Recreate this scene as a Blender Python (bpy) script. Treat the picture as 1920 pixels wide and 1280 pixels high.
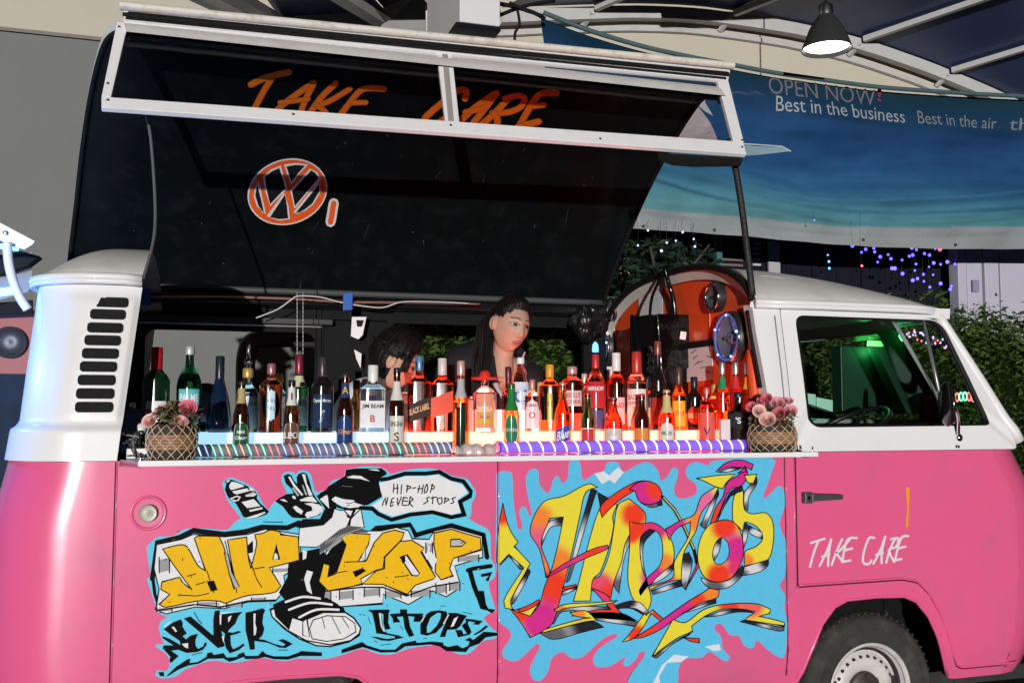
import bpy, bmesh, math, random
from mathutils import Vector, Matrix, Euler
random.seed(7)
R = math.radians
PI = math.pi
for o in list(bpy.data.objects):
    bpy.data.objects.remove(o)
scene = bpy.context.scene
COL = scene.collection

# ------------------------------------------------------------------ camera
CAM = Vector((-0.30, -3.51, 1.455))
YAW, PITCH = 17.4, 4.14
LENS = 35.0
FPX = 1920 * LENS / 36.0
cam_data = bpy.data.cameras.new('camera')
cam_data.lens = LENS
cam_data.sensor_width = 36
cam_data.clip_start = 0.05
cam_data.clip_end = 500
cam = bpy.data.objects.new('camera', cam_data)
COL.objects.link(cam)
cam.location = CAM
cam.rotation_euler = (R(90 + PITCH), 0, R(-YAW))
scene.camera = cam
CM = Euler((R(90 + PITCH), 0, R(-YAW))).to_matrix()

# ------------------------------------------------------------------ light
world = bpy.data.worlds.new('World')
scene.world = world
world.use_nodes = True
wn = world.node_tree.nodes
wl = world.node_tree.links
bgn = wn.get('Background')
sky = wn.new('ShaderNodeTexSky')
sky.sky_type = 'NISHITA'
sky.sun_disc = False
SUN_YAW, SUN_EL = 18.0, 0.3          # light travels towards +Y, turned a little to +X
sky.sun_elevation = R(SUN_EL)
sky.sun_rotation = R(180 + SUN_YAW)
wl.new(sky.outputs[0], bgn.inputs[0])
bgn.inputs[1].default_value = 0.022
sun_d = bpy.data.lights.new('sun', 'SUN')
sun_d.energy = 3.25
sun_d.angle = R(0.5)
sun_d.color = (1.0, 0.975, 0.95)
sun = bpy.data.objects.new('sun', sun_d)
COL.objects.link(sun)
sdir = Vector((math.sin(R(SUN_YAW)) * math.cos(R(SUN_EL)), math.cos(R(SUN_YAW)) * math.cos(R(SUN_EL)), -math.sin(R(SUN_EL))))
sun.rotation_euler = sdir.to_track_quat('-Z', 'Y').to_euler()
sun.location = (-1, -6, 3)
scene.view_settings.view_transform = 'Standard'
scene.view_settings.look = 'None'
scene.view_settings.exposure = 0.0
scene.view_settings.gamma = 1.0
scene.view_settings.use_curve_mapping = False
scene.render.engine = 'CYCLES'
scene.cycles.use_denoising = True
scene.cycles.max_bounces = 10
scene.cycles.transmission_bounces = 8
scene.cycles.transparent_max_bounces = 12
scene.cycles.caustics_reflective = False
scene.cycles.caustics_refractive = False
scene.cycles.sample_clamp_indirect = 4.0

# ------------------------------------------------------------------ helpers
def ray(px, py):
    return CM @ Vector(((px - 960) / FPX, -(py - 640) / FPX, -1.0))
def at(px, py, Y):
    d = ray(px, py)
    t = (Y - CAM.y) / d.y
    return CAM + d * t
def atz(px, Y, z):
    """point at depth Y and height z whose column is px"""
    d = ray(px, 760)
    t = (Y - CAM.y) / d.y
    p = CAM + d * t
    return Vector((p.x, Y, z))
def ppm(p):
    """pixels per metre at a world point"""
    v = CM.transposed() @ (Vector(p) - CAM)
    return FPX / -v.z

MATS = {}
def node_mat(name):
    m = bpy.data.materials.new(name)
    m.use_nodes = True
    return m, m.node_tree.nodes, m.node_tree.links, m.node_tree.nodes.get('Principled BSDF')
def mat(name, col=(.5, .5, .5), rough=.5, metal=0.0, coat=0.0, var=0.08, vscale=6.0, bump=0.0, bscale=60.0,
        trans=0.0, ior=1.45, emit=None, estr=0.0, spec=None, dirt=None, dirt_amt=0.0, dirt_scale=3.0, sheen=0.0):
    if name in MATS:
        return MATS[name]
    m, n, l, b = node_mat(name)
    b.inputs['Roughness'].default_value = rough
    b.inputs['Metallic'].default_value = metal
    b.inputs['Coat Weight'].default_value = coat
    b.inputs['Coat Roughness'].default_value = 0.08
    b.inputs['Transmission Weight'].default_value = trans
    b.inputs['IOR'].default_value = ior
    if spec is not None:
        b.inputs['Specular IOR Level'].default_value = spec
    if sheen:
        b.inputs['Sheen Weight'].default_value = sheen
    tc = n.new('ShaderNodeTexCoord')
    nz = n.new('ShaderNodeTexNoise')
    nz.inputs['Scale'].default_value = vscale
    nz.inputs['Detail'].default_value = 5
    l.new(tc.outputs['Object'], nz.inputs['Vector'])
    mx = n.new('ShaderNodeMix'); mx.data_type = 'RGBA'
    mx.inputs['A'].default_value = tuple(max(0, c * (1 - var)) for c in col) + (1,)
    mx.inputs['B'].default_value = tuple(min(1, c * (1 + var)) for c in col) + (1,)
    l.new(nz.outputs['Fac'], mx.inputs['Factor'])
    outc = mx.outputs['Result']
    if dirt is not None:
        n2 = n.new('ShaderNodeTexNoise')
        n2.inputs['Scale'].default_value = dirt_scale
        n2.inputs['Detail'].default_value = 8
        n2.inputs['Roughness'].default_value = .65
        l.new(tc.outputs['Object'], n2.inputs['Vector'])
        rp = n.new('ShaderNodeMapRange')
        rp.inputs['From Min'].default_value = .5
        rp.inputs['From Max'].default_value = .8
        rp.inputs['To Max'].default_value = dirt_amt
        l.new(n2.outputs['Fac'], rp.inputs['Value'])
        m2 = n.new('ShaderNodeMix'); m2.data_type = 'RGBA'
        l.new(rp.outputs['Result'], m2.inputs['Factor'])
        l.new(outc, m2.inputs['A'])
        m2.inputs['B'].default_value = tuple(dirt) + (1,)
        outc = m2.outputs['Result']
    l.new(outc, b.inputs['Base Color'])
    if bump:
        nb = n.new('ShaderNodeTexNoise')
        nb.inputs['Scale'].default_value = bscale
        nb.inputs['Detail'].default_value = 4
        l.new(tc.outputs['Object'], nb.inputs['Vector'])
        bp = n.new('ShaderNodeBump')
        bp.inputs['Strength'].default_value = bump
        bp.inputs['Distance'].default_value = 0.01
        l.new(nb.outputs['Fac'], bp.inputs['Height'])
        l.new(bp.outputs['Normal'], b.inputs['Normal'])
    if emit is not None:
        b.inputs['Emission Color'].default_value = tuple(emit) + (1,)
        b.inputs['Emission Strength'].default_value = estr
    MATS[name] = m
    return m
def pane_mat(name, tint=(.9, .95, .95), refl=.08, rough=.02):
    """thin window pane: clear with a glossy surface"""
    if name in MATS:
        return MATS[name]
    m, n, l, b = node_mat(name)
    n.remove(b)
    out = n.get('Material Output')
    tr = n.new('ShaderNodeBsdfTransparent'); tr.inputs[0].default_value = tint + (1,)
    gl = n.new('ShaderNodeBsdfGlossy'); gl.inputs['Roughness'].default_value = rough
    fr = n.new('ShaderNodeLayerWeight'); fr.inputs['Blend'].default_value = refl
    nz = n.new('ShaderNodeTexNoise'); nz.inputs['Scale'].default_value = 3
    ad = n.new('ShaderNodeMath'); ad.operation = 'MULTIPLY_ADD'
    l.new(nz.outputs['Fac'], ad.inputs[0]); ad.inputs[1].default_value = .04
    l.new(fr.outputs['Fresnel'], ad.inputs[2])
    mix = n.new('ShaderNodeMixShader')
    l.new(ad.outputs[0], mix.inputs[0]); l.new(tr.outputs[0], mix.inputs[1]); l.new(gl.outputs[0], mix.inputs[2])
    l.new(mix.outputs[0], out.inputs['Surface'])
    MATS[name] = m
    return m
def paint_mat(name, rough=.45, coat=.0):
    """printed or painted artwork: colour from the mesh's own colour attribute, light grain on top"""
    if name in MATS:
        return MATS[name]
    m, n, l, b = node_mat(name)
    at_ = n.new('ShaderNodeAttribute'); at_.attribute_name = 'Col'
    nz = n.new('ShaderNodeTexNoise'); nz.inputs['Scale'].default_value = 40
    nz.inputs['Detail'].default_value = 6
    tc = n.new('ShaderNodeTexCoord'); l.new(tc.outputs['Object'], nz.inputs['Vector'])
    mr = n.new('ShaderNodeMapRange'); mr.inputs['To Min'].default_value = .9; mr.inputs['To Max'].default_value = 1.08
    l.new(nz.outputs['Fac'], mr.inputs['Value'])
    mx = n.new('ShaderNodeMix'); mx.data_type = 'RGBA'; mx.blend_type = 'MULTIPLY'; mx.inputs['Factor'].default_value = 1
    l.new(at_.outputs['Color'], mx.inputs['A']); l.new(mr.outputs['Result'], mx.inputs['B'])
    l.new(mx.outputs['Result'], b.inputs['Base Color'])
    b.inputs['Roughness'].default_value = rough
    b.inputs['Specular IOR Level'].default_value = .04
    b.inputs['Coat Weight'].default_value = coat
    b.inputs['Coat Roughness'].default_value = .1
    MATS[name] = m
    return m
def glow(name, col, s):
    return mat(name, col=tuple(min(.8, c) for c in col), emit=col, estr=s, rough=.4, var=.02)

class MB:
    def __init__(s):
        s.v = []; s.f = []; s.mi = []; s.c = []; s.m = 0; s.col = None
    def add(s, vs, fs, mi=None, col=None):
        b = len(s.v)
        s.v += [Vector(v) for v in vs]
        for f in fs:
            s.f.append(tuple(b + i for i in f)); s.mi.append(s.m if mi is None else mi)
        s.c += [col or s.col or (1, 1, 1)] * len(vs)
        return s
    def box(s, c, d, rot=None, taper=None):
        x, y, z = d[0] / 2, d[1] / 2, d[2] / 2
        vs = [Vector((sx * x, sy * y, sz * z)) for sz in (-1, 1) for sy in (-1, 1) for sx in (-1, 1)]
        if taper:
            vs = [Vector((v.x * (taper if v.z > 0 else 1), v.y * (taper if v.z > 0 else 1), v.z)) for v in vs]
        if rot is not None:
            M = rot if isinstance(rot, Matrix) else Euler(rot).to_matrix()
            vs = [M @ v for v in vs]
        c = Vector(c)
        return s.add([v + c for v in vs], [(0, 2, 3, 1), (4, 5, 7, 6), (0, 1, 5, 4), (2, 6, 7, 3), (0, 4, 6, 2), (1, 3, 7, 5)])
    def bbox(s, x0, x1, y0, y1, z0, z1):
        return s.box(((x0 + x1) / 2, (y0 + y1) / 2, (z0 + z1) / 2), (abs(x1 - x0), abs(y1 - y0), abs(z1 - z0)))
    def tube(s, pts, r, n=8, closed=False, caps=True):
        pts = [Vector(p) for p in pts]
        k = len(pts); vs = []; fs = []
        rs = r if isinstance(r, (list, tuple)) else [r] * k
        prev = None
        for i, p in enumerate(pts):
            if closed:
                d = pts[(i + 1) % k] - pts[i - 1]
            else:
                d = pts[min(i + 1, k - 1)] - pts[max(i - 1, 0)]
            d = d.normalized() if d.length > 1e-9 else Vector((0, 0, 1))
            if prev is None:
                a = d.orthogonal().normalized()
            else:
                a = prev - d * prev.dot(d)
                a = a.normalized() if a.length > 1e-6 else d.orthogonal().normalized()
            prev = a
            b = d.cross(a)
            for j in range(n):
                t = 2 * PI * j / n
                vs.append(p + (a * math.cos(t) + b * math.sin(t)) * rs[i])
        rng = k if closed else k - 1
        for i in range(rng):
            for j in range(n):
                i2 = (i + 1) % k
                fs.append((i * n + j, i * n + (j + 1) % n, i2 * n + (j + 1) % n, i2 * n + j))
        if caps and not closed:
            fs.append(tuple(range(n - 1, -1, -1))); fs.append(tuple((k - 1) * n + j for j in range(n)))
        return s.add(vs, fs)
    def lathe(s, prof, n=20, c=(0, 0, 0), M=None, sq=0.0, capb=True, capt=True):
        """prof = [(r, z)...]; sq squares the section"""
        vs = []; fs = []; c = Vector(c)
        for (r, z) in prof:
            for j in range(n):
                t = 2 * PI * (j + .5) / n
                ct, st = math.cos(t), math.sin(t)
                k = 1.0
                if sq:
                    k = 1 / (abs(ct) ** (2 + sq * 6) + abs(st) ** (2 + sq * 6)) ** (1 / (2 + sq * 6))
                v = Vector((r * ct * k, r * st * k, z))
                if M is not None:
                    v = M @ v
                vs.append(v + c)
        for i in range(len(prof) - 1):
            for j in range(n):
                fs.append((i * n + j, i * n + (j + 1) % n, (i + 1) * n + (j + 1) % n, (i + 1) * n + j))
        if capb: fs.append(tuple(range(n - 1, -1, -1)))
        if capt: fs.append(tuple((len(prof) - 1) * n + j for j in range(n)))
        return s.add(vs, fs)
    def grid(s, fn, nu, nv, flip=False):
        vs = [fn(i / nu, j / nv) for i in range(nu + 1) for j in range(nv + 1)]
        fs = []
        for i in range(nu):
            for j in range(nv):
                a = i * (nv + 1) + j
                q = (a, a + nv + 1, a + nv + 2, a + 1)
                fs.append(q[::-1] if flip else q)
        return s.add(vs, fs)
    def prism(s, pts, off):
        """closed outline pts (3D) extruded by vector off"""
        n = len(pts); off = Vector(off)
        vs = [Vector(p) for p in pts] + [Vector(p) + off for p in pts]
        fs = [tuple(range(n)), tuple(range(2 * n - 1, n - 1, -1))]
        for i in range(n):
            j = (i + 1) % n
            fs.append((i, i + n, j + n, j))
        return s.add(vs, fs)
    def ring(s, outer, inner, off=None):
        """band between two closed loops with the same number of points; off = thickness vector"""
        n = len(outer)
        vs = [Vector(p) for p in outer] + [Vector(p) for p in inner]
        fs = [(i, (i + 1) % n, n + (i + 1) % n, n + i) for i in range(n)]
        if off is not None:
            off = Vector(off)
            vs += [v + off for v in vs]
            m = 2 * n
            fs += [(m + i, m + n + i, m + n + (i + 1) % n, m + (i + 1) % n) for i in range(n)]
            fs += [(i, m + i, m + (i + 1) % n, (i + 1) % n) for i in range(n)]
            fs += [(n + i, n + (i + 1) % n, m + n + (i + 1) % n, m + n + i) for i in range(n)]
        return s.add(vs, fs)
    def build(s, name, mats, parent=None, smooth=False, angle=None, col=False, loc=None, fix=True, bevel=0.0):
        me = bpy.data.meshes.new(name)
        if loc is not None:
            org = Vector(loc)
        else:
            lo = [min(v[k] for v in s.v) for k in range(3)]; hi = [max(v[k] for v in s.v) for k in range(3)]
            org = Vector(((lo[0] + hi[0]) / 2, (lo[1] + hi[1]) / 2, lo[2] if parent is None else (lo[2] + hi[2]) / 2))
        me.from_pydata([v - org for v in s.v], [], s.f)
        if not isinstance(mats, (list, tuple)):
            mats = [mats]
        for m_ in mats:
            me.materials.append(m_)
        me.polygons.foreach_set('material_index', s.mi)
        if col:
            ca = me.color_attributes.new('Col', 'FLOAT_COLOR', 'POINT')
            flat = []
            for c in s.c:
                flat += [c[0], c[1], c[2], 1.0]
            ca.data.foreach_set('color', flat)
        me.validate(); me.update()
        if fix:
            bm = bmesh.new(); bm.from_mesh(me)
            bmesh.ops.recalc_face_normals(bm, faces=bm.faces)
            bm.to_mesh(me); bm.free()
        if smooth:
            me.polygons.foreach_set('use_smooth', [True] * len(me.polygons))
            if angle:
                try:
                    me.set_sharp_from_angle(angle=R(angle))
                except Exception:
                    pass
        o = bpy.data.objects.new(name, me)
        COL.objects.link(o)
        o.location = org
        WLOC[o.name] = org
        if parent is not None:
            o.parent = parent
            o.location = org - WLOC[parent.name]
        if bevel:
            md = o.modifiers.new('bevel', 'BEVEL'); md.width = bevel; md.segments = 2; md.limit_method = 'ANGLE'
        return o
WLOC = {}          # world position of every object built so far (nothing is rotated at build time)
def tag(o, label, cat, group=None):
    o['label'] = label; o['category'] = cat
    if group: o['group'] = group
    return o
def empty(name, loc, label=None, cat=None, group=None):
    o = bpy.data.objects.new(name, None)
    o.empty_display_size = .1
    COL.objects.link(o)
    o.location = loc
    WLOC[o.name] = Vector(loc)
    if label: tag(o, label, cat, group)
    return o
def structure(o):
    o['kind'] = 'structure'; return o
def stuff(o):
    o['kind'] = 'stuff'; return o

def rrect(x0, x1, z0, z1, r, k=5):
    """rounded rectangle outline in 2D, counter-clockwise from lower left"""
    pts = []
    for (cx, cz, a0) in ((x0 + r, z0 + r, 180), (x1 - r, z0 + r, 270), (x1 - r, z1 - r, 0), (x0 + r, z1 - r, 90)):
        for i in range(k + 1):
            a = R(a0 + 90 * i / k)
            pts.append((cx + r * math.cos(a), cz + r * math.sin(a)))
    return pts
def rpoly(corners, radii, k=6, m=6):
    """rounded polygon with k points per corner and m points per edge, so that two such loops can be bridged"""
    n = len(corners); arcs = []
    for i in range(n):
        p = Vector(corners[i]); a = Vector(corners[i - 1]); b = Vector(corners[(i + 1) % n])
        r = radii[i] if isinstance(radii, (list, tuple)) else radii
        u = (a - p).normalized(); w = (b - p).normalized()
        A = p + u * r; B = p + w * r
        arcs.append([A * (1 - t) ** 2 + p * 2 * t * (1 - t) + B * t * t for t in [j / k for j in range(k + 1)]])
    pts = []
    for i in range(n):
        pts += arcs[i]
        A = arcs[i][-1]; B = arcs[(i + 1) % n][0]
        pts += [A.lerp(B, j / m) for j in range(1, m)]
    return [tuple(p) for p in pts]
def smoothstep(a, b, x):
    t = max(0.0, min(1.0, (x - a) / (b - a)))
    return t * t * (3 - 2 * t)
def interp(tab, x):
    if x <= tab[0][0]: return tab[0][1]
    for i in range(len(tab) - 1):
        if x <= tab[i + 1][0]:
            t = (x - tab[i][0]) / (tab[i + 1][0] - tab[i][0])
            return tab[i][1] * (1 - t) + tab[i + 1][1] * t
    return tab[-1][1]
def catmull(pts, k=6, closed=False):
    P = [Vector(p) for p in pts]; n = len(P); out = []
    rng = n if closed else n - 1
    for i in range(rng):
        if closed:
            a, b, c, d = P[i - 1], P[i], P[(i + 1) % n], P[(i + 2) % n]
        else:
            a, b, c, d = P[max(i - 1, 0)], P[i], P[i + 1], P[min(i + 2, n - 1)]
        for j in range(k):
            t = j / k
            out.append(.5 * ((2 * b) + (c - a) * t + (2 * a - 5 * b + 4 * c - d) * t * t + (3 * b - a - 3 * c + d) * t ** 3))
    if not closed: out.append(P[-1])
    return out

TXT = {}
def text_geo(s, shear=0.0, bold=0.0):
    """lettering as flat triangles: verts [(x, y)], faces, width, height, scaled to cap height 1"""
    key = (s, shear, bold)
    if key in TXT: return TXT[key]
    cu = bpy.data.curves.new('tmp_text', 'FONT')
    cu.body = s; cu.size = 1.0; cu.shear = shear; cu.offset = bold
    cu.resolution_u = 3
    ob = bpy.data.objects.new('tmp_text', cu); COL.objects.link(ob)
    dg = bpy.context.evaluated_depsgraph_get()
    me = bpy.data.meshes.new_from_object(ob.evaluated_get(dg))
    vs = [(v.co.x, v.co.y) for v in me.vertices]
    fs = [tuple(p.vertices) for p in me.polygons]
    bpy.data.objects.remove(ob); bpy.data.curves.remove(cu); bpy.data.meshes.remove(me)
    if not vs:
        TXT[key] = ([], [], 1, 1); return TXT[key]
    x0 = min(v[0] for v in vs); x1 = max(v[0] for v in vs)
    y0 = min(v[1] for v in vs); y1 = max(v[1] for v in vs)
    h = max(y1 - y0, 1e-6)
    vs = [((x - x0) / h, (y - y0) / h) for x, y in vs]
    TXT[key] = (vs, fs, (x1 - x0) / h, 1.0)
    return TXT[key]
# ================================================================== the setting
GROUND_Z = 0.0
g = MB(); g.grid(lambda u, v: Vector((-60 + 120 * u, -40 + 100 * v, 0)), 30, 30)
structure(g.build('ground', mat('asphalt', (.06, .06, .06), .9, var=.3, vscale=3, bump=.5, bscale=120)))

# ------------------------------------------------------------------ camper van
PINK = mat('pink_paint', (.80, .115, .275), .28, coat=.7, var=.05, vscale=1.6, dirt=(.44, .15, .26), dirt_amt=.8, dirt_scale=2.0, bump=.10, bscale=2.2)
WHITE = mat('white_paint', (.80, .80, .81), .33, coat=.5, var=.02, dirt=(.62, .60, .57), dirt_amt=.3, dirt_scale=2.6, bump=.03, bscale=4)
ROOFW = mat('roof_paint', (.60, .59, .57), .5, coat=.1, var=.05, dirt=(.38, .34, .29), dirt_amt=.6, dirt_scale=5)
BLACK = mat('black_lining', (.007, .008, .0085), .6, var=.3, vscale=9, bump=.15, bscale=90, spec=.12)
BLACKG = mat('black_gloss', (.0042, .0062, .0068), .24, var=.3, vscale=5, bump=.05, bscale=8, spec=.4, dirt=(.014, .016, .017), dirt_amt=.7, dirt_scale=11)
RUBBER = mat('black_rubber', (.010, .010, .010), .6, var=.2, spec=.15)
SEAM = mat('seam_shadow_gap', (.03, .012, .02), .8)
CHROME = mat('chrome', (.75, .75, .76), .12, metal=1.0, var=.02)
STEEL = mat('brushed_steel', (.55, .55, .57), .28, metal=1.0, var=.08, vscale=20, bump=.05, bscale=200)
ORANGE = mat('orange_bulkhead', (.78, .085, .018), .42, var=.08, vscale=4, coat=.15)

VAN = empty('camper_van', (1.2, .86, 0), 'pink and white camper van converted to a cocktail bar, roof hatch raised', 'van')
W = 1.72
def side_inset(z):
    """how far the side lies inside the widest plane at height z"""
    return interp([(.2, .10), (.33, .05), (.42, .018), (.52, .0), (1.30, .0), (1.405, .002), (1.43, .022), (1.6, .045), (1.91, .10)], z)
def rear_x(z):
    return interp([(.2, -.86), (.4, -.945), (.7, -.97), (1.1, -.96), (1.30, -.915), (1.405, -.900), (1.43, -.885), (1.91, -.845)], z)
def front_x(z):
    return interp([(.2, 3.28), (.4, 3.34), (.8, 3.40), (1.1, 3.385), (1.30, 3.27), (1.40, 3.15), (1.91, 2.88)], z)
def plan(z, kr=10, kf=12, xs=None):
    """near half of the outline at height z, rear centre to front centre"""
    y0 = side_inset(z); xr = rear_x(z); xf = front_x(z)
    rr = .27; rf = .34
    pts = []
    for i in range(5):
        pts.append((xr + .02 * (1 - i / 5) * 0, W / 2 + (y0 + rr - W / 2) * (i / 5)))
    for i in range(kr + 1):
        a = PI / 2 * i / kr
        pts.append((xr + rr - rr * math.cos(a), y0 + rr - rr * math.sin(a)))
    for x in xs:
        pts.append((x, y0))
    for i in range(kf + 1):
        a = PI / 2 * i / kf
        pts.append((xf - rf + rf * math.sin(a), y0 + rf - rf * math.cos(a)))
    for i in range(1, 6):
        pts.append((xf + .0, y0 + rf + (W / 2 - y0 - rf) * (i / 5)))
    return pts
XS = [-.60 + .025 * i for i in range(138)]
SILL = .335
AXF = 2.365      # front axle
def arch_z(x):
    z = SILL
    # front arch: rounded trapezoid about x = 2.41
    d = abs(x - AXF)
    if d < .385:
        z = max(z, interp([(0, .705), (.14, .70), (.20, .675), (.26, .61), (.31, .51), (.345, .42), (.385, .34)], d))
    d = abs(x - .0)
    if d < .36:
        z = max(z, interp([(0, .565), (.18, .562), (.25, .545), (.30, .50), (.34, .42), (.36, .36)], d))
    return z
def door_z(x):
    return interp([(1.9, .767), (2.49, .772), (2.57, .757), (2.63, .70), (2.69, .60), (2.74, .46), (2.775, .395), (2.81, .38), (3.4, .38)], x)
DX0, DX1 = 2.0, 3.02
ZT = 1.30
def body_sheet(name, zlo, zhi, rows, sel, material, mirror=False, parent=None):
    ref = plan(1.0, xs=XS)
    n = len(ref)
    idx = [i for i in range(n) if sel(ref[i][0], ref[i][1])]
    mb = MB(); vs = []; fs = []
    for i in idx:
        xr_ = ref[i][0]
        a, b = zlo(xr_), zhi(xr_)
        for r in range(rows + 1):
            z = a + (b - a) * r / rows
            p = plan(z, xs=XS)[i]
            y = p[1]
            if mirror: y = W - y
            vs.append((p[0], y, z))
    for k in range(len(idx) - 1):
        if idx[k + 1] != idx[k] + 1: continue
        for r in range(rows):
            a = k * (rows + 1) + r
            q = (a, a + rows + 1, a + rows + 2, a + 1)
            fs.append(q[::-1] if mirror else q)
    mb.add(vs, fs)
    return mb.build(name, material, parent or VAN, smooth=True, fix=False)
GAP = .006
# rear three quarters, sill strip under the door, nose
body_sheet('lower_body', arch_z, lambda x: ZT, 14, lambda x, y: x <= DX0 + 1e-4, PINK)
body_sheet('front_wheel_surround', arch_z, lambda x: door_z(x) - GAP, 10, lambda x, y: DX0 - 1e-4 <= x <= 3.12 and y < .25, PINK)
door = body_sheet('cab_door', door_z, lambda x: ZT, 14, lambda x, y: DX0 - 1e-4 <= x <= 3.12 and y < .2, PINK)
body_sheet('nose', lambda x: .335, lambda x: ZT, 12, lambda x, y: x > 3.09, PINK)
body_sheet('far_lower_body', arch_z, lambda x: ZT, 14, lambda x, y: True, PINK, mirror=True)
# dark gap round the door and behind panel seams
sm = MB()
ys = .004
def groove(pts, w=.006, y=.0035):
    """thin dark recess strip along a polyline in the side plane"""
    for i in range(len(pts) - 1):
        a = Vector((pts[i][0], 0, pts[i][1])); b = Vector((pts[i + 1][0], 0, pts[i + 1][1]))
        d = (b - a).normalized(); nrm = Vector((-d.z, 0, d.x)) * w / 2
        ya = side_inset(a.z) + y; yb = side_inset(b.z) + y
        vs = [a + nrm, a - nrm, b - nrm, b + nrm]
        yy = [ya, ya, yb, yb]
        sm.add([(v.x, yy[k], v.z) for k, v in enumerate(vs)], [(0, 1, 2, 3)])
groove([(x, door_z(x) - .003) for x in [2.0 + .03 * i for i in range(36)]], .02, .006)
sm.build('door_gap', SEAM, VAN, fix=False)
# seams that sit on the skin: thin dark line with a bright pressed edge
def seam_line(name, pts, w=.006):
    mb = MB()
    for i in range(len(pts) - 1):
        a, b = pts[i], pts[i + 1]
        ya = side_inset(a[1]) - .0012; yb = side_inset(b[1]) - .0012
        mb.m = 0
        mb.tube([(a[0], ya + .001, a[1]), (b[0], yb + .001, b[1])], w * .35, 6)
        mb.m = 1
        mb.tube([(a[0] + w * .9, ya + .0015, a[1]), (b[0] + w * .9, yb + .0015, b[1])], w * .4, 6)
    return mb.build(name, [SEAM, PINK], VAN, smooth=True)
for xs_, zl in ((-.557, .40), (at(933, 1000, 0).x, .37), (1.945, .42)):
    seam_line('panel_seam', [(xs_, z) for z in (1.298, 1.0, .8, .6, .52, .47, .43, zl)])
mb = MB(); mb.m = 0
mb.tube([(DX0 - .004, -.0005, 1.298), (DX0 - .004, -.0005, .767)], .0028, 6); mb.m = 1
mb.tube([(DX0 - .011, .0005, 1.298), (DX0 - .011, .0005, .76)], .004, 6)
mb.build('door_shut_line', [SEAM, PINK], VAN, smooth=True)
# bright rolled edge along the bottom of the door
mb = MB()
mb.tube([(x, side_inset(door_z(x)) - .002, door_z(x) + .004) for x in [2.0 + .02 * i for i in range(56)]], .0045, 8)
mb.build('door_edge', PINK, door, smooth=True)
mb = MB()
mb.tube([(x, side_inset(arch_z(x)) + .004, arch_z(x) + .002) for x in [AXF - .38 + .02 * i for i in range(39)]], .008, 8)
mb.build('wheel_arch_lip', PINK, VAN, smooth=True)
mb = MB()
mb.tube([(x, side_inset(arch_z(x)) + .004, arch_z(x) + .002) for x in [-.355 + .02 * i for i in range(36)]], .008, 8)
mb.build('wheel_arch_lip', PINK, VAN, smooth=True)
# wheel wells
UNDER = mat('underseal', (.022, .023, .024), .85, var=.4, vscale=10, bump=.5, bscale=30, dirt=(.07, .06, .05), dirt_amt=.6)
for cx, zt in ((AXF, .72), (0.0, .59)):
    mb = MB()
    def well(u, v, cx=cx, zt=zt):
        a = PI * u
        return Vector((cx - .44 * math.cos(a), .075 + .37 * v, .30 + (zt - .30) * math.sin(a) ** .7))
    mb.grid(well, 18, 4)
    mb.prism([(cx - .46, .44, .25), (cx + .46, .44, .25), (cx + .46, .44, .75), (cx - .46, .44, .75)], (0, .02, 0))
    mb.build('wheel_well', UNDER, VAN, smooth=True, angle=40)
mb = MB(); mb.bbox(-.85, 3.2, .08, 1.64, .30, .36); mb.build('floor_pan', UNDER, VAN)
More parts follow.
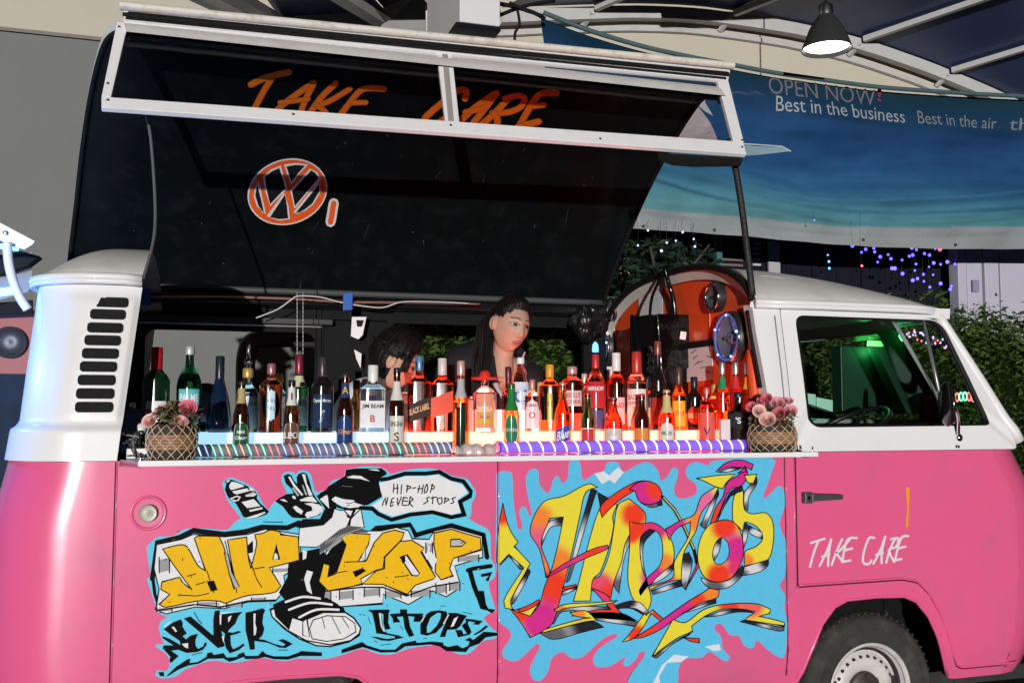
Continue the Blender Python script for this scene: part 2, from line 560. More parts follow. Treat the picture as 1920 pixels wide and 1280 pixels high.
# wheels
TYRE = mat('tyre_rubber', (.035, .034, .032), .85, var=.25, vscale=14, bump=.5, bscale=60, dirt=(.12, .10, .08), dirt_amt=.7, dirt_scale=9)
RIMW = mat('rim_paint', (.62, .61, .58), .4, var=.08, dirt=(.22, .16, .11), dirt_amt=.7, dirt_scale=14)
def wheel(cx, cy, face):
    wh = empty('wheel', (cx, cy, .318)); wh.parent = VAN; wh.location = Vector((cx, cy, .318)) - WLOC[VAN.name]
    M = Matrix.Rotation(R(90), 3, 'X') if face < 0 else Matrix.Rotation(R(-90), 3, 'X')
    t = MB()
    t.lathe([(.19, -.09), (.24, -.10), (.29, -.098), (.32, -.085), (.331, -.06), (.334, 0), (.331, .06), (.32, .085), (.305, .094), (.275, .098), (.268, .102), (.262, .099), (.23, .096), (.205, .09), (.19, .08)], 48, (cx, cy, .318), M, capb=False, capt=False)
    for k in range(60):
        a = 2 * PI * k / 60
        for zz in (-.045, .045):
            v = M @ Vector((.3265 * math.cos(a), .3265 * math.sin(a), zz))
            t.box(Vector((cx, cy, .318)) + v, (.020, .05, .008), Matrix.Rotation(-a, 3, 'Y') if True else None)
    t.v = [Vector((cx, cy, .318)) + (v - Vector((cx, cy, .318))) * .94 for v in t.v]
    t.build('tyre', TYRE, wh, smooth=True, angle=40)
    r = MB()
    r.lathe([(.206, .088), (.209, .094), (.203, .098), (.196, .094), (.190, .075), (.178, .045), (.165, .035), (.150, .045), (.135, .058), (.115, .062), (.085, .050), (.075, .040), (.03, .04), (.001, .04)], 48, (cx, cy, .318), M, capb=False)
    r.v = [Vector((cx, cy, .318)) + (v - Vector((cx, cy, .318))) * .94 for v in r.v]
    r.build('rim', RIMW, wh, smooth=True, angle=50)
    for k in range(24):
        d = MB()
        a = 2 * PI * (k + .5) / 24
        v = M @ Vector((.132 * math.cos(a), .132 * math.sin(a), .050))
        d.lathe([(.0075, -.012), (.0075, .003)], 10, Vector((cx, cy, .318)) + v, M)
        d.build('rim_slot', SEAM, wh)
    gp = MB(); gp.lathe([(.176, .048), (.176, .058), (.160, .046), (.160, .040)], 48, (cx, cy, .318), M, capb=False, capt=False)
    gp.build('rim_gap', SEAM, wh, smooth=True)
    h = MB(); h.lathe([(.074, .041), (.07, .055), (.05, .062), (.04, .075), (.02, .08), (.001, .08)], 24, (cx, cy, .318), M, capb=False)
    for k in range(5):
        a = 2 * PI * k / 5 + .3
        v = M @ Vector((.058 * math.cos(a), .058 * math.sin(a), .06))
        h.lathe([(.009, 0), (.009, .014), (.005, .018)], 6, Vector((cx, cy, .318)) + v, M)
    h.build('hub', mat('hub_metal', (.10, .08, .07), .55, metal=.6, var=.4, vscale=20), wh, smooth=True, angle=40)
    return wh
for cx in (AXF - .01, 0.0):
    wheel(cx, .125, -1)
    wheel(cx, W - .125, 1)

# ------------------------------------------------------------------ white upper body
def cut_x(z):
    return -.553 + (z - 1.30) * .10
def rear_upper(mirror, xcut, name, material):
    """white rear corner from belt to gutter, with the pressed-out air scoop"""
    mb = MB()
    rows = 60; n1 = 12; n2 = 22; n3 = 30
    zs = [1.302 + (1.912 - 1.302) * r / rows for r in range(rows + 1)]
    cols = n1 + n2 + n3
    def P(i, z):
        y0 = side_inset(z); xr = rear_x(z); rr = .25 - .04 * (z - 1.3) / .6
        if i <= n1:
            return Vector((xr, W / 2 + (y0 + rr - W / 2) * i / n1, z)), Vector((-1, 0, 0))
        if i <= n1 + n2:
            a = PI / 2 * (i - n1) / n2
            return Vector((xr + rr - rr * math.cos(a), y0 + rr - rr * math.sin(a), z)), Vector((-math.cos(a), -math.sin(a), 0))
        x0 = xr + rr
        return Vector((x0 + (xcut(z) - x0) * (i - n1 - n2) / n3, y0, z)), Vector((0, -1, 0))
    vs = []
    for i in range(cols + 1):
        for z in zs:
            p, nn = P(i, z)
            # scoop: a soft raised field that carries the louvres
            k = smoothstep(-.80, -.74, p.x - (z - 1.4) * .10) * smoothstep(1.41, 1.45, z) * (1 - smoothstep(1.83, 1.865, z)) * (1 - smoothstep(-.565, -.54, p.x - (z - 1.4) * .10)) if p.y < .25 else 0
            belt = (1 - smoothstep(1.40, 1.416, z)) * .010
            p = p + nn * (.010 * k + belt)
            if mirror: p = Vector((p.x, W - p.y, p.z))
            vs.append(p)
    fs = []
    nr = rows + 1
    for i in range(cols):
        for r in range(rows):
            a = i * nr + r
            q = (a, a + nr, a + nr + 1, a + 1)
            fs.append(q[::-1] if mirror else q)
    mb.add(vs, fs)
    # return flange along the cut edge
    if not mirror:
        fl = []
        for z in zs:
            p, nn = P(cols, z); fl.append(p)
        nn_ = len(fl)
        mb.add([p + Vector((0, -.009 * (1 - smoothstep(1.40, 1.416, p.z)), 0)) for p in fl] + [p + Vector((-.004, .05, 0)) for p in fl], [(i, i + 1, nn_ + i + 1, nn_ + i) for i in range(nn_ - 1)])
    return mb.build(name, material, VAN, smooth=True, angle=50, fix=False)
rear_upper(False, cut_x, 'rear_corner', WHITE)
rear_upper(True, lambda z: cut_x(z) - .02, 'far_rear_corner', WHITE)
# louvres
VENT = mat('louvre_dark', (.014, .014, .015), .7, var=.2, spec=.1)
slots = [(445, 612, 418), (425, 600, 478), (412, 588, 544), (400, 578, 606), (389, 569, 670), (380, 561, 734), (371, 555, 799), (364, 550, 864), (360, 545, 929)]
for k, (a, b, c) in enumerate(slots):
    pl = at(a * .3906, 400 + c * .3906, .02); pr = at(b * .3906, 400 + c * .3906, .02)
    zc = (pl.z + pr.z) / 2; h = .0345; x0, x1 = pl.x, pr.x
    y = side_inset(zc) - .0125
    prof = rrect(x0, x1, zc - h / 2, zc + h / 2, .012)
    if k == 0:
        prof = [(x + .034 * max(0, (z - zc + h / 2) / h) * max(0, 1 - (x - x0) / (x1 - x0) * 1.6), z) for x, z in prof]
    mb = MB()
    sl = (side_inset(zc + .01) - side_inset(zc - .01)) / .02
    pts = [Vector((x, y + (z - zc) * sl, z)) for x, z in prof]
    mb.m = 1
    inn = [Vector((x0 + (x1 - x0) / 2 + (p.x - (x0 + x1) / 2) * .97, p.y + .004, zc + (p.z - zc) * .88)) for p in pts]
    mb.ring([p + Vector((0, .004, 0)) for p in pts], pts)
    out = [Vector((x0 + (x1 - x0) / 2 + (p.x - (x0 + x1) / 2) * 1.02, p.y + .002, zc + (p.z - zc) * 1.08)) for p in pts]
    mb.ring(out, pts)
    mb.m = 0
    mb.add([p + Vector((0, .0012, 0)) for p in pts], [tuple(range(len(pts)))])
    # the blade inside the slot
    mb.m = 2
    mb.add([(x0 + .012, y + .0006, zc - h * .1), (x1 - .008, y + .0006, zc - h * .1), (x1 - .008, y - .001, zc + h * .42), (x0 + .02, y - .001, zc + h * .42)], [(0, 1, 2, 3)])
    mb.build('louvre', [VENT, WHITE, VENT], VAN)
# roof: shared dome
def dome(v, full=.215):
    """height of the roof above the gutter across the width, v in -1..1"""
    return full * (1 - abs(v) ** 2.6) ** .62
def roof_z(x, y):
    y0 = .095
    v = (y - W / 2) / (W / 2 - y0)
    v = max(-1, min(1, v))
    k = min(1, max(0, (x - (-.865)) / .30)); k = (1 - (1 - k) ** 2.4)
    kf = min(1, max(0, (2.95 - x) / 1.0)); kf = (1 - (1 - kf) ** 2.2)
    return 1.918 + dome(v) * min(k, 1) * kf
def roof_piece(name, x0, x1, nx, material):
    mb = MB()
    def fn(u, v):
        x = x0 + (x1 - x0) * u
        t = v * PI
        ext = 1.0
        # plan rounding at the ends
        e = 0
        if x < -.62: e = .24 * (1 - math.sqrt(max(0, 1 - ((-.62 - x) / .245) ** 2)))
        if x > 2.62: e = .30 * (1 - math.sqrt(max(0, 1 - min(1, (x - 2.62) / .335) ** 2)))
        ya = .085 + e; yb = W - .085 - e
        y = W / 2 - math.cos(t) * (yb - ya) / 2
        vv = -math.cos(t)
        k = min(1, max(0, (x + .865) / .30)); k = 1 - (1 - k) ** 2.4
        kf = min(1, max(0, (2.955 - x) / 1.0)); kf = 1 - (1 - kf) ** 2.2
        return Vector((x, y, 1.918 + dome(vv) * k * kf * (.80 if x < 0 else 1)))
    mb.grid(fn, nx, 36)
    return mb.build(name, material, VAN, smooth=True)
roof_piece('rear_roof', -.864, -.485, 20, ROOFW)
ARCX = 1.872
roof_piece('cab_roof', ARCX - .003, 2.954, 44, ROOFW)
def gutter(name, pts, r=.014):
    mb = MB()
    mb.tube(pts, r, 8)
    mb.tube([Vector(p) + Vector((0, 0, -.016)) for p in pts], r * .7, 8)
    return mb.build(name, WHITE, VAN, smooth=True)
rp = []
for i in range(13):
    a = PI / 2 * i / 12
    rp.append((-.852 + .235 - .25 * math.cos(a) , .085 + .235 - .25 * math.sin(a), 1.914))
gutter('rear_gutter', [(-.867, 1.35, 1.914), (-.867, .9, 1.914), (-.867, .45, 1.914)] + rp + [(-.55, .070, 1.914), (-.495, .072, 1.910)])
fp = []
for i in range(13):
    a = PI / 2 * i / 12
    fp.append((2.95 - .32 + .335 * math.sin(a), .085 + .30 - .315 * math.cos(a), 1.914 - .012 * i / 12))
gutter('cab_gutter', [(ARCX, .072, 1.912), (2.1, .070, 1.914), (2.4, .070, 1.914)] + fp + [(2.965, .9, 1.90), (2.965, 1.35, 1.90)])
# drip rail flange under the cab gutter
# ------------------------------------------------------------------ cab side: pillar, door frame, window
def sp(x, z, d=0.0, mirror=False):
    y = side_inset(z) + d
    return Vector((x, W - y if mirror else y, z))
def cab_side(mirror):
    par = VAN if mirror else door
    outer = rpoly([(2.0, 1.302), (3.115, 1.302), (2.805, 1.872), (2.0, 1.895)], [.01, .03, .09, .02], 6, 14)
    tl = at(1494, 590, .07); tr = at(1768, 600, .07); br = at(1852, 797, .03); bl = at(1512, 801, .03)
    inner = rpoly([(bl.x, bl.z), (br.x, br.z), (tr.x, tr.z), (tl.x, tl.z)], [.045, .05, .07, .045], 6, 14)
    mb = MB()
    mb.ring([sp(x, z, -.002, mirror) for x, z in outer], [sp(x, z, -.006, mirror) for x, z in inner])
    ins = [(x, z) for x, z in inner]
    mb.ring([sp(x, z, -.006, mirror) for x, z in inner], [sp(x, z, .03, mirror) for x, z in inner])
    mb.build('window_frame', WHITE, par, smooth=True, angle=45)
    cx = sum(p[0] for p in inner) / len(inner); cz = sum(p[1] for p in inner) / len(inner)
    def shr(k): return [(cx + (x - cx) * k, cz + (z - cz) * (k - .01 * 0)) for x, z in inner]
    mb = MB()
    mb.ring([sp(x, z, -.009, mirror) for x, z in inner], [sp(x, z, -.001, mirror) for x, z in shr(.965)])
    mb.ring([sp(x, z, .012, mirror) for x, z in inner], [sp(x, z, -.009, mirror) for x, z in inner])
    mb.ring([sp(x, z, -.001, mirror) for x, z in shr(.965)], [sp(x, z, .012, mirror) for x, z in shr(.965)])
    mb.build('window_rubber', RUBBER, par, smooth=True, angle=45)
    mb = MB()
    mb.add([sp(x, z, .006, mirror) for x, z in shr(.968)], [tuple(range(len(inner)))])
    mb.build('window_pane', pane_mat('cab_glass', (.82, .90, .86), .10), par)
    if not mirror:
        a = at(1738, 600, .07); b = at(1766, 799, .03)
        mb = MB(); mb.tube([sp(a.x, a.z, .0), sp(b.x, b.z, .0)], .0075, 8)
        mb.m = 1; mb.tube([sp(a.x + .012, a.z, .002), sp(b.x + .012, b.z, .002)], .004, 8)
        mb.build('quarter_light_bar', [mat('bar_alu', (.34, .35, .35), .35, metal=.7), RUBBER], par, smooth=True)
        c = at(1790, 605, .07); d = at(1835, 760, .03)
        mb = MB(); mb.tube([sp(c.x, c.z, .01), sp(d.x, d.z, .012)], .005, 8)
        mb.build('quarter_light_edge', MATS['bar_alu'], par, smooth=True)
cab_side(False); cab_side(True)
# B pillar between hatch opening and the door, both sides
for mir in (False, True):
    mb = MB()
    pil = lambda v: interp([(0, 1.905), (.25, 1.90), (.8, 1.872), (1, 1.868)], v)      # front edge of the serving opening leans a little
    mb.grid(lambda u, v: sp(pil(v) + (1.996 - pil(v)) * u, 1.302 + (1.905 - 1.302) * v, -.004 - .004 * math.sin(PI * u), mir), 8, 20)
    if not mir:
        mb.grid(lambda u, v: sp(pil(v), 1.302 + (1.905 - 1.302) * v, -.004 + .07 * u, mir), 2, 20)
    mb.build('door_pillar', WHITE, VAN, smooth=True, angle=50)
    mb = MB()
    mb.tube([sp(1.966, 1.31 + .05 * i, -.0085, mir) for i in range(12)], .003, 6)
    mb.build('pillar_seam', mat('grey_seam', (.25, .25, .25), .6), VAN, smooth=True)
# rail above the door, under the gutter
for mir in (False, True):
    mb = MB()
    mb.grid(lambda u, v: sp(1.86 + (2.86 - 1.86) * u, 1.872 + (1.916 - 1.872) * v + .02 * (1 - v) * (1 - u), .004 - .014 * v, mir), 12, 3)
    mb.build('door_header', WHITE, VAN, smooth=True)
# windscreen, its frame and the front panel below
mb = MB()
def front_surf(u, v, off=0.0):
    """u across from near to far pillar, v from belt to roof"""
    z = 1.36 + (1.90 - 1.36) * v
    y0 = side_inset(z) + .045; half = W / 2 - y0
    s = -1 + 2 * u
    x = front_x(z) - .03 - .30 * (abs(s) ** 3.2) + off
    return Vector((x, W / 2 + s * half, z))
mb.grid(lambda u, v: front_surf(.05 + .9 * u, .10 + .82 * v), 24, 8)
mb.build('windscreen', pane_mat('screen_glass', (.85, .9, .88), .12), VAN, smooth=True)
mb = MB()
mb.grid(lambda u, v: front_surf(u, .12 * v, .006), 30, 3)
mb.grid(lambda u, v: front_surf(u, .90 + .12 * v, .006), 30, 3)
mb.grid(lambda u, v: front_surf(.06 * u, v, .006), 4, 16)
mb.grid(lambda u, v: front_surf(1 - .06 * u, v, .006), 4, 16)
mb.grid(lambda u, v: Vector((front_x(1.302 + .075 * v) - .02 - .31 * abs(-1 + 2 * u) ** 3.2, .004 + (W - .008) * u, 1.302 + .075 * v)), 30, 3)
mb.build('windscreen_surround', WHITE, VAN, smooth=True)
# A pillar, smooth white post
mb = MB()
mb.tube([sp(3.135 - .325 * i / 12, 1.335 + .555 * i / 12, .02) for i in range(13)], [.03 - .006 * i / 12 for i in range(13)], 12)
mb.build('windscreen_pillar', WHITE, VAN, smooth=True)
mb = MB()
mb.tube([sp(3.135 - .325 * i / 12, 1.335 + .555 * i / 12, .02, True) for i in range(13)], .03, 12)
mb.build('windscreen_pillar', WHITE, VAN, smooth=True)
# petrol cap
fc = at(278, 961, 0)
mb = MB(); M = Matrix.Rotation(R(90), 3, 'X')
mb.lathe([(.056, -.002), (.058, .003), (.054, .005), (.048, .002), (.045, -.001)], 32, (fc.x, 0, fc.z), M, capb=False, capt=False)
mb.build('filler_ring', PINK, VAN, smooth=True)
mb = MB()
mb.lathe([(.045, .001), (.03, .0005), (.001, .0005)], 32, (fc.x, 0, fc.z), M, capb=False)
mb.build('filler_recess', mat('filler_pink', (.70, .12, .26), .4), VAN, smooth=True)
mb = MB()
mb.lathe([(.028, .001), (.029, .012), (.026, .016), (.02, .015), (.012, .0155), (.001, .016)], 28, (fc.x, 0, fc.z), M, capb=False)
mb.box((fc.x - .003, -.017, fc.z), (.010, .004, .024), (0, R(15), 0))
mb.build('filler_cap', mat('worn_cap', (.36, .36, .31), .45, metal=.2, var=.2, dirt=(.20, .11, .07), dirt_amt=.9, dirt_scale=40), VAN, smooth=True, angle=40)
# door handle
h0 = at(1502, 932, 0); h1 = at(1572, 930, 0)
mb = MB()
M = Matrix.Rotation(R(90), 3, 'X')
hc = at(1545, 931, 0)
mb.lathe([(.036, .0005), (.030, .0012), (.016, .0016), (.001, .0018)], 24, (hc.x, 0, hc.z), M, capb=False)
mb.build('handle_dish', PINK, door, smooth=True)
mb = MB()
mb.box((h0.x + .018, -.016, h0.z), (.036, .030, .044))
mb.prism([(h0.x + .03, -.034, h0.z + .017), (h1.x, -.032, h1.z + .010), (h1.x + .003, -.032, h1.z), (h1.x, -.032, h1.z - .010), (h0.x + .03, -.034, h0.z - .015)], (0, .012, 0))
ho = mb.build('handle', mat('handle_black', (.06, .06, .065), .35, var=.1), door, bevel=.003)
mb = MB(); mb.lathe([(.008, 0), (.008, .003), (.001, .0035)], 12, (h0.x + .014, -.031, h0.z), M); mb.build('handle_lock', CHROME, door)
# ------------------------------------------------------------------ front bulkhead with arched top
BX = 1.905
def bulk_top(y):
    v = (y - W / 2) / (W / 2 - .085)
    return 1.918 + dome(max(-1, min(1, v))) - .035
mb = MB()
ysb = [.125 + (W - .25) * (0.5 - .5 * math.cos(PI * i / 30)) for i in range(31)]
top = [Vector((BX, y, bulk_top(y))) for y in ysb]
mb.prism([Vector((BX, ysb[-1], .9)), Vector((BX, ysb[0], .9))] + top, (.02, 0, 0))
bulk = mb.build('bulkhead', ORANGE, VAN)
# ribs pressed into the bulkhead and the near padded pillar
for y in (.52, 1.28):
    mb = MB(); mb.box((BX - .001, y, 1.55), (.008, .012, bulk_top(y) - 1.15), None)
    mb.build('bulkhead_rib', ORANGE, VAN, bevel=.003)
mb = MB()
mb.tube([Vector((BX - .02, .085 + side_inset(z) * .8, z)) for z in [1.30 + .038 * i for i in range(12)]], [.032 - .001 * i for i in range(12)], 10)
mb.build('pillar_pad', ORANGE, VAN, smooth=True)
mb = MB()
mb.tube([Vector((pil((z - 1.302) / .603) - .012, side_inset(z) + .02, z)) for z in [1.56 + .04 * i for i in range(9)]], .008, 8)
mb.build('pillar_rubber', RUBBER, VAN, smooth=True)
# arched opening edge: pale headlining lip and black rubber seal
mb = MB()
arc = [(y, 1.918 + dome(max(-1, min(1, (y - W / 2) / (W / 2 - .085))))) for y in [.085 + (W - .17) * (.5 - .5 * math.cos(PI * i / 44)) for i in range(45)]]
vs = [Vector((ARCX - .002, y, z - .006)) for y, z in arc] + [Vector((ARCX + .014, W / 2 + (y - W / 2) * .965, max(1.86, z - .052))) for y, z in arc]
n = len(arc)
mb.add(vs, [(i, i + 1, n + i + 1, n + i) for i in range(n - 1)])
mb.build('headlining_lip', mat('headlining', (.58, .56, .52), .6, var=.08), VAN, smooth=True)
mb = MB()
mb.tube([Vector((ARCX - .012, y, z + .004)) for y, z in arc], .016, 8)
mb.build('roof_seal', RUBBER, VAN, smooth=True)
# ------------------------------------------------------------------ far side, lined in black, with two window openings
def far_panel(x0, x1, z0, z1, y=W - .10, t=.03, m=BLACK, name='far_lining'):
    mb = MB(); mb.bbox(x0, x1, y, y + t, z0, z1); return mb.build(name, m, VAN, bevel=.004)
PX0 = at(602, 650, 1.62).x; PX1 = at(728, 650, 1.62).x
far_panel(-.80, 1.86, .4, 1.36)                                    # below the windows
far_panel(-.80, 1.86, 1.935, 2.075)                                # header
far_panel(PX0, PX1, 1.362, 1.933)                                   # middle pillar
far_panel(-.80, -.60, 1.362, 1.933)
far_panel(1.74, 1.858, 1.362, 1.933)
mb = MB(); mb.bbox(-.70, 1.80, 1.47, 1.60, 1.985, 2.035); mb.build('roof_rail', BLACKG, VAN, bevel=.012)
mb = MB(); mb.bbox(-.66, PX0 + .05, 1.545, 1.585, 1.90, 1.93); mb.build('window_header', mat('dark_trim', (.03, .034, .034), .4), VAN, bevel=.004)
mb = MB(); mb.tube([(-.60, 1.60, 1.895), (PX0, 1.60, 1.895)], .006, 6); mb.build('window_header_bead', MATS['bar_alu'], VAN)
for (xa, xb, ia, ib, za, zt, rr_) in ((-.62, PX0 + .01, -.56, PX0 - .03, 1.40, 1.865, .06), (PX1 - .01, 1.75, PX1 + .01, 1.72, 1.375, 1.925, .04)):
    ow = rpoly([(xa, 1.355), (xb, 1.355), (xb, 1.94), (xa, 1.94)], .01, 6, 8)
    iw = rpoly([(ia, za), (ib, za), (ib, zt), (ia, zt)], rr_, 6, 8)
    mb = MB(); mb.ring([Vector((x, W - .11, z)) for x, z in ow], [Vector((x, W - .11, z)) for x, z in iw], (0, .04, 0))
    mb.build('far_window_frame', BLACK, VAN)
# black interior shell: floor, rear engine shelf
mb = MB(); mb.bbox(-.82, 1.86, .09, 1.60, .56, .60); mb.build('interior_floor', BLACK, VAN)
mb = MB(); mb.bbox(-.85, -.42, .12, 1.58, 1.02, 1.05); mb.build('engine_shelf', BLACK, VAN)
mb = MB(); mb.bbox(-.62, 1.86, .045, .075, .60, 1.285); mb.build('near_lining', BLACK, VAN)

# ------------------------------------------------------------------ raised roof hatch
HY, HZ, PHI = 1.60, 2.07, R(36)
closed = [(-1.485, -.145), (-1.48, -.09), (-1.44, -.035), (-1.34, .015), (-1.1, .06), (-.76, .085), (-.40, .07), (-.15, .035), (0, 0)]
HPROF = [(HY + y * math.cos(PHI) + z * math.sin(PHI), HZ - y * math.sin(PHI) + z * math.cos(PHI)) for y, z in closed]
HPROF = [(p.x, p.y) for p in catmull([(y, z, 0) for y, z in HPROF], 5)]
def hx0(t): return -.585 - .33 * smoothstep(0, 1, t)
def hx1(t): return 1.872 - .03 * t
HT = HPROF[0]
nH = len(HPROF)
def hpt(i, u, off=0.0):
    y, z = HPROF[i]
    a = HPROF[max(i - 1, 0)]; b = HPROF[min(i + 1, nH - 1)]
    d = Vector((b[0] - a[0], b[1] - a[1])).normalized()
    nrm = Vector((d.y, -d.x))          # inner side (towards camera and down)
    t = i / (nH - 1)
    return Vector((hx0(t) + (hx1(t) - hx0(t)) * u, y + nrm.x * off, z + nrm.y * off))
def hatch_at(px, py, off=.004):
    """where the view line through a photo point meets the hatch lining"""
    d = ray(px, py)
    best = None
    for i in range(nH - 1):
        (y0, z0), (y1, z1) = HPROF[i], HPROF[i + 1]
        # CAM + d t ; solve in (Y, Z)
        ey, ez = y1 - y0, z1 - z0
        det = d.y * (-ez) - d.z * (-ey)
        if abs(det) < 1e-9: continue
        bx, bz = y0 - CAM.y, z0 - CAM.z
        t = (bx * (-ez) - bz * (-ey)) / det
        s = (d.y * bz - d.z * bx) / det
        if -.001 <= s <= 1.001 and t > 0:
            nrm = Vector((0, ez, -ey)).normalized()
            p = CAM + d * t
            if nrm.dot(d) > 0: nrm = -nrm
            return p + nrm * off
    return None
mb = MB()
vs = [hpt(i, u / 30) for i in range(nH) for u in range(31)]
mb.add(vs, [(i * 31 + u, (i + 1) * 31 + u, (i + 1) * 31 + u + 1, i * 31 + u + 1) for i in range(nH - 1) for u in range(30)])
hatch = mb.build('roof_hatch', BLACKG, VAN, smooth=True)
mb = MB()
vs = [hpt(i, u / 30, -.03) for i in range(nH) for u in range(31)]
mb.add(vs, [(i * 31 + u, (i + 1) * 31 + u, (i + 1) * 31 + u + 1, i * 31 + u + 1) for i in range(nH - 1) for u in range(30)])
for u in (0, 1):
    a = [hpt(i, u) for i in range(nH)]; b = [hpt(i, u, -.03) for i in range(nH)]
    mb.add(a + b, [(i, i + 1, nH + i + 1, nH + i) for i in range(nH - 1)])
mb.build('hatch_skin', ROOFW, hatch, smooth=True, angle=50)
# beads along both ends of the lining
for u in (.004, .996):
    mb = MB(); mb.tube([hpt(i, u, .006) for i in range(nH)], .011, 8); mb.build('hatch_edge', RUBBER, hatch, smooth=True)
mb = MB(); mb.tube([hpt(nH - 1, u / 20, .0) for u in range(21)], .018, 8); mb.build('hatch_hinge', mat('dark_trim2', (.06, .065, .065), .45), hatch, smooth=True)
# side window frame hanging from the hatch's near edge
FT = Vector((0, HT[0] - .005, HT[1] - .01))
FB = Vector((0, .115, 2.505))
fdir = (FB - FT).normalized()
def frame_plane(px, py):
    """photo point onto the plane of the raised side window"""
    nrm = Vector((1, 0, 0)).cross(fdir)
    d = ray(px, py)
    t = (FT - CAM).dot(nrm) / d.dot(nrm)
    return CAM + d * t
FN = Vector((1, 0, 0)).cross(fdir).normalized()
if FN.y > 0: FN = -FN
def fp_(lst): return [frame_plane(x, y) for x, y in lst]
def q2(lst, rad, k=5, m=6):
    """rounded loop in the frame plane from photo corners"""
    pts3 = fp_(lst)
    e1 = Vector((1, 0, 0)); e2 = fdir
    o = FT
    c2 = [((p - o).dot(e1), (p - o).dot(e2)) for p in pts3]
    return [o + e1 * a + e2 * b for a, b in rpoly(c2, rad, k, m)]
WF = mat('white_frame', (.82, .82, .83), .35, coat=.3, var=.02, dirt=(.55, .50, .44), dirt_amt=.25, dirt_scale=18)
outer = [(232, 29), (1366, 137), (1395, 295), (192, 209)]
lw = [(237, 50), (825, 101), (835, 237), (209, 191)]
rw = [(846, 104), (1344, 154), (1371, 273), (850, 238)]
TH = FN * -.02
# frame as four rails and a mullion, butt jointed
def rail(name, quad, m=WF, th=.022, off=0.0, bev=.003):
    mb = MB(); mb.prism([p + FN * off for p in fp_(quad)], FN * th)
    return mb.build(name, m, hatch, bevel=bev)
rail('frame_rail', [(232, 27), (1366, 138), (1362, 158), (232, 51)])
rail('frame_rail', [(191, 190), (1390, 273), (1396, 296), (191, 210)])
rail('frame_stile', [(220, 49.5), (241, 51.5), (209, 191), (191, 190)])
rail('frame_stile', [(1341, 155.5), (1362, 158), (1391, 274), (1371, 272.5)])
rail('frame_mullion', [(818, 106), (846, 108.5), (860, 236.5), (833, 234.5)], th=.018)
rail('mullion_strip', [(827, 108), (838, 109), (849.5, 234.5), (838.5, 234)], m=mat('mullion_grey', (.33, .30, .30), .45), th=.0205)
# bolts on the rails
for (x, y) in [(233, 37), (224, 60), (203, 166), (203, 197), (532, 64), (827, 92), (1120, 121), (1354, 146), (1369, 176), (1387, 270), (549, 223), (843, 243), (1122, 268), (1387, 283)]:
    c = frame_plane(x, y) + FN * .022
    mb = MB(); q = FN.to_track_quat('Z', 'Y').to_matrix()
    mb.lathe([(.0055, 0), (.0055, .002), (.003, .0035), (.0005, .004)], 8, c, q)
    mb.build('bolt', mat('bolt_steel', (.12, .12, .12), .4, metal=.8), hatch)
mb = MB(); mb.prism([p + FN * .006 for p in fp_([(236, 48), (1345, 152), (1374, 276), (208, 193)])], FN * .003)
mb.build('hatch_pane', pane_mat('acrylic', (.93, .92, .92), .05), hatch)
# rusty gutter rail above the frame
g0, g1 = at(226, 17, HT[0] + .0), at(1368, 128, HT[0] + .0)
mb = MB()
mb.grid(lambda u, v: Vector((g0.x + (g1.x - g0.x) * u, HT[0] - .03 + .02 * math.cos(v * PI * 2), (g0.z + (g1.z - g0.z) * u) + .016 * math.sin(v * PI * 2))), 40, 10)
mb.build('hatch_gutter', mat('rusty_cream', (.70, .67, .60), .5, var=.08, dirt=(.30, .18, .10), dirt_amt=.7, dirt_scale=22), hatch, smooth=True)
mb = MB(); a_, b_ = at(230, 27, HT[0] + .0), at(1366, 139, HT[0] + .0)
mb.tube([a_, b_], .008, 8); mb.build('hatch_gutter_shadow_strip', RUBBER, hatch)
# stay at the front end, strap at the rear end
mb = MB()
p0 = frame_plane(1374, 292) + FN * .004; p1 = Vector((1.80, .055, 1.93))
pts = catmull([at(1368, 262, .19), at(1378, 310, .15), at(1391, 390, .12), at(1401, 470, .09), at(1411, 553, .062)], 5)
mb.tube(pts, [.014] * len(pts), 8)
mb.build('hatch_stay', mat('stay_black', (.02, .02, .022), .5, bump=.4, bscale=80), hatch, smooth=True)
mb = MB()
pts = catmull([at(272, 205, .20), at(283, 262, .24), at(291, 380, .20), at(288, 450, .14), at(268, 523, .075)], 6)
mb.tube(pts, .006, 6)
mb.build('hatch_strap', mat('strap_grey', (.10, .10, .10), .7), hatch, smooth=True)
mb = MB()
fl = [(1232, 288), (1393, 297), (1388, 311), (1300, 312), (1262, 309), (1234, 299)]
mb.prism([p + FN * -.004 for p in fp_(fl)], FN * .008)
mb.build('frame_flap', RUBBER, hatch)

# painted lettering on the hatch lining
def soften(pts, k):
    """round the gentle bends of a closed outline, keep its sharp corners"""
    n = len(pts); P = [Vector((x, y, 0)) for x, y in pts]; T = []
    for i in range(n):
        a = P[i] - P[i - 1]; b = P[(i + 1) % n] - P[i]
        if a.length < 1e-6 or b.length < 1e-6 or a.angle(b) > R(62): T.append(None)
        else: T.append((P[(i + 1) % n] - P[i - 1]) / (a.length + b.length))
    out = []
    for i in range(n):
        p, q = P[i], P[(i + 1) % n]; L = (q - p).length
        t0 = (T[i] * L) if T[i] is not None else (q - p); t1 = (T[(i + 1) % n] * L) if T[(i + 1) % n] is not None else (q - p)
        for j in range(k):
            u = j / k; h1 = 2 * u ** 3 - 3 * u * u + 1; h2 = -2 * u ** 3 + 3 * u * u; h3 = u ** 3 - 2 * u * u + u; h4 = u ** 3 - u * u
            v = p * h1 + q * h2 + t0 * h3 + t1 * h4
            out.append((v.x, v.y))
    return out
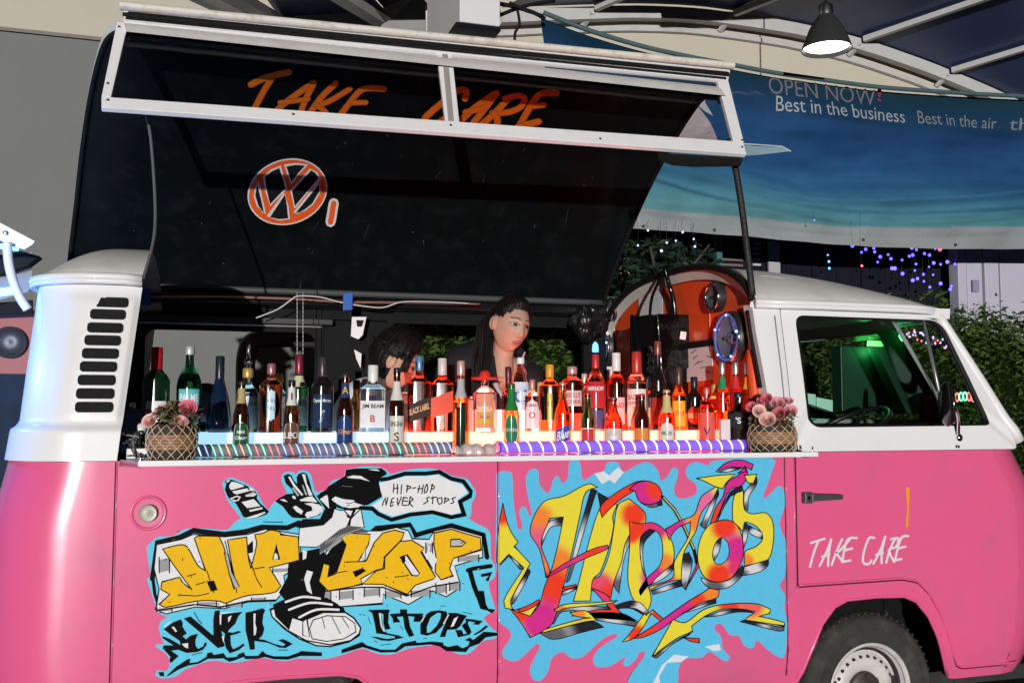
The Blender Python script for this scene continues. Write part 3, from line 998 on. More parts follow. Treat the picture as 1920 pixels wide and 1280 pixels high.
class Paint:
    """flat painted artwork: filled outlines and brush strokes on a surface, stacked in thin layers"""
    def __init__(s, proj, step=.0001, base=.0012):
        s.proj = proj; s.mb = MB(); s.n = 0; s.step = step; s.base = base
        s.seg = None; s.spray = []
    def lay(s):
        s.n += 1; return s.base + s.step * s.n
    def fill(s, pts, col, lay=None, spray=None, seg=None):
        off = s.lay() if lay is None else lay
        P2 = [Vector((p[0], p[1], 0)) for p in pts]
        bm = bmesh.new()
        vs = [bm.verts.new(p) for p in P2]
        try:
            f = bm.faces.new(vs); f.normal_update()
        except Exception:
            bm.free(); return off
        bmesh.ops.triangulate(bm, faces=[f])
        if spray or seg:
            sg = seg or 24
            for it in range(5):
                ed = [e for e in bm.edges if e.calc_length() > sg]
                if not ed: break
                bmesh.ops.subdivide_edges(bm, edges=ed, cuts=1)
                bmesh.ops.triangulate(bm, faces=bm.faces)
        bm.verts.index_update()
        V = [s.proj(v.co.x, v.co.y, off) for v in bm.verts]
        F = [tuple(v.index for v in f.verts) for f in bm.faces]
        b = len(s.mb.v)
        s.mb.add(V, F, col=col)
        if spray:
            for k, v in enumerate(bm.verts):
                c = Vector(col)
                for (x, y, r, c2, *st) in spray:
                    d = math.hypot(v.co.x - x, v.co.y - y)
                    w = 1 - smoothstep(r * .45, r, d)
                    c = c.lerp(Vector(c2), w)
                s.mb.c[b + k] = tuple(c)
        bm.free()
        return off
    def stroke(s, pts, w, col, closed=False, taper=False, smooth=0, lay=None):
        off = s.lay() if lay is None else lay
        P = [Vector((p[0], p[1], 0)) for p in pts]
        if smooth: P = catmull(P, smooth, closed)
        n = len(P); L = []; Rr = []
        for i in range(n):
            if closed:
                d = P[(i + 1) % n] - P[i - 1]
            else:
                d = P[min(i + 1, n - 1)] - P[max(i - 1, 0)]
            if d.length < 1e-6: d = Vector((1, 0, 0))
            d.normalize()
            nn = Vector((-d.y, d.x, 0))
            ww = (w[i * len(w) // n] if isinstance(w, (list, tuple)) else w) / 2
            if taper: ww *= math.sin(PI * (.12 + .76 * i / max(1, n - 1)))
            # mitre
            if 0 < i < n - 1 or closed:
                a = (P[i] - P[i - 1]).normalized() if (P[i] - P[i - 1]).length > 1e-6 else d
                ww /= max(.5, abs(a.dot(d)))
            L.append(P[i] + nn * ww); Rr.append(P[i] - nn * ww)
        if not closed:
            # rounded ends
            pass
        V = [s.proj(p.x, p.y, off) for p in L] + [s.proj(p.x, p.y, off) for p in Rr]
        F = [(i, i + 1, n + i + 1, n + i) for i in range(n - 1)]
        if closed: F.append((n - 1, 0, n, 2 * n - 1))
        s.mb.add(V, F, col=col)
        if not closed and not taper:
            for e in (0, n - 1):
                ww = (w[0 if e == 0 else -1] if isinstance(w, (list, tuple)) else w) / 2
                c = P[e]
                V = [s.proj(c.x + ww * math.cos(a * PI / 4), c.y + ww * math.sin(a * PI / 4), off + .000004) for a in range(8)]
                s.mb.add(V, [tuple(range(8))], col=col)
        return off
    def shape(s, pts, col, line=(.01, .01, .012), w=5, spray=None, smooth=0, soft=0):
        if soft: pts = soften(pts, soft)
        if smooth: pts = [(p.x, p.y) for p in catmull([(x, y, 0) for x, y in pts], smooth, True)]
        s.fill(pts, col, spray=spray)
        if line: s.stroke(pts, w, line, closed=True)
    def build(s, name, parent, m=None):
        return s.mb.build(name, m or paint_mat('artwork_paint'), parent, col=True, fix=False)

OR = (.80, .17, .012)
# TAKE CARE, brushed in orange on the lining behind the pane
pt = Paint(lambda x, y, off: hatch_at(x, y, .003 + off))
Z1 = lambda L: [(x * .375, y * .375) for x, y in L]
Z2 = lambda L: [(640 + x * .336, y * .336) for x, y in L]
for L, w in [
    (Z1([(1255, 420), (1330, 385), (1445, 358)]), 10), (Z1([(1365, 380), (1320, 450), (1262, 560)]), 9),
    (Z1([(1340, 590), (1440, 500), (1565, 412)]), 9), (Z1([(1570, 410), (1525, 500), (1490, 600)]), 9), (Z1([(1400, 510), (1540, 492)]), 7),
    (Z1([(1680, 412), (1600, 490), (1520, 605)]), 9), (Z1([(1750, 440), (1650, 500), (1570, 530)]), 8), (Z1([(1580, 520), (1630, 560), (1640, 600)]), 8),
    (Z1([(1920, 440), (1850, 436), (1800, 450), (1740, 520), (1680, 600)]), 9), (Z1([(1760, 510), (1830, 508)]), 7), (Z1([(1690, 585), (1780, 580)]), 8),
    (Z2([(690, 545), (695, 505), (650, 500), (560, 570), (470, 650), (470, 685), (540, 680), (600, 640)]), 10),
    (Z2([(640, 690), (740, 600), (860, 515)]), 10), (Z2([(865, 515), (800, 600), (720, 700)]), 10), (Z2([(690, 620), (800, 600)]), 8),
    (Z2([(930, 545), (850, 630), (770, 700)]), 10), (Z2([(910, 545), (980, 528), (1020, 540), (1000, 590), (930, 620), (840, 625)]), 9), (Z2([(850, 625), (870, 660), (865, 710)]), 10),
    (Z2([(1200, 512), (1120, 515), (1070, 560), (990, 700)]), 10), (Z2([(1050, 590), (1130, 578)]), 8), (Z2([(985, 700), (1100, 672)]), 10)]:
    pt.stroke(L, w + 3, (.45, .13, .03), smooth=4)
    pt.stroke(L, w, OR, smooth=4)
pt.build('painted_lettering', hatch)
# round emblem: two stacked V shapes in a ring, orange edged in white
pt = Paint(lambda x, y, off: hatch_at(x, y, .003 + off), step=.0003)
E = lambda L: [(x * .375, y * .375) for x, y in L]
def ell(cx, cy, rx, ry, rot, n=48):
    c, s_ = math.cos(rot), math.sin(rot)
    return [(cx + rx * math.cos(2 * PI * i / n) * c - ry * math.sin(2 * PI * i / n) * s_, cy + rx * math.cos(2 * PI * i / n) * s_ + ry * math.sin(2 * PI * i / n) * c) for i in range(n)]
WHT = (.72, .70, .66); ORE = (.82, .12, .025); DK = (.012, .014, .015)
pt.fill(E(ell(1437, 956, 203, 163, R(-18))), seg=9, col=WHT)
pt.fill(E(ell(1437, 956, 196, 156, R(-18))), seg=9, col=ORE)
gaps = [[(1432, 828), (1478, 820), (1524, 824), (1490, 862), (1456, 906), (1444, 866)], [(1324, 882), (1358, 852), (1396, 836), (1412, 886), (1426, 936), (1350, 1016), (1334, 950)], [(1556, 846), (1578, 862), (1592, 886), (1530, 958), (1474, 1026), (1460, 952)],
        [(1286, 918), (1304, 990), (1320, 1062), (1292, 1024), (1276, 972)], [(1596, 914), (1596, 950), (1560, 1012), (1520, 1044), (1476, 1062)], [(1424, 968), (1434, 1026), (1440, 1086), (1396, 1090), (1350, 1080)]]
for G_ in gaps: pt.stroke(E(G_), 6.5, WHT, closed=True)
for G_ in gaps: pt.fill(E(G_), DK, seg=9)
pt.stroke(E([(1668, 1010), (1660, 1060), (1652, 1105)]), 19, WHT); pt.stroke(E([(1668, 1010), (1660, 1060), (1652, 1105)]), 10, ORE)
pt.build('painted_emblem', hatch)

# scratches, drips and old screw heads on the lining
pt = Paint(lambda x, y, off: hatch_at(x, y, .002 + off), step=.00005)
rs = random.Random(21)
for k in range(40):
    x = rs.uniform(230, 1130); y = rs.uniform(240, 500); l = rs.uniform(1, 5)
    pt.stroke([(x, y), (x + rs.uniform(-l, l), y + rs.uniform(-l, l))], rs.uniform(.8, 1.8), rs.choice([(.05, .06, .06), (.03, .035, .04), (.09, .09, .09)]))
for k in range(5):
    x = rs.uniform(300, 1150); y = rs.uniform(300, 480)
    pt.stroke([(x, y), (x - rs.uniform(3, 12), y + rs.uniform(10, 34))], 1.1, (.035, .04, .042), smooth=3)
stuff(pt.build('lining_scuffs', hatch))
# ------------------------------------------------------------------ serving counter
CZ = 1.306
c0 = atz(262, -.21, CZ); c1 = atz(1529, -.21, CZ)
i0 = Vector((-.545, -.013, CZ)); i1 = Vector((1.96, -.013, CZ))
mb = MB()
mb.prism([c0, c1, i1, Vector((1.895, -.012, CZ)), Vector((1.895, .52, CZ)), Vector((-.46, .52, CZ)), Vector((-.46, -.012, CZ)), i0], (0, 0, -.012))
counter = mb.build('counter', STEEL, VAN, bevel=.0015)
mb = MB()
mb.prism([c0 + Vector((0, -.003, .004)), c1 + Vector((0, -.003, .004)), c1 + Vector((0, -.003, -.014)), c0 + Vector((0, -.003, -.014))], (0, -.008, 0))
mb.build('counter_edge', mat('edge_white', (.84, .84, .85), .3, var=.02), counter, bevel=.0015)
mb = MB()
mb.prism([c0 + Vector((0, 0, -.013)), i0 + Vector((0, 0, -.013)), i0 + Vector((0, 0, -.022)), c0 + Vector((0, .06, -.022))], (.006, 0, 0))
mb.prism([c1 + Vector((-.01, 0, -.013)), i1 + Vector((0, 0, -.013)), i1 + Vector((0, 0, -.022)), c1 + Vector((-.01, .06, -.022))], (-.006, 0, 0))
mb.build('counter_bracket', STEEL, counter)
for (px_, Y_) in ((266, -.12), (1522, -.17), (1500, -.05)):
    p = atz(px_, Y_, CZ)
    mb = MB(); mb.lathe([(.006, 0), (.006, .004), (.003, .006), (.0025, .02), (.004, .022), (.0005, .024)], 10, p)
    mb.build('counter_stud', CHROME, counter, smooth=True, angle=40)
# white upstand with light inside: two lit steps that carry the back rows of bottles
SZ = 1.386
BLUEW = mat('lit_acrylic_cool', (.70, .78, .84), .35, emit=(.45, .80, 1.0), estr=1.0, var=.02)
REDW = mat('lit_acrylic_red', (.80, .50, .48), .35, emit=(1.0, .14, .08), estr=4.6, var=.02)
x0 = -.46; xm = atz(765, .2, SZ).x; x1_ = 1.905
mb = MB(); mb.bbox(x0 + .09, xm - .002, .185, .50, CZ + .001, SZ)
tag(mb.build('light_box', BLUEW, None, bevel=.004), 'long low light box glowing pale blue under the dark bottles', 'light box')
mb = MB(); mb.bbox(xm + .002, x1_ - .02, .185, .50, CZ + .001, SZ)
tag(mb.build('light_box', REDW, None, bevel=.004), 'long low light box glowing red under the spirits beside the orange bulkhead', 'light box')
mid0 = atz(838, .40, SZ).x; mid1 = atz(1016, .40, SZ).x
mb = MB(); mb.bbox(mid0, mid1, .425, .445, SZ + .001, SZ + .085)
tag(mb.build('glowing_riser', mat('lit_acrylic_pink', (.80, .60, .58), .35, emit=(1.0, .42, .36), estr=3.6, var=.02), None, bevel=.004), 'upright glowing pink acrylic riser behind the sombrero tequila', 'riser')
mb = MB(); mb.bbox(mid1 + .01, x1_ - .06, .455, .475, SZ + .001, SZ + .07)  # added glowing panel, backlights the bottles on the right in red
tag(mb.build('glowing_riser', mat('lit_acrylic_deep', (.75, .30, .25), .35, emit=(1.0, .10, .045), estr=4.0, var=.02), None, bevel=.004), 'added glowing deep red riser that backlights the rum bottles', 'riser')
up = atz(1344, .34, SZ + .002); ul = empty('uplight', up, 'small red LED uplight added among the syrup bottles to brighten the bulkhead', 'lamp')  # red lamp read from the pillar glow, set here to brighten the bulkhead
mb = MB(); mb.lathe([(.02, 0), (.024, .012), (.022, .03), (.018, .032)], 16, up); mb.build('lamp_body', RUBBER, ul, smooth=True, angle=40)
mb = MB(); mb.lathe([(.017, .033), (.001, .034)], 16, up, capb=False); mb.build('lamp_lens', glow('red_lens', (1.0, .10, .05), 12.0), ul)
ld = bpy.data.lights.new('uplight_bulb', 'POINT'); ld.energy = 5.5; ld.color = (1.0, .20, .07); ld.shadow_soft_size = .02
lo_ = bpy.data.objects.new('uplight_bulb', ld); COL.objects.link(lo_); lo_.parent = ul; lo_.location = (0, 0, .06)
mb = MB(); mb.bbox(-.525, -.375, -.0, .05, CZ + .001, CZ + .035); mb.build('counter_end_block', WHITE, counter, bevel=.003)
# ================================================================== surroundings
def flat_face(pts): return MB().add(pts, [tuple(range(len(pts)))])
# ------------------------------------------------------------------ building wall behind: grey render below, cream band above
WY = 5.95
zsplit = at(110, 68, WY).z
GREYW = mat('grey_render', (.17, .175, .17), .85, var=.08, vscale=2, bump=.2, bscale=60, dirt=(.15, .15, .145), dirt_amt=.5, dirt_scale=1.2)
CREAM = mat('cream_render', (.50, .46, .375), .85, var=.06, vscale=2, bump=.2, bscale=60, dirt=(.42, .38, .30), dirt_amt=.5, dirt_scale=1.0)
bw = empty('building_wall', (4, WY, 0), 'long rendered building wall, grey below and cream above, behind the vans', 'wall')
mb = MB(); mb.bbox(-9, 16, WY, WY + .3, 0, zsplit); mb.build('lower_wall', GREYW, bw)
mb = MB(); mb.bbox(-9, 16, WY - .02, WY + .3, zsplit + .002, 10.5); mb.build('upper_wall', CREAM, bw)
mb = MB(); mb.bbox(-9, 16, WY - .035, WY - .018, zsplit - .012, zsplit + .02); mb.build('ledge', mat('ledge_dark', (.20, .19, .17), .8), bw)
# ------------------------------------------------------------------ arched canopy of steel ribs and dark sheets
cn = empty('canopy', (5.5, 5.0, 0), 'arched steel canopy with dark translucent sheets over the yard', 'canopy')
RIB = mat('rib_steel', (.50, .50, .49), .5, metal=.1, var=.08, vscale=5, dirt=(.28, .27, .24), dirt_amt=.5)
SHEET = mat('canopy_sheet', (.032, .048, .115), .3, var=.3, vscale=1.5, bump=.03, bscale=2)
RY = 5.75
arcpx = [(940, 30), (975, 29), (1000, 28), (1020, 27), (1110, 24), (1200, 22), (1300, 26), (1369, 34), (1450, 46), (1515, 58), (1612, 82), (1700, 111), (1777, 140), (1890, 188), (2000, 244), (2100, 305)]
arc3 = [at(x, y, RY) for x, y in arcpx]
arc3 = catmull(arc3, 3)
AX = Vector((.54, -.84, .10))
def rib(off, up=.0, h=.13, d=.10, name='rib'):
    mb = MB()
    P = [p + off for p in arc3]
    n = len(P); vs = []
    for i, p in enumerate(P):
        t = (P[min(i + 1, n - 1)] - P[max(i - 1, 0)]).normalized()
        nr = Vector((-t.z, 0, t.x)); nr = nr if nr.z > 0 else -nr
        vs += [p + nr * (up - h / 2), p + nr * (up + h / 2), p + nr * (up + h / 2) + Vector((0, d, 0)), p + nr * (up - h / 2) + Vector((0, d, 0))]
    fs = []
    for i in range(n - 1):
        for k in range(4):
            fs.append((i * 4 + k, i * 4 + (k + 1) % 4, i * 4 + 4 + (k + 1) % 4, i * 4 + 4 + k))
    mb.add(vs, fs)
    return mb.build(name, RIB, cn)
rib(Vector((0, 0, 0)))
rib(Vector((-.06, .12, -.14)), h=.05, d=.05)
L2 = 2.2
rib(AX * L2, h=.14)
NODE = [0, 12, 21, 30, 36, 42, len(arc3) - 1]
for k in NODE[1:-1]:
    for s in ((0, 1) if k >= 30 else (0,)):
        a = arc3[k] + AX * (L2 * s + .05) + Vector((0, 0, .03)); b = arc3[k] + AX * (L2 * (s + 1) - .02) + Vector((0, 0, .03))
        mb = MB(); d = (b - a); mb.box((a + b) / 2, (.06, d.length, .06), d.to_track_quat('Y', 'Z').to_matrix()); mb.build('purlin', RIB, cn)
    a = arc3[k] + Vector((-.06, .12, -.11)); b = arc3[k]
    mb = MB(); d = (b - a); mb.box((a + b) / 2, (.05, d.length, .04), d.to_track_quat('Y', 'Z').to_matrix()); mb.build('purlin', RIB, cn)
for s in (0, 1):
    for k0, k1 in zip(NODE[:-1], NODE[1:]):
        if s == 1 and k0 < 30: continue
        mb = MB(); seg = arc3[k0:k1 + 1]; n = len(seg)
        vs = [p + AX * (L2 * s) + Vector((0, 0, .085)) for p in seg] + [p + AX * (L2 * (s + 1)) + Vector((0, 0, .085)) for p in seg]
        mb.add(vs, [(i, i + 1, n + i + 1, n + i) for i in range(n - 1)])
        mb.build('sheet', SHEET, cn, smooth=True)
# straight rafters of the neighbouring bay, seen over the hatch
rf = empty('roof_bay', (0, 5, 0), 'bay of flat grey rafters with a dark sheet above the raised hatch', 'roof')
def bar_between(a, b, w, h, name, m, par):
    mb = MB(); d = b - a
    mb.box((a + b) / 2, (w, d.length, h), d.to_track_quat('Y', 'Z').to_matrix()); return mb.build(name, m, par)
bar_between(at(300, -40, 4.2), at(478, 45, 5.9), .10, .08, 'rafter', RIB, rf)
bar_between(at(395, -30, 4.2), at(530, 46, 5.9), .16, .08, 'rafter', RIB, rf)
bar_between(at(600, -30, 4.2), at(730, 50, 5.9), .14, .08, 'rafter', RIB, rf)
flat = [at(455, -40, 4.4) + Vector((0, 0, .1)), at(640, -40, 4.4) + Vector((0, 0, .1)), at(726, 46, 6.1) + Vector((0, 0, .1)), at(530, 60, 6.1) + Vector((0, 0, .1))]
mb = MB(); mb.prism(flat, (0, 0, .02)); mb.build('sheet', SHEET, rf)
flat = [at(650, -40, 4.4) + Vector((0, 0, .12)), at(800, -40, 4.4) + Vector((0, 0, .12)), at(768, 14, 5.9) + Vector((0, 0, .12)), at(725, 44, 6.1) + Vector((0, 0, .12))]
mb = MB(); mb.prism(flat, (0, 0, .02)); mb.build('sheet', SHEET, rf)
mb = MB(); mb.prism([at(690, 60, 5.5), at(735, 36, 5.5), at(790, -20, 5.5), at(870, -20, 5.5), at(870, 90, 5.5), at(690, 75, 5.5)], (0, .06, 0))
mb.build('gusset_plate', mat('plate_grey', (.25, .25, .24), .6, var=.1, dirt=(.35, .34, .32), dirt_amt=.4), rf)
mb = MB(); mb.tube([at(800, 10, 5.3), at(801, 80, 5.3)], .012, 6); mb.build('hanger_rod', RIB, rf)

# hanging box with a dark glossy underside
hb = empty('hanging_box', at(900, 50, 3.0), 'white metal box hung under the roof above the raised hatch', 'box')
pa = at(862, 42, 3.0); pb = at(938, 48, 3.0)
mb = MB(); mb.bbox(pa.x, pb.x, 3.0, 4.05, pa.z + .004, pa.z + .75); mb.build('casing', mat('casing_white', (.66, .66, .68), .4, var=.04), hb, bevel=.008)
mb = MB(); mb.bbox(pa.x - .03, pb.x + .005, 2.995, 4.08, pa.z - .03, pa.z); mb.build('base_plate', mat('base_black', (.01, .011, .016), .12, var=.2), hb, bevel=.005)
for k, x in enumerate((pa.x + .02, pa.x + .12)):
    mb = MB(); mb.bbox(x, x + .03, 3.25, 3.62, pa.z - .036, pa.z - .031)
    mb.build('blue_reflection', glow('blue_glow', (.05, .05, 1.0), 3.0), hb)  # blue reflections on the underside, put in as glowing strips
# cables by the banner corner
for k, (L, Yk, r) in enumerate([([(926, 6), (960, 12), (1000, 24), (1022, 36)], 4.3, .018), ([(930, 32), (965, 18), (1000, 8), (1040, 2)], 4.35, .016), ([(970, 18), (974, 45), (966, 62), (965, 82)], 4.3, .012), ([(955, 5), (985, 20), (1018, 30)], 4.28, .014)]):
    mb = MB(); mb.tube(catmull([at(x, y, Yk) for x, y in L], 5), r, 6)
    tag(mb.build('cable', RUBBER, smooth=True), ('thick black cable sloping down to the top corner of the blue banner', 'black cable rising across the others by the banner corner', 'loose black cable end hanging straight down beside the banner corner', 'thinner black cable running into the banner corner under the thick one')[k], 'cable', 'cables at the banner corner')

# ------------------------------------------------------------------ banner
BY = 4.4
from mathutils import noise as mnoise
topx = [(1018, 28), (1100, 60), (1200, 90), (1290, 110), (1370, 125), (1450, 140), (1540, 153), (1640, 166), (1740, 174), (1840, 180), (1920, 184), (2010, 190), (2120, 200)]
botx = [(1018, 402), (1100, 418), (1180, 428), (1260, 433), (1330, 438), (1420, 445), (1500, 453), (1580, 459), (1650, 463), (1750, 466), (1850, 467), (1930, 467), (2120, 470)]
T3 = catmull([at(x, y, BY) for x, y in topx], 6); B3 = catmull([at(x, y, BY) for x, y in botx], 6)
NU = len(T3) - 1
def ban(u, v, off=0.0):
    """u along, v from top to bottom, with sagging folds"""
    f = u * NU; i = min(int(f), NU - 1); t = f - i
    a = T3[i].lerp(T3[i + 1], t); b = B3[i].lerp(B3[i + 1], t)
    p = a.lerp(b, v)
    w = math.sin(PI * v)
    d = .14 * w * math.sin(u * 5.0 + v * 2.5 + .5) + .05 * w * math.sin(u * 16 - v * 6) + .045 * math.sin(u * 7 + v * 14) * w + .030 * w * math.sin((v + .9 * (u - .6) ** 2) * 30) * smoothstep(.3, .7, v) + .012 * math.sin(u * 60 + v * 9) * (v > .55) * (v - .55) * 2
    # gathered top: material rolled back along the rope
    d += -.10 * (1 - smoothstep(0, .22, v)) * .6
    d += .05 * math.exp(-((v - (.84 - .30 * (u - .35) ** 2)) / .035) ** 2) * w
    d += .05 * w * mnoise.noise(Vector((u * 9, v * 4, 2))) + .02 * w * mnoise.noise(Vector((u * 26, v * 12, 8)))
    for (a0, b0, u0) in ((.86, -.9, .62), (.78, -.75, .66), (.70, -.8, .55)):
        d += .035 * math.exp(-((v - .015 - (a0 + b0 * (u - u0) ** 2)) / .022) ** 2) * w
    return Vector((p.x, p.y - d - off, p.z))
BLUE = [(0, (.008, .050, .075)), (.12, (.005, .042, .10)), (.30, (.003, .050, .16)), (.50, (.004, .065, .20)), (.66, (.012, .12, .25)), (.80, (.04, .20, .27)), (.885, (.07, .23, .27)), (.89, (.22, .26, .265)), (1.0, (.25, .28, .285))]
def ban_col(u, v):
    # colour bands of the print sweep up towards the left end
    k = v + (.16 * max(0, .62 - u) ** 1.3 if v < .89 else 0)
    edge = .865 + .02 * math.sin(u * 4)
    if v < edge: k = min(k, .885)
    else: k = max(v, .89)
    # fold shade painted in: print darker along sagging creases and the rolled top
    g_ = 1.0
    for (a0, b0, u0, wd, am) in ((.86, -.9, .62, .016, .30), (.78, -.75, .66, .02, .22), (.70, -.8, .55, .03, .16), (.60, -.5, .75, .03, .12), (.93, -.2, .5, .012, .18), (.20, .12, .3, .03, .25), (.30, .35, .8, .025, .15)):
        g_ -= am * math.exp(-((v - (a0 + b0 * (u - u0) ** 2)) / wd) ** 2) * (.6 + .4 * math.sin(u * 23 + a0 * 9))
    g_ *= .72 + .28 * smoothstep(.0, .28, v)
    g_ *= 1 + .10 * mnoise.noise(Vector((u * 14, v * 9, 0))) + .06 * mnoise.noise(Vector((u * 50, v * 34, 5)))
    for i in range(len(BLUE) - 1):
        if k <= BLUE[i + 1][0]:
            t = (k - BLUE[i][0]) / (BLUE[i + 1][0] - BLUE[i][0])
            c = Vector(BLUE[i][1]).lerp(Vector(BLUE[i + 1][1]), t) * g_; l_ = (c.x + c.y + c.z) / 3
            return tuple(c.lerp(Vector((l_, l_, l_)), .16))
    return tuple(Vector(BLUE[-1][1]) * g_)
bnr = empty('banner', at(1500, 470, BY), 'wide blue printed vinyl banner hung from a sagging rope beyond the van', 'banner')
mb = MB(); nu, nv = 150, 90
mb.grid(lambda u, v: ban(u, v), nu, nv)
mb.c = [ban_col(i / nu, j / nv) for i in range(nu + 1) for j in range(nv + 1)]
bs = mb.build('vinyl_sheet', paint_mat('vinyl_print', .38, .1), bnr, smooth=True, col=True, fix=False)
mb = MB(); mb.tube([p + Vector((0, -.02, .01)) for p in T3], .022, 8); mb.build('hem', mat('hem_teal', (.06, .11, .12), .6), bnr, smooth=True)
def ban_uv(px, py):
    """photo point to banner u, v"""
    p = at(px, py, BY)
    best = min(range(NU + 1), key=lambda i: abs(T3[i].x - p.x))
    lo, hi = 0.0, 1.0
    u = best / NU
    for it in range(2):
        f = u * NU; i = min(int(f), NU - 1); t = f - i
        a = T3[i].lerp(T3[i + 1], t); b = B3[i].lerp(B3[i + 1], t)
        v = (a.z - p.z) / (a.z - b.z)
        x = a.x + (b.x - a.x) * v
        dx = T3[min(i + 1, NU)].x - T3[i].x
        u += (p.x - x) / dx / NU
    f = u * NU; i = max(0, min(int(f), NU - 1)); t = f - i
    a = T3[i].lerp(T3[i + 1], t); b = B3[i].lerp(B3[i + 1], t)
    return u, (a.z - p.z) / (a.z - b.z)
def ban_px(x, y, off=.006):
    u, v = ban_uv(x, y); return ban(u, v, off)
def print_text(name, s, x0, x1, base0, base1, cap0, cap1, col, shear=0, clip=None):
    vs, fs, w, h = text_geo(s, shear)
    mb = MB(); V = []
    for (a, b) in vs:
        t = a / w
        x = x0 + (x1 - x0) * t
        cap = cap0 + (cap1 - cap0) * t
        y = base0 + (base1 - base0) * t - cap * b
        V.append(ban_px(x, y))
    mb.add(V, fs, col=col)
    return stuff(mb.build(name, paint_mat('vinyl_print'), bnr, col=True, fix=False))
WH = (.27, .29, .31)
print_text('printed_words', 'OPEN NOW', 1445, 1648, 174, 196, 34, 30, (.13, .125, .165))
print_text('printed_words', '!', 1652, 1660, 186, 188, 26, 24, (.28, .03, .07))
print_text('printed_words', 'Best in the business', 1458, 1702, 207, 229, 29, 25, WH)
print_text('printed_words', 'Best in the air', 1728, 1880, 229, 238, 25, 21, (.16, .185, .20))
print_text('printed_words', 'the', 1903, 1960, 240, 243, 22, 22, (.16, .185, .20))
bp = Paint(lambda x, y, off: ban_px(x, y, .006 + off))
bp.fill([(1385, 268), (1478, 269), (1497, 277), (1440, 284), (1385, 290)], (.22, .33, .38), seg=20)
bp.stroke([(1385, 268), (1478, 269), (1497, 277)], 2.2, (.45, .5, .5))
bp.fill([(1262, 240), (1300, 205), (1330, 250), (1345, 272), (1250, 272)], (.35, .30, .32), seg=20)
bp.fill([(1296, 200), (1308, 178), (1326, 170), (1316, 195), (1330, 222), (1312, 214)], (.40, .42, .45), seg=20)
stuff(bp.build('printed_wing', bnr, paint_mat('vinyl_print')))
for x, y in ((1341, 431), (1625, 450), (1205, 425), (1790, 459)):
    c = ban_px(x, y, .004); mb = MB(); mb.lathe([(.016, 0), (.016, .006), (.008, .007), (.008, .001)], 12, c, Matrix.Rotation(R(90), 3, 'X')); mb.build('eyelet', mat('eyelet_brass', (.10, .09, .07), .5, metal=.6), bnr)

# ------------------------------------------------------------------ dark shed with shutters, white door, post (seen under the banner)
SY = 5.6
sx0 = at(1120, 470, SY).x; sx1 = at(1789, 470, SY).x; st = at(1500, 400, SY).z
shed = empty('shed', ((sx0 + sx1) / 2, SY, 0), 'dark timber shed wall under the blue banner', 'shed')
DARKW = mat('dark_timber', (.010, .010, .018), .8, var=.4, vscale=6, bump=.3, bscale=30, spec=.1)
nb = 14
for k in range(nb):
    a = sx0 + (sx1 - sx0) * k / nb; b = sx0 + (sx1 - sx0) * (k + 1) / nb - .012
    mb = MB(); mb.bbox(a, b, SY + .006 * (k % 2), SY + .05, 0, st); mb.build('plank', DARKW, shed)
for k in range(6):
    y = 446 + k * 10
    a = at(1352, y, SY - .04); b = at(1392, y - 4, SY - .04)
    mb = MB(); mb.bbox(a.x, b.x, SY - .05, SY - .02, a.z - .012, a.z + .012); mb.build('shutter_slat', mat('slat_brown', (.16, .12, .11), .6), shed)
    a = at(1411, y, SY - .04); b = at(1426, y, SY - .04)
    mb = MB(); mb.bbox(a.x, b.x, SY - .05, SY - .02, a.z - .012, a.z + .012); mb.build('shutter_slat', mat('slat_pale', (.42, .42, .44), .6), shed)
a = at(1433, 455, SY); b = at(1455, 500, SY)
mb = MB(); mb.bbox(a.x, b.x, SY - .08, SY - .055, 0, a.z)
tag(mb.build('white_post', mat('post_white', (.38, .38, .40), .6)), 'short pale post standing by the shutter slats of the dark shed', 'post')
a = at(1338, 438, SY - .3); b = at(1349, 500, SY - .3)
mb = MB(); mb.bbox(a.x, b.x, SY - .36, SY - .30, 0, a.z + .3)
tag(mb.build('teal_post', mat('post_teal', (.05, .13, .16), .5)), 'thin teal post under the left eyelet of the banner', 'post')
a = at(1158, 478, SY - .2); b = at(1187, 520, SY - .2)
mb = MB(); mb.bbox(a.x, b.x, SY - .26, SY - .20, 0, a.z)
tag(mb.build('tan_panel', mat('tan_board', (.50, .34, .17), .6, var=.1), bevel=.01), 'tan board glimpsed behind the arched orange bulkhead', 'board')
dr = empty('white_kiosk', at(1850, 560, SY - .3), 'white panelled kiosk tinted violet behind the hedge', 'kiosk')
KW = mat('kiosk_white', (.44, .43, .52), .5, var=.05)
for k, (xa, xb) in enumerate(((1790, 1806), (1808, 1836), (1840, 1866), (1870, 1925), (1929, 1990))):
    a = at(xa, 470, SY - .3); b = at(xb, 470, SY - .3)
    mb = MB(); mb.bbox(a.x, b.x, SY - .34 + .01 * (k % 2), SY - .2, 0, a.z + .05); mb.build('panel', KW, dr, bevel=.006)
a = at(1822, 525, SY - .35); b = at(1834, 548, SY - .35)
mb = MB(); mb.bbox(a.x, b.x, SY - .37, SY - .345, b.z, a.z); mb.build('switch_box', mat('switch_violet', (.25, .24, .36), .5), dr)

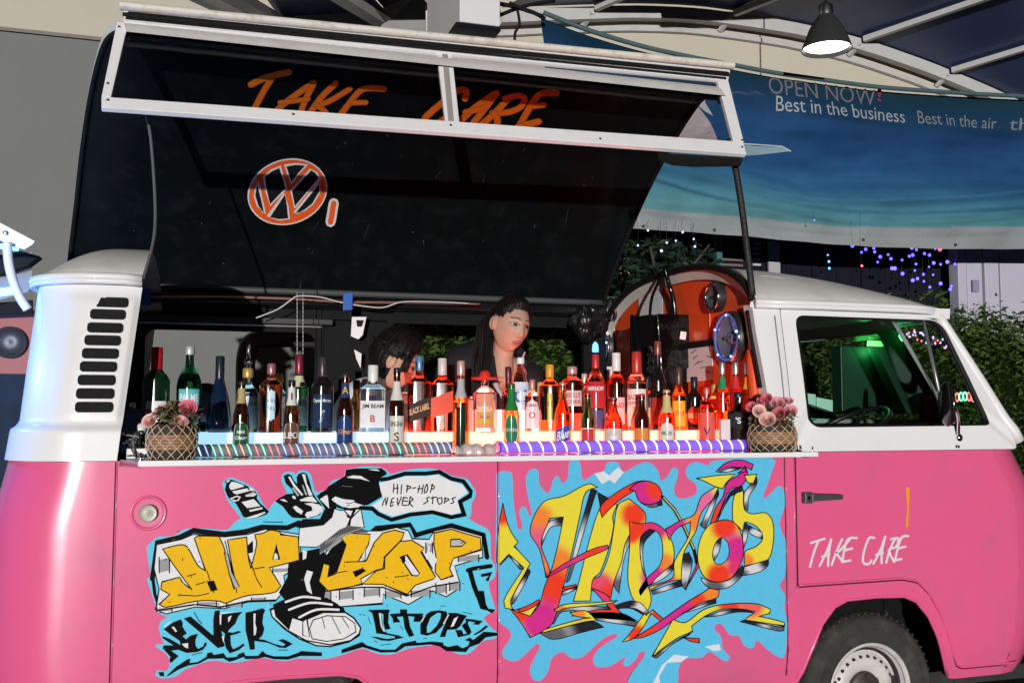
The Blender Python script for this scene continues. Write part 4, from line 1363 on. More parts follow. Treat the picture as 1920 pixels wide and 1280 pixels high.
# ------------------------------------------------------------------ foliage
def leaf_mat(name, c1, c2):
    m, n, l, b = node_mat(name)
    oi = n.new('ShaderNodeNewGeometry')
    rp = n.new('ShaderNodeMix'); rp.data_type = 'RGBA'
    rp.inputs['A'].default_value = c1 + (1,); rp.inputs['B'].default_value = c2 + (1,)
    l.new(oi.outputs['Random Per Island'], rp.inputs['Factor'])
    l.new(rp.outputs['Result'], b.inputs['Base Color'])
    b.inputs['Roughness'].default_value = .45
    MATS[name] = m
    return m
LEAF = leaf_mat('hedge_leaf', (.016, .042, .007), (.085, .14, .026))
LEAF2 = leaf_mat('tree_leaf', (.008, .022, .012), (.02, .045, .03))
def leaves(fn, n, s0, s1, name, m, par):
    vs = []; fs = []
    for k in range(n):
        p = fn()
        s = random.uniform(s0, s1)
        q = Euler((random.uniform(-.9, .9), random.uniform(-.9, .9), random.uniform(0, 6.28))).to_matrix()
        b = len(vs)
        for v in ((0, -s, 0), (s * .42, -.1 * s, .12 * s), (0, s, 0), (-s * .42, -.1 * s, .12 * s)):
            vs.append(p + q @ Vector(v))
        fs.append((b, b + 1, b + 2)); fs.append((b, b + 2, b + 3))
    mb = MB(); mb.add(vs, fs)
    return stuff(mb.build(name, m, par, fix=False))
hx0_ = at(690, 700, 2.3).x; hx1_ = at(2100, 700, 2.3).x + 1.5
hd = empty('hedge', ((hx0_ + hx1_) / 2, 2.6, 0), 'dense clipped dark green hedge running behind the pink van', 'hedge')
mb = MB()
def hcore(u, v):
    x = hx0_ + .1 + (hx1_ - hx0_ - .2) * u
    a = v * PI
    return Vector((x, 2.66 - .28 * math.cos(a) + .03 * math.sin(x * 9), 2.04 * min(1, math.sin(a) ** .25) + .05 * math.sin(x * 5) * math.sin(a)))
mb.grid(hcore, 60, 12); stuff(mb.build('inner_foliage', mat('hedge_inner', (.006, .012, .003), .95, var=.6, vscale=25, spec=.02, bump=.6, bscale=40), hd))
def hp():
    x = random.uniform(hx0_, hx1_)
    top = 2.13 + .06 * math.sin(x * 4.3) + .05 * math.sin(x * 11)
    if random.random() < .25:
        return Vector((x, random.uniform(2.33, 2.9), top + random.gauss(0, .06)))
    return Vector((x, 2.34 + abs(random.gauss(0, .09)) + .05 * math.sin(x * 7) * math.sin(x * 3), random.uniform(.9, top)))
leaves(hp, 38000, .012, .038, 'foliage', LEAF, hd)
for k in range(60):
    x = random.uniform(hx0_, hx1_); z = 2.12; h = random.uniform(.06, .22)
    if at(1780, 600, 2.3).x < x:
        mb = MB(); mb.tube([(x, 2.45, z), (x + .02, 2.45, z + h * .5), (x + random.uniform(-.05, .05), 2.45, z + h)], [.004, .003, .001], 4)
        for j in range(5):
            q = Vector((x + random.uniform(-.03, .03), 2.45 + random.uniform(-.03, .03), z + h * random.uniform(.3, 1)))
            mb.add([q, q + Vector((.02, 0, .008)), q + Vector((.03, .005, .02)), q + Vector((.008, 0, .016))], [(0, 1, 2, 3)])
        stuff(mb.build('shoot', LEAF, hd, fix=False))
tp = at(1235, 470, 5.0)
tr = empty('tree', (tp.x, 5.0, 0), 'small dark tree hung with fairy lights behind the arched bulkhead', 'tree')
mb = MB(); mb.tube([(tp.x, 5.0, 0), (tp.x + .05, 5.0, 1.0), (tp.x - .03, 5.02, 2.2), (tp.x + .02, 5, 2.8)], [.09, .075, .06, .03], 10)
for k in range(6):
    a = k * 1.05
    mb.tube([(tp.x, 5, 2.1 + .08 * k), (tp.x + .3 * math.cos(a), 5 + .3 * math.sin(a), 2.5 + .05 * k), (tp.x + .6 * math.cos(a), 5 + .5 * math.sin(a), 2.75 + .05 * k)], [.03, .02, .008], 6)
mb.build('trunk', mat('bark', (.05, .04, .03), .9, var=.4, vscale=12, bump=.6, bscale=40), tr, smooth=True)
def tpnt():
    while True:
        v = Vector((random.uniform(-1, 1), random.uniform(-1, 1), random.uniform(-1, 1)))
        if v.length < 1 and (math.sin(v.x * 7) * math.sin(v.z * 8 + 1) * math.sin(v.y * 6) > -.35): break
    return Vector((tp.x + v.x * .75, 5.0 + v.y * .6, 2.62 + v.z * .5))
leaves(tpnt, 2600, .03, .07, 'crown', LEAF2, tr)

# ------------------------------------------------------------------ fairy lights
VIO = glow('violet_bulb', (.12, .10, 1.0), 3.0); WHB = glow('white_bulb', (.35, .45, 1.0), 2.5); REDB = glow('red_bulb', (1.0, .08, .10), 4.0)
WIRE = mat('dark_wire', (.02, .02, .025), .6)
def string(name, label, pts, Y, m, r=.021, sc=.401, ox=1150, oy=400):
    P = [at(ox + x * sc, oy + y * sc, Y + random.uniform(-.04, .04)) for x, y in pts]
    root = empty(name, P[0], label, 'string lights')
    for k, p in enumerate(P):
        rr = r * random.uniform(.55, 1.0); b = MB(); b.lathe([(.001, -rr), (rr * .7, -rr * .7), (rr, 0), (rr * .7, rr * .7), (.001, rr)], 8, p)
        b.build('bulb', REDB if (m is VIO and k == len(P) - 1) else m, root, smooth=True)
    ztop = max(p.z for p in P) + .10
    for p in P:
        w = MB(); w.tube([p + Vector((0, .008, r * .8)), p + Vector((random.uniform(-.01, .01), .012, (ztop - p.z) * .5)), Vector((p.x + random.uniform(-.02, .02), p.y + .01, ztop))], .0014, 4)
        w.build('wire', WIRE, root)
string('string_lights', 'cluster of violet fairy lights hanging in front of the white kiosk', [(1118, 152), (1160, 182), (1180, 168), (1218, 163), (1222, 180), (1248, 203), (1285, 193), (1298, 212), (1332, 152), (1350, 218), (1396, 160), (1417, 170), (1384, 200), (1400, 195), (1455, 188), (1478, 195), (1415, 237), (1476, 250), (1410, 267), (1498, 232), (1530, 238), (1562, 227), (1597, 237), (1303, 257), (1316, 257), (1352, 282), (1450, 285), (1495, 287), (1400, 313), (1422, 305), (1452, 318), (1480, 345), (1530, 328), (1580, 340), (1575, 355), (1505, 166), (1236, 228), (1527, 168)], 5.0, VIO)
string('string_lights', 'short upright string of three blue fairy lights on the dark shed', [(1003, 195), (1008, 225), (1010, 257)], 5.3, VIO if False else glow('blue_bulb', (.10, .35, 1.0), 3.0), .014)
string('string_lights', 'scattered white fairy lights in the small dark tree', [(250, 137), (292, 128), (376, 120), (381, 155), (162, 80), (324, 88), (225, 175), (115, 150)], 4.25, WHB, .013)
string('string_lights', 'pair of fairy lights hooked over the banner edge', [(940, 32), (1162, 245)], 4.15, VIO, .013)

# ------------------------------------------------------------------ pendant lamp
LY = 3.7
lc = at(1550, 94, LY); s = 1 / ppm(lc)
lamp = empty('pendant_lamp', lc, 'black bell-shaped industrial pendant lamp, lit, hung from the canopy', 'lamp')
rl = 46 * s; hl = 66 * s
mb = MB()
prof = [(rl, 0), (rl * .99, .02), (rl * .86, hl * .30), (rl * .70, hl * .58), (rl * .48, hl * .84), (rl * .33, hl * .96), (rl * .31, hl)]
mb.lathe(prof, 40, lc, capb=False)
mb.lathe([(rl * .98, .002), (rl * .84, hl * .30), (rl * .68, hl * .58), (rl * .46, hl * .83), (rl * .3, hl * .95)], 40, lc, capb=False)
mb.build('lamp_shade', mat('shade_black', (.03, .032, .032), .3, var=.1), lamp, smooth=True, angle=60)
mb = MB(); mb.lathe([(rl * .30, hl), (rl * .30, hl + 18 * s), (rl * .24, hl + 22 * s), (rl * .12, hl + 24 * s), (.012, hl + 30 * s)], 24, lc)
mb.build('lamp_holder', STEEL, lamp, smooth=True, angle=40)
mb = MB(); mb.tube([lc + Vector((0, 0, hl + 28 * s)), lc + Vector((0, 0, hl + 1.2))], .008, 6); mb.build('lamp_cord', RUBBER, lamp)
mb = MB(); mb.lathe([(rl * .90, .035), (.001, .03)], 32, lc, capb=False); mb.build('lamp_diffuser', glow('lamp_white', (1.0, .97, .93), 9.0), lamp)

# ------------------------------------------------------------------ neighbouring bar van, only its near end in view
nv_ = empty('neighbour_van', (-2.4, 1.6, 0), 'second bar van with orange interior and blue lights beyond the pink van', 'van')
NY = 1.05
mb = MB()
a = at(-60, 395, NY); 
mb.prism([at(-60, 395, NY), at(0, 417, NY), at(66, 452, NY), at(62, 458, NY), at(46, 468, NY), at(24, 462, NY), at(0, 450, NY), at(-60, 440, NY)], (0, .02, 0))
mb.build('hatch_corner', WF, nv_, bevel=.003)
mb = MB(); mb.lathe([(.010, 0), (.010, .004), (.004, .006)], 10, at(10, 437, NY - .004), Matrix.Rotation(R(90), 3, 'X')); mb.build('bolt', STEEL, nv_)
mb = MB(); P = catmull([at(14, 455, NY - .02), at(16, 490, NY - .02), at(24, 525, NY - .02), at(36, 555, NY - .02), at(52, 580, NY - .02)], 6)
mb.tube(P, .019, 12)
mb.build('hatch_arm', WF, nv_, smooth=True)
BLULIT = glow('blue_tube_light', (.04, .30, 1.0), 22.0)
mb = MB()
mb.grid(lambda u, v: at(-80 + 140 * u, 585 - 40 * u - 95 * v * (1 - .25 * u) , NY + .12 + .5 * v), 10, 6)
mb.build('roof_edge', mat('neighbour_white', (.66, .68, .70), .35), nv_, smooth=True)
mb = MB(); mb.tube([at(-170, 570, .45), at(-60, 556, .45), at(22, 545, .45)], .014, 8); mb.build('light_tube', BLULIT, nv_)
bl_ = bpy.data.lights.new('blue_tube_bulb', 'POINT'); bl_.energy = 26.0; bl_.color = (.05, .35, 1.0); bl_.shadow_soft_size = .06
bo_ = bpy.data.objects.new('blue_tube_bulb', bl_); COL.objects.link(bo_); bo_.parent = nv_; bo_.location = Vector((-1.45, .30, 1.72)) - WLOC[nv_.name]
mb = MB(); mb.tube([at(-70, 468, NY + .1), at(0, 462, NY + .1), at(34, 466, NY + .1)], .010, 8); mb.build('light_tube', BLULIT, nv_)
mb = MB(); mb.prism([at(-80, 478, NY + .3), at(0, 478, NY + .3), at(38, 470, NY + .3), at(74, 480, NY + .3), at(52, 496, NY + .3), at(0, 512, NY + .3), at(-80, 520, NY + .3)], (0, .1, 0)); mb.build('hatch_lining', BLACK, nv_)
mb = MB(); mb.prism([at(-80, 588, NY + .35), at(70, 582, NY + .35), at(70, 720, NY + .35), at(-80, 720, NY + .35)], (0, .03, 0)); mb.build('bulkhead', mat('neighbour_orange', (.30, .045, .025), .5, var=.1), nv_)
mb = MB(); mb.prism([at(-80, 574, NY + .2), at(60, 562, NY + .2), at(60, 586, NY + .2), at(-80, 592, NY + .2)], (0, .03, 0)); mb.build('door_top', BLACK, nv_)
spk = at(18, 642, NY + .34)
mb = MB(); mb.lathe([(.07, 0), (.072, .012), (.058, .02), (.05, .012), (.02, .006), (.001, .01)], 24, spk, Matrix.Rotation(R(90), 3, 'X')); mb.build('speaker', mat('speaker_grey', (.04, .04, .045), .4), nv_, smooth=True, angle=40)
mb = MB(); q0 = at(-80, 700, NY + .3); q1 = at(60, 760, NY + .3); mb.bbox(q0.x, q1.x, NY + .25, NY + .5, 0.3, q0.z); mb.build('side_panel', mat('neighbour_blue_black', (.012, .020, .035), .6, var=.5, vscale=12, spec=.1), nv_)
# ================================================================== painted side of the van
K = (.004, .004, .005); WHI = (.78, .78, .80); CY = (.13, .62, .84); YE = (.86, .50, .015); GREY = (.30, .30, .31)
side = lambda x, y: at(x, y, 0.0)
def A(L): return [(x, y) for x, y in L]
def Bz(L): return [(x + 999, y) for x, y in L]
# ---- first mural: yellow block letters, capped figure, speech cloud
m1 = Paint(lambda x, y, off: Vector((0, -off, 0)) + side(260 + .3203 * x, 860 + .3203 * y), step=.000012, base=.0012)
sil = A([(60, 500), (110, 455), (200, 450), (280, 408), (420, 408), (520, 412), (560, 370), (600, 345), (520, 240), (488, 140), (530, 108), (580, 120), (640, 150), (690, 185), (715, 240), (760, 300), (790, 255), (820, 230), (870, 200), (835, 120), (850, 82), (900, 75), (920, 92), (940, 70), (985, 70), (1010, 95), (1030, 185), (1060, 195)]) + \
    Bz([(70, 185), (100, 185), (130, 130), (200, 105), (212, 62), (300, 46), (400, 46), (455, 68), (475, 88), (560, 65), (680, 55), (770, 65), (840, 100), (920, 115), (950, 150), (975, 205), (950, 260), (945, 330), (930, 345), (985, 380), (1055, 425), (1062, 580), (1085, 620), (1085, 690), (1050, 722), (1065, 800), (1092, 885), (1040, 910), (1020, 930), (1060, 980), (1108, 1018), (1085, 1050), (1020, 1062), (940, 1132), (880, 1142), (800, 1110), (730, 1088), (580, 1108), (480, 1142), (400, 1138), (310, 1108), (200, 1142), (100, 1167), (0, 1168)]) + \
    A([(930, 1165), (850, 1182), (720, 1162), (640, 1177), (540, 1192), (440, 1177), (360, 1197), (270, 1232), (210, 1272), (130, 1280), (96, 1262), (110, 1232), (160, 1238), (180, 1210), (170, 1150), (98, 1096), (108, 1078), (150, 1085), (120, 1000), (130, 950), (170, 925), (108, 890), (88, 820), (60, 740), (48, 700), (70, 680), (54, 580), (48, 515)])
m1.fill(soften(sil, 3), CY)
# fine traced pieces: photo points come in from enlarged crops of the same panel
def Q(k, ox, oy, L): return [((ox + x * k - 260) / .3203, (oy + y * k - 860) / .3203) for x, y in L]
q1 = lambda L: Q(1 / 6, 280, 1110, L)
q2_ = lambda L: Q(1 / 6, 640, 1110, L)
q3 = lambda L: Q(.13542, 400, 870, L)
q4 = lambda L: Q(1 / 6, 600, 870, L)
# heavy black shadow bands
for L, w in [(A([(80, 700), (95, 600), (110, 490), (240, 458), (320, 418), (500, 440), (620, 425), (720, 398), (870, 402), (940, 372)]), 30), (Bz([(320, 470), (390, 405), (590, 384), (622, 445), (690, 425), (830, 388), (1020, 445), (1040, 575)]), 28),
             (A([(82, 690), (95, 790), (130, 890)]), 20)]:
    m1.stroke(L, w, K)
# white flanks of the letters
m1.shape(A([(105, 500), (250, 470), (320, 440), (500, 455), (640, 440), (740, 410), (940, 440), (955, 620), (850, 680), (860, 760), (800, 830), (640, 835), (500, 875), (330, 865), (160, 905), (100, 880), (120, 760), (90, 640)]), WHI, K, 7)
m1.shape(Bz([(60, 600), (150, 470), (240, 420), (420, 420), (510, 400), (580, 420), (600, 465), (700, 470), (730, 420), (830, 400), (1010, 450), (1015, 575), (850, 625), (880, 720), (870, 760), (800, 805), (720, 770), (580, 850), (430, 790), (430, 845), (160, 865), (90, 790), (20, 790)]), WHI, K, 7)
# scribbled shade on the flanks
rng = random.Random(4)
for (x, y, w, h) in [(150, 880, 90, 22), (400, 845, 110, 20), (560, 855, 90, 22), (700, 820, 80, 20), (830, 650, 90, 24), (1095, 800, 60, 60), (1215, 795, 80, 55), (1365, 780, 90, 50), (1490, 790, 90, 50), (1650, 785, 110, 45), (1770, 760, 60, 55), (1850, 745, 60, 50), (1930, 580, 120, 40), (1150, 500, 100, 80), (1700, 520, 40, 60), (150, 620, 60, 90)]:
    m1.fill([(x - w / 2, y - h / 3), (x + w / 2, y - h / 2), (x + w / 2, y + h / 3), (x - w / 2, y + h / 2)], (.34, .34, .35))
    m1.stroke([(x - w / 2, y - h / 2), (x - w / 2, y + h / 2)], 7, K)
    m1.stroke([(x + w / 2, y - h / 2), (x + w / 2, y + h / 2)], 7, K)
m1.stroke(A([(110, 885), (330, 850), (480, 865), (640, 830), (800, 825)]), 10, K)
m1.stroke(Bz([(60, 775), (300, 750), (430, 750), (570, 800), (720, 745), (870, 720)]), 9, K)
# black ground behind the figure's legs
m1.fill(A([(880, 560), (1060, 520), (1100, 560), (1130, 520), (1200, 470), (1280, 430), (1180, 620), (1100, 740), (1080, 840), (1000, 800), (860, 830), (820, 780), (870, 690)]), K)
m1.fill(A([(985, 650), (1020, 660), (1000, 720), (1015, 790), (985, 770), (968, 700)]), WHI)
m1.fill(A([(960, 530), (985, 540), (980, 580), (960, 590)]), WHI)
# yellow HIP
HIP = A([(140, 525), (250, 500), (285, 515), (345, 620), (392, 655), (325, 462), (350, 450), (470, 452), (500, 520), (545, 690), (560, 700), (520, 472), (632, 456), (640, 560), (655, 640), (690, 500), (680, 440), (722, 435), (770, 415), (826, 425), (830, 440), (935, 455), (940, 592), (765, 635), (832, 742), (800, 776), (720, 790), (640, 797), (560, 822), (510, 842), (470, 830), (340, 830), (160, 866), (120, 850), (182, 790), (130, 762), (136, 718), (240, 690), (258, 722), (312, 765), (220, 640)])
m1.shape(HIP, YE, K, 7, soft=3)
m1.shape(A([(806, 500), (785, 588), (822, 586)]), WHI, K, 7); m1.fill(A([(806, 500), (795, 545), (815, 560)]), K)
for L in (A([(230, 795), (340, 800), (410, 785)]), A([(285, 685), (335, 670)]), A([(335, 735), (390, 718)]), A([(505, 480), (540, 620), (575, 780)]), A([(640, 560), (690, 700), (720, 750)]), A([(670, 642), (735, 632)]), A([(400, 655), (440, 780)])):
    m1.stroke(L, 6, K)
m1.shape(A([(500, 545), (525, 560), (545, 660), (590, 745), (560, 760), (530, 670)]), (.45, .45, .46), K, 6)
m1.shape(A([(400, 715), (440, 712), (460, 765), (425, 772)]), K, K, 4)
m1.shape(A([(640, 505), (665, 480), (668, 545), (642, 550)]), K, K, 4)
# yellow HOP
m1.shape(Bz([(180, 455), (240, 432), (356, 440), (345, 500), (285, 600), (335, 590), (378, 490), (430, 432), (500, 415), (555, 430), (540, 470), (440, 575), (430, 640), (390, 650), (300, 700), (310, 730), (250, 745), (110, 770), (55, 715), (82, 612), (122, 620), (108, 690), (155, 670), (215, 500)]), YE, K, 7)
m1.shape(Bz([(440, 640), (440, 575), (530, 482), (600, 475), (672, 520), (655, 542), (738, 690), (722, 702), (620, 737), (572, 792), (430, 732), (310, 730), (390, 655)]), YE, K, 7)
m1.shape(Bz([(530, 570), (570, 560), (645, 670), (630, 682), (600, 680)]), WHI, K, 7); m1.fill(Bz([(530, 570), (560, 560), (562, 600), (545, 610)]), K)
m1.shape(Bz([(730, 432), (830, 410), (900, 432), (1000, 460), (1005, 530), (842, 580), (820, 640), (840, 682), (770, 706), (735, 660), (742, 580), (728, 500)]), YE, K, 7)
m1.shape(Bz([(828, 470), (880, 468), (915, 490), (890, 510), (825, 512)]), (.5, .5, .5), K, 7)
m1.shape(Bz([(255, 660), (310, 640), (330, 650), (270, 690)]), K, K, 4)
m1.shape(Bz([(300, 575), (330, 520), (325, 590)]), WHI, K, 5)
for L in (Bz([(205, 602), (330, 598)]), Bz([(165, 665), (215, 655)]), Bz([(435, 575), (540, 470)]), Bz([(500, 690), (580, 680)]), Bz([(690, 590), (720, 640)])):
    m1.stroke(L, 6, K)
for L in (Bz([(690, 490), (700, 520), (690, 560)]), Bz([(720, 560), (740, 590), (730, 610)])): m1.stroke(L, 12, WHI, smooth=3)
# spray can and raised two-finger hand
m1.fill(q3([(150, 235), (190, 210), (250, 210), (330, 240), (470, 300), (580, 370), (610, 420), (600, 470), (650, 540), (720, 600), (770, 650), (740, 690), (600, 740), (470, 750), (410, 720), (370, 640), (310, 540), (230, 490), (190, 430), (160, 350), (180, 260)]), K)
for L in ([(220, 290), (250, 240), (300, 245), (400, 280), (430, 305), (250, 355), (225, 330)], [(290, 405), (262, 372), (470, 330), (500, 368), (330, 412)], [(490, 318), (540, 332), (572, 368), (508, 366)], [(225, 472), (330, 430), (382, 450), (350, 500), (290, 520)], [(440, 425), (560, 382), (602, 410), (560, 442), (450, 445)], [(390, 522), (560, 480), (650, 575), (470, 605)], [(490, 632), (670, 592), (685, 615), (510, 655)], [(440, 742), (600, 692), (712, 655), (722, 670), (600, 732), (480, 748)], [(170, 235), (205, 215), (235, 222), (200, 250)]):
    m1.fill(q3(L), WHI)
m1.fill(q3([(250, 478), (330, 450), (362, 458), (320, 500)]), K); m1.stroke(q3([(460, 425), (590, 395)]), 3, K)
m1.fill(q3([(970, 160), (1030, 130), (1080, 150), (1110, 220), (1160, 270), (1150, 180), (1180, 130), (1240, 110), (1290, 130), (1330, 230), (1370, 380), (1430, 480), (1500, 560), (1520, 640), (1470, 700), (1350, 740), (1220, 745), (1090, 735), (1040, 690), (960, 580), (855, 510), (910, 465), (1010, 410), (1110, 400), (1080, 340), (1000, 260)]), K)
for L, c_ in (([(1035, 175), (1060, 165), (1130, 280), (1245, 420), (1222, 432), (1108, 305)], WHI), ([(1085, 330), (1110, 320), (1190, 430), (1165, 440)], (.45, .45, .46)), ([(1225, 132), (1272, 142), (1292, 260), (1375, 425), (1322, 432), (1282, 300)], WHI), ([(1225, 280), (1245, 290), (1300, 420), (1275, 425)], (.45, .45, .46)),
              ([(1190, 492), (1300, 450), (1370, 440), (1442, 522), (1350, 520), (1220, 512)], WHI), ([(1258, 542), (1340, 532), (1440, 540), (1512, 592), (1512, 650), (1440, 702), (1300, 742), (1268, 700), (1290, 662), (1372, 640), (1360, 580)], WHI), ([(1098, 592), (1140, 570), (1242, 642), (1220, 692), (1150, 652)], WHI), ([(920, 486), (980, 480), (1032, 522), (960, 506)], WHI), ([(1088, 430), (1132, 440), (1142, 482), (1100, 470)], WHI)):
    m1.fill(q3(L), c_)
m1.stroke(q3([(1230, 515), (1350, 522), (1450, 545)]), 6, K); m1.stroke(q3([(690, 795), (960, 800)]), 5, K)
# shoulders, shirt, capped head
m1.fill(A([(1040, 215), (1115, 170), (1150, 190), (1160, 330), (1120, 380), (1060, 400), (920, 400), (960, 350), (1060, 350), (1090, 290)]), K)
m1.fill(A([(1060, 235), (1105, 205), (1115, 290), (1095, 270)]), WHI)
m1.shape(A([(940, 402), (1080, 385), (1130, 340), (1145, 290), (1180, 300), (1300, 290), (1320, 400), (1240, 395), (1170, 430), (1120, 480), (1040, 515), (935, 512)]), WHI, K, 6)
for L in (A([(1205, 305), (1245, 345), (1215, 400)]), A([(1300, 290), (1245, 345)])): m1.stroke(L, 7, K)
m1.fill(A([(1120, 460), (1200, 400), (1290, 400), (1330, 420), (1240, 430), (1160, 480), (1060, 560), (1060, 520)]), (.25, .25, .26))
m1.fill(q4([(-10, 325), (60, 290), (100, 240), (280, 130), (290, 60), (400, 45), (690, 45), (740, 80), (750, 112), (680, 150), (660, 210), (700, 360), (540, 456), (480, 462), (380, 422), (240, 382), (150, 352), (118, 352), (140, 422), (250, 480), (430, 480), (470, 462), (482, 482), (350, 522), (210, 492), (110, 432), (90, 352)]), K)
for L in ([(295, 146), (370, 124), (460, 130), (560, 192), (450, 162), (350, 156)], [(540, 55), (640, 55), (672, 76), (580, 66)], [(130, 392), (170, 360), (250, 390), (380, 402), (392, 432), (482, 458), (430, 480), (330, 492), (250, 470), (150, 416)]):
    m1.fill(q4(L), WHI)
for L in ([(290, 432), (340, 440), (390, 420)], [(300, 462), (330, 455)]): m1.stroke(q4(L), 4, K)
m1.stroke(q4([(245, 240), (300, 248), (360, 250)]), 2.5, (.20, .20, .21))
m1.fill(q4([(340, 690), (300, 690), (380, 480), (410, 500), (350, 620)]), K); m1.fill(q4([(285, 565), (330, 575), (340, 605), (310, 600)]), K)
m1.fill(q4([(0, 900), (120, 810), (220, 730), (330, 690), (440, 700), (520, 745), (540, 770), (400, 765), (250, 790), (170, 850), (90, 930), (0, 990)]), (.10, .10, .11))
for k in range(14):
    x = 60 + k * 30
    m1.stroke(q4([(x, 900 - k * 14), (x + 30, 840 - k * 10)]), 3, (.5, .5, .5))
# speech cloud
m1.stroke(Bz([(420, 120), (460, 115), (560, 85), (680, 85), (760, 75), (830, 115), (900, 130), (945, 190), (940, 215), (880, 250), (905, 325), (830, 340), (720, 310), (590, 325), (480, 355), (400, 320), (370, 290), (300, 285)]), 24, K)
m1.fill(Bz([(410, 140), (470, 125), (570, 100), (680, 100), (750, 92), (820, 125), (895, 150), (925, 195), (865, 240), (885, 310), (830, 325), (720, 298), (590, 308), (490, 335), (420, 310), (365, 272), (430, 230), (415, 180)]), WHI)
def scrawl(p, s, x0, y0, w, h, col, lw, slant=.15):
    """hand lettering from simple strokes, one unit box per letter"""
    G = {'H': [[(0, 0), (.05, 1)], [(.8, 0), (.75, 1)], [(-.1, .55), (.9, .45)]], 'I': [[(.4, .1), (.45, 1)]], 'P': [[(.1, 0), (.15, 1)], [(.05, .1), (.8, .15), (.7, .5), (.1, .55)]], 'O': [[(.5, 0), (.05, .4), (.3, 1), (.8, .7), (.5, 0)]],
         '-': [[(.1, .5), (.8, .45)]], 'N': [[(0, 1), (.1, 0), (.7, 1), (.8, 0)]], 'E': [[(.8, 0), (.1, .1), (.1, .95), (.85, .9)], [(.1, .5), (.7, .45)]], 'V': [[(0, 0), (.4, 1), (.85, 0)]], 'R': [[(.1, 0), (.1, 1)], [(.05, .05), (.75, .2), (.1, .5), (.9, 1.05)]],
         'S': [[(.8, .05), (.2, .15), (.75, .6), (.05, 1)]], 'T': [[(0, .05), (.95, 0)], [(.45, 0), (.5, 1)]], 'A': [[(0, 1), (.55, 0), (.75, 1)], [(.15, .65), (.7, .55)]], 'K': [[(.15, 0), (.05, 1)], [(.85, 0), (.15, .55), (.8, 1)]], 'C': [[(.8, .1), (.35, 0), (.05, .6), (.35, 1), (.75, .85)]]}
    n = len(s); cw = w / n
    for i, ch in enumerate(s):
        for st_ in G.get(ch, []):
            L = [(x0 + cw * (i + .78 * a) + slant * h * (1 - b), y0 + h * b) for a, b in st_]
            L = [(x + rng.uniform(-5, 5), y + rng.uniform(-6, 6)) for x, y in L]
            p.stroke(L, lw, col, smooth=2)
scrawl(m1, 'HIP-HOP', 999 + 490, 150, 250, 48, K, 7)
scrawl(m1, 'NEVER', 999 + 430, 225, 190, 50, K, 7); scrawl(m1, 'STOPS', 999 + 670, 222, 190, 42, K, 7)
# big trainer
m1.shape(A([(770, 880), (840, 850), (900, 800), (1100, 815), (1160, 850), (1200, 890), (1260, 930), (1298, 985), (1290, 1030), (1230, 1068), (1120, 1095), (1040, 1090), (940, 1050), (850, 990), (780, 920)]), WHI, K, 9)
m1.fill(A([(785, 850), (850, 820), (960, 790), (1090, 810), (1200, 870), (1210, 900), (1080, 900), (960, 950), (900, 930), (880, 1000), (800, 920)]), K)
for L in (A([(860, 835), (960, 805), (1060, 815)]), A([(880, 880), (1000, 840), (1130, 850)]), A([(940, 925), (1040, 880), (1170, 880)])): m1.stroke(L, 13, WHI, smooth=4)
m1.shape(A([(1020, 940), (1100, 915), (1210, 920), (1265, 960), (1270, 1010), (1200, 1050), (1100, 1065), (1015, 1050), (1000, 990)]), WHI, K, 6)
for L in (A([(1075, 930), (1090, 990)]), A([(1130, 920), (1180, 1020)]), A([(1190, 925), (1230, 985)])): m1.stroke(L, 5, K)
m1.stroke(A([(790, 930), (870, 1000), (980, 1060), (1120, 1085), (1240, 1060), (1290, 1020)]), 8, K)
m1.shape(A([(960, 950), (985, 935), (1000, 1040), (960, 1030)]), WHI, K, 5)
# lower lettering, each letter a filled black shape
for L in ([(160, 410), (270, 330), (350, 300), (375, 340), (370, 380), (420, 460), (372, 490), (410, 525), (460, 482), (545, 460), (515, 540), (520, 600), (545, 632), (608, 600), (620, 560), (645, 560), (640, 592), (600, 642), (540, 667), (420, 677), (330, 642), (242, 652), (330, 712), (240, 792), (225, 760), (237, 720), (150, 622), (160, 592), (272, 592), (150, 512), (145, 490), (230, 520), (300, 560), (352, 592), (340, 540), (250, 480), (200, 440)],
          [(385, 290), (460, 266), (560, 350), (700, 470), (720, 480), (718, 300), (735, 205), (790, 195), (796, 350), (812, 450), (847, 602), (770, 622), (600, 470)],
          [(800, 245), (1050, 214), (1000, 265), (965, 350), (900, 412), (880, 442), (935, 450), (1000, 430), (1037, 440), (990, 462), (910, 482), (916, 590), (940, 636), (1010, 602), (1052, 570), (1072, 590), (1010, 642), (905, 682), (860, 620), (838, 520), (850, 460), (800, 420)],
          [(1080, 225), (1180, 202), (1270, 174), (1302, 195), (1280, 250), (1270, 340), (1292, 410), (1270, 482), (1230, 520), (1290, 530), (1400, 575), (1500, 600), (1530, 580), (1450, 535), (1500, 520), (1545, 540), (1612, 576), (1530, 622), (1460, 616), (1330, 562), (1180, 542), (1186, 636), (1130, 642), (1110, 540), (1080, 420)],
          [(185, 942), (300, 830), (430, 745), (462, 745), (450, 790), (540, 780), (640, 720), (650, 680), (700, 668), (720, 700), (830, 678), (870, 730), (980, 720), (1000, 690), (1060, 668), (1080, 710), (1220, 710), (1270, 653), (1310, 690), (1400, 715), (1560, 715), (1680, 670), (1700, 655), (1940, 672), (1940, 712), (1700, 710), (1560, 752), (1400, 747), (1300, 722), (1210, 742), (1080, 747), (1060, 722), (970, 757), (900, 777), (830, 737), (740, 742), (660, 742), (560, 797), (440, 817), (330, 862), (220, 932)],
          [(100, 895), (160, 890), (165, 940), (120, 935)]):
    m1.fill(q1(L), K)
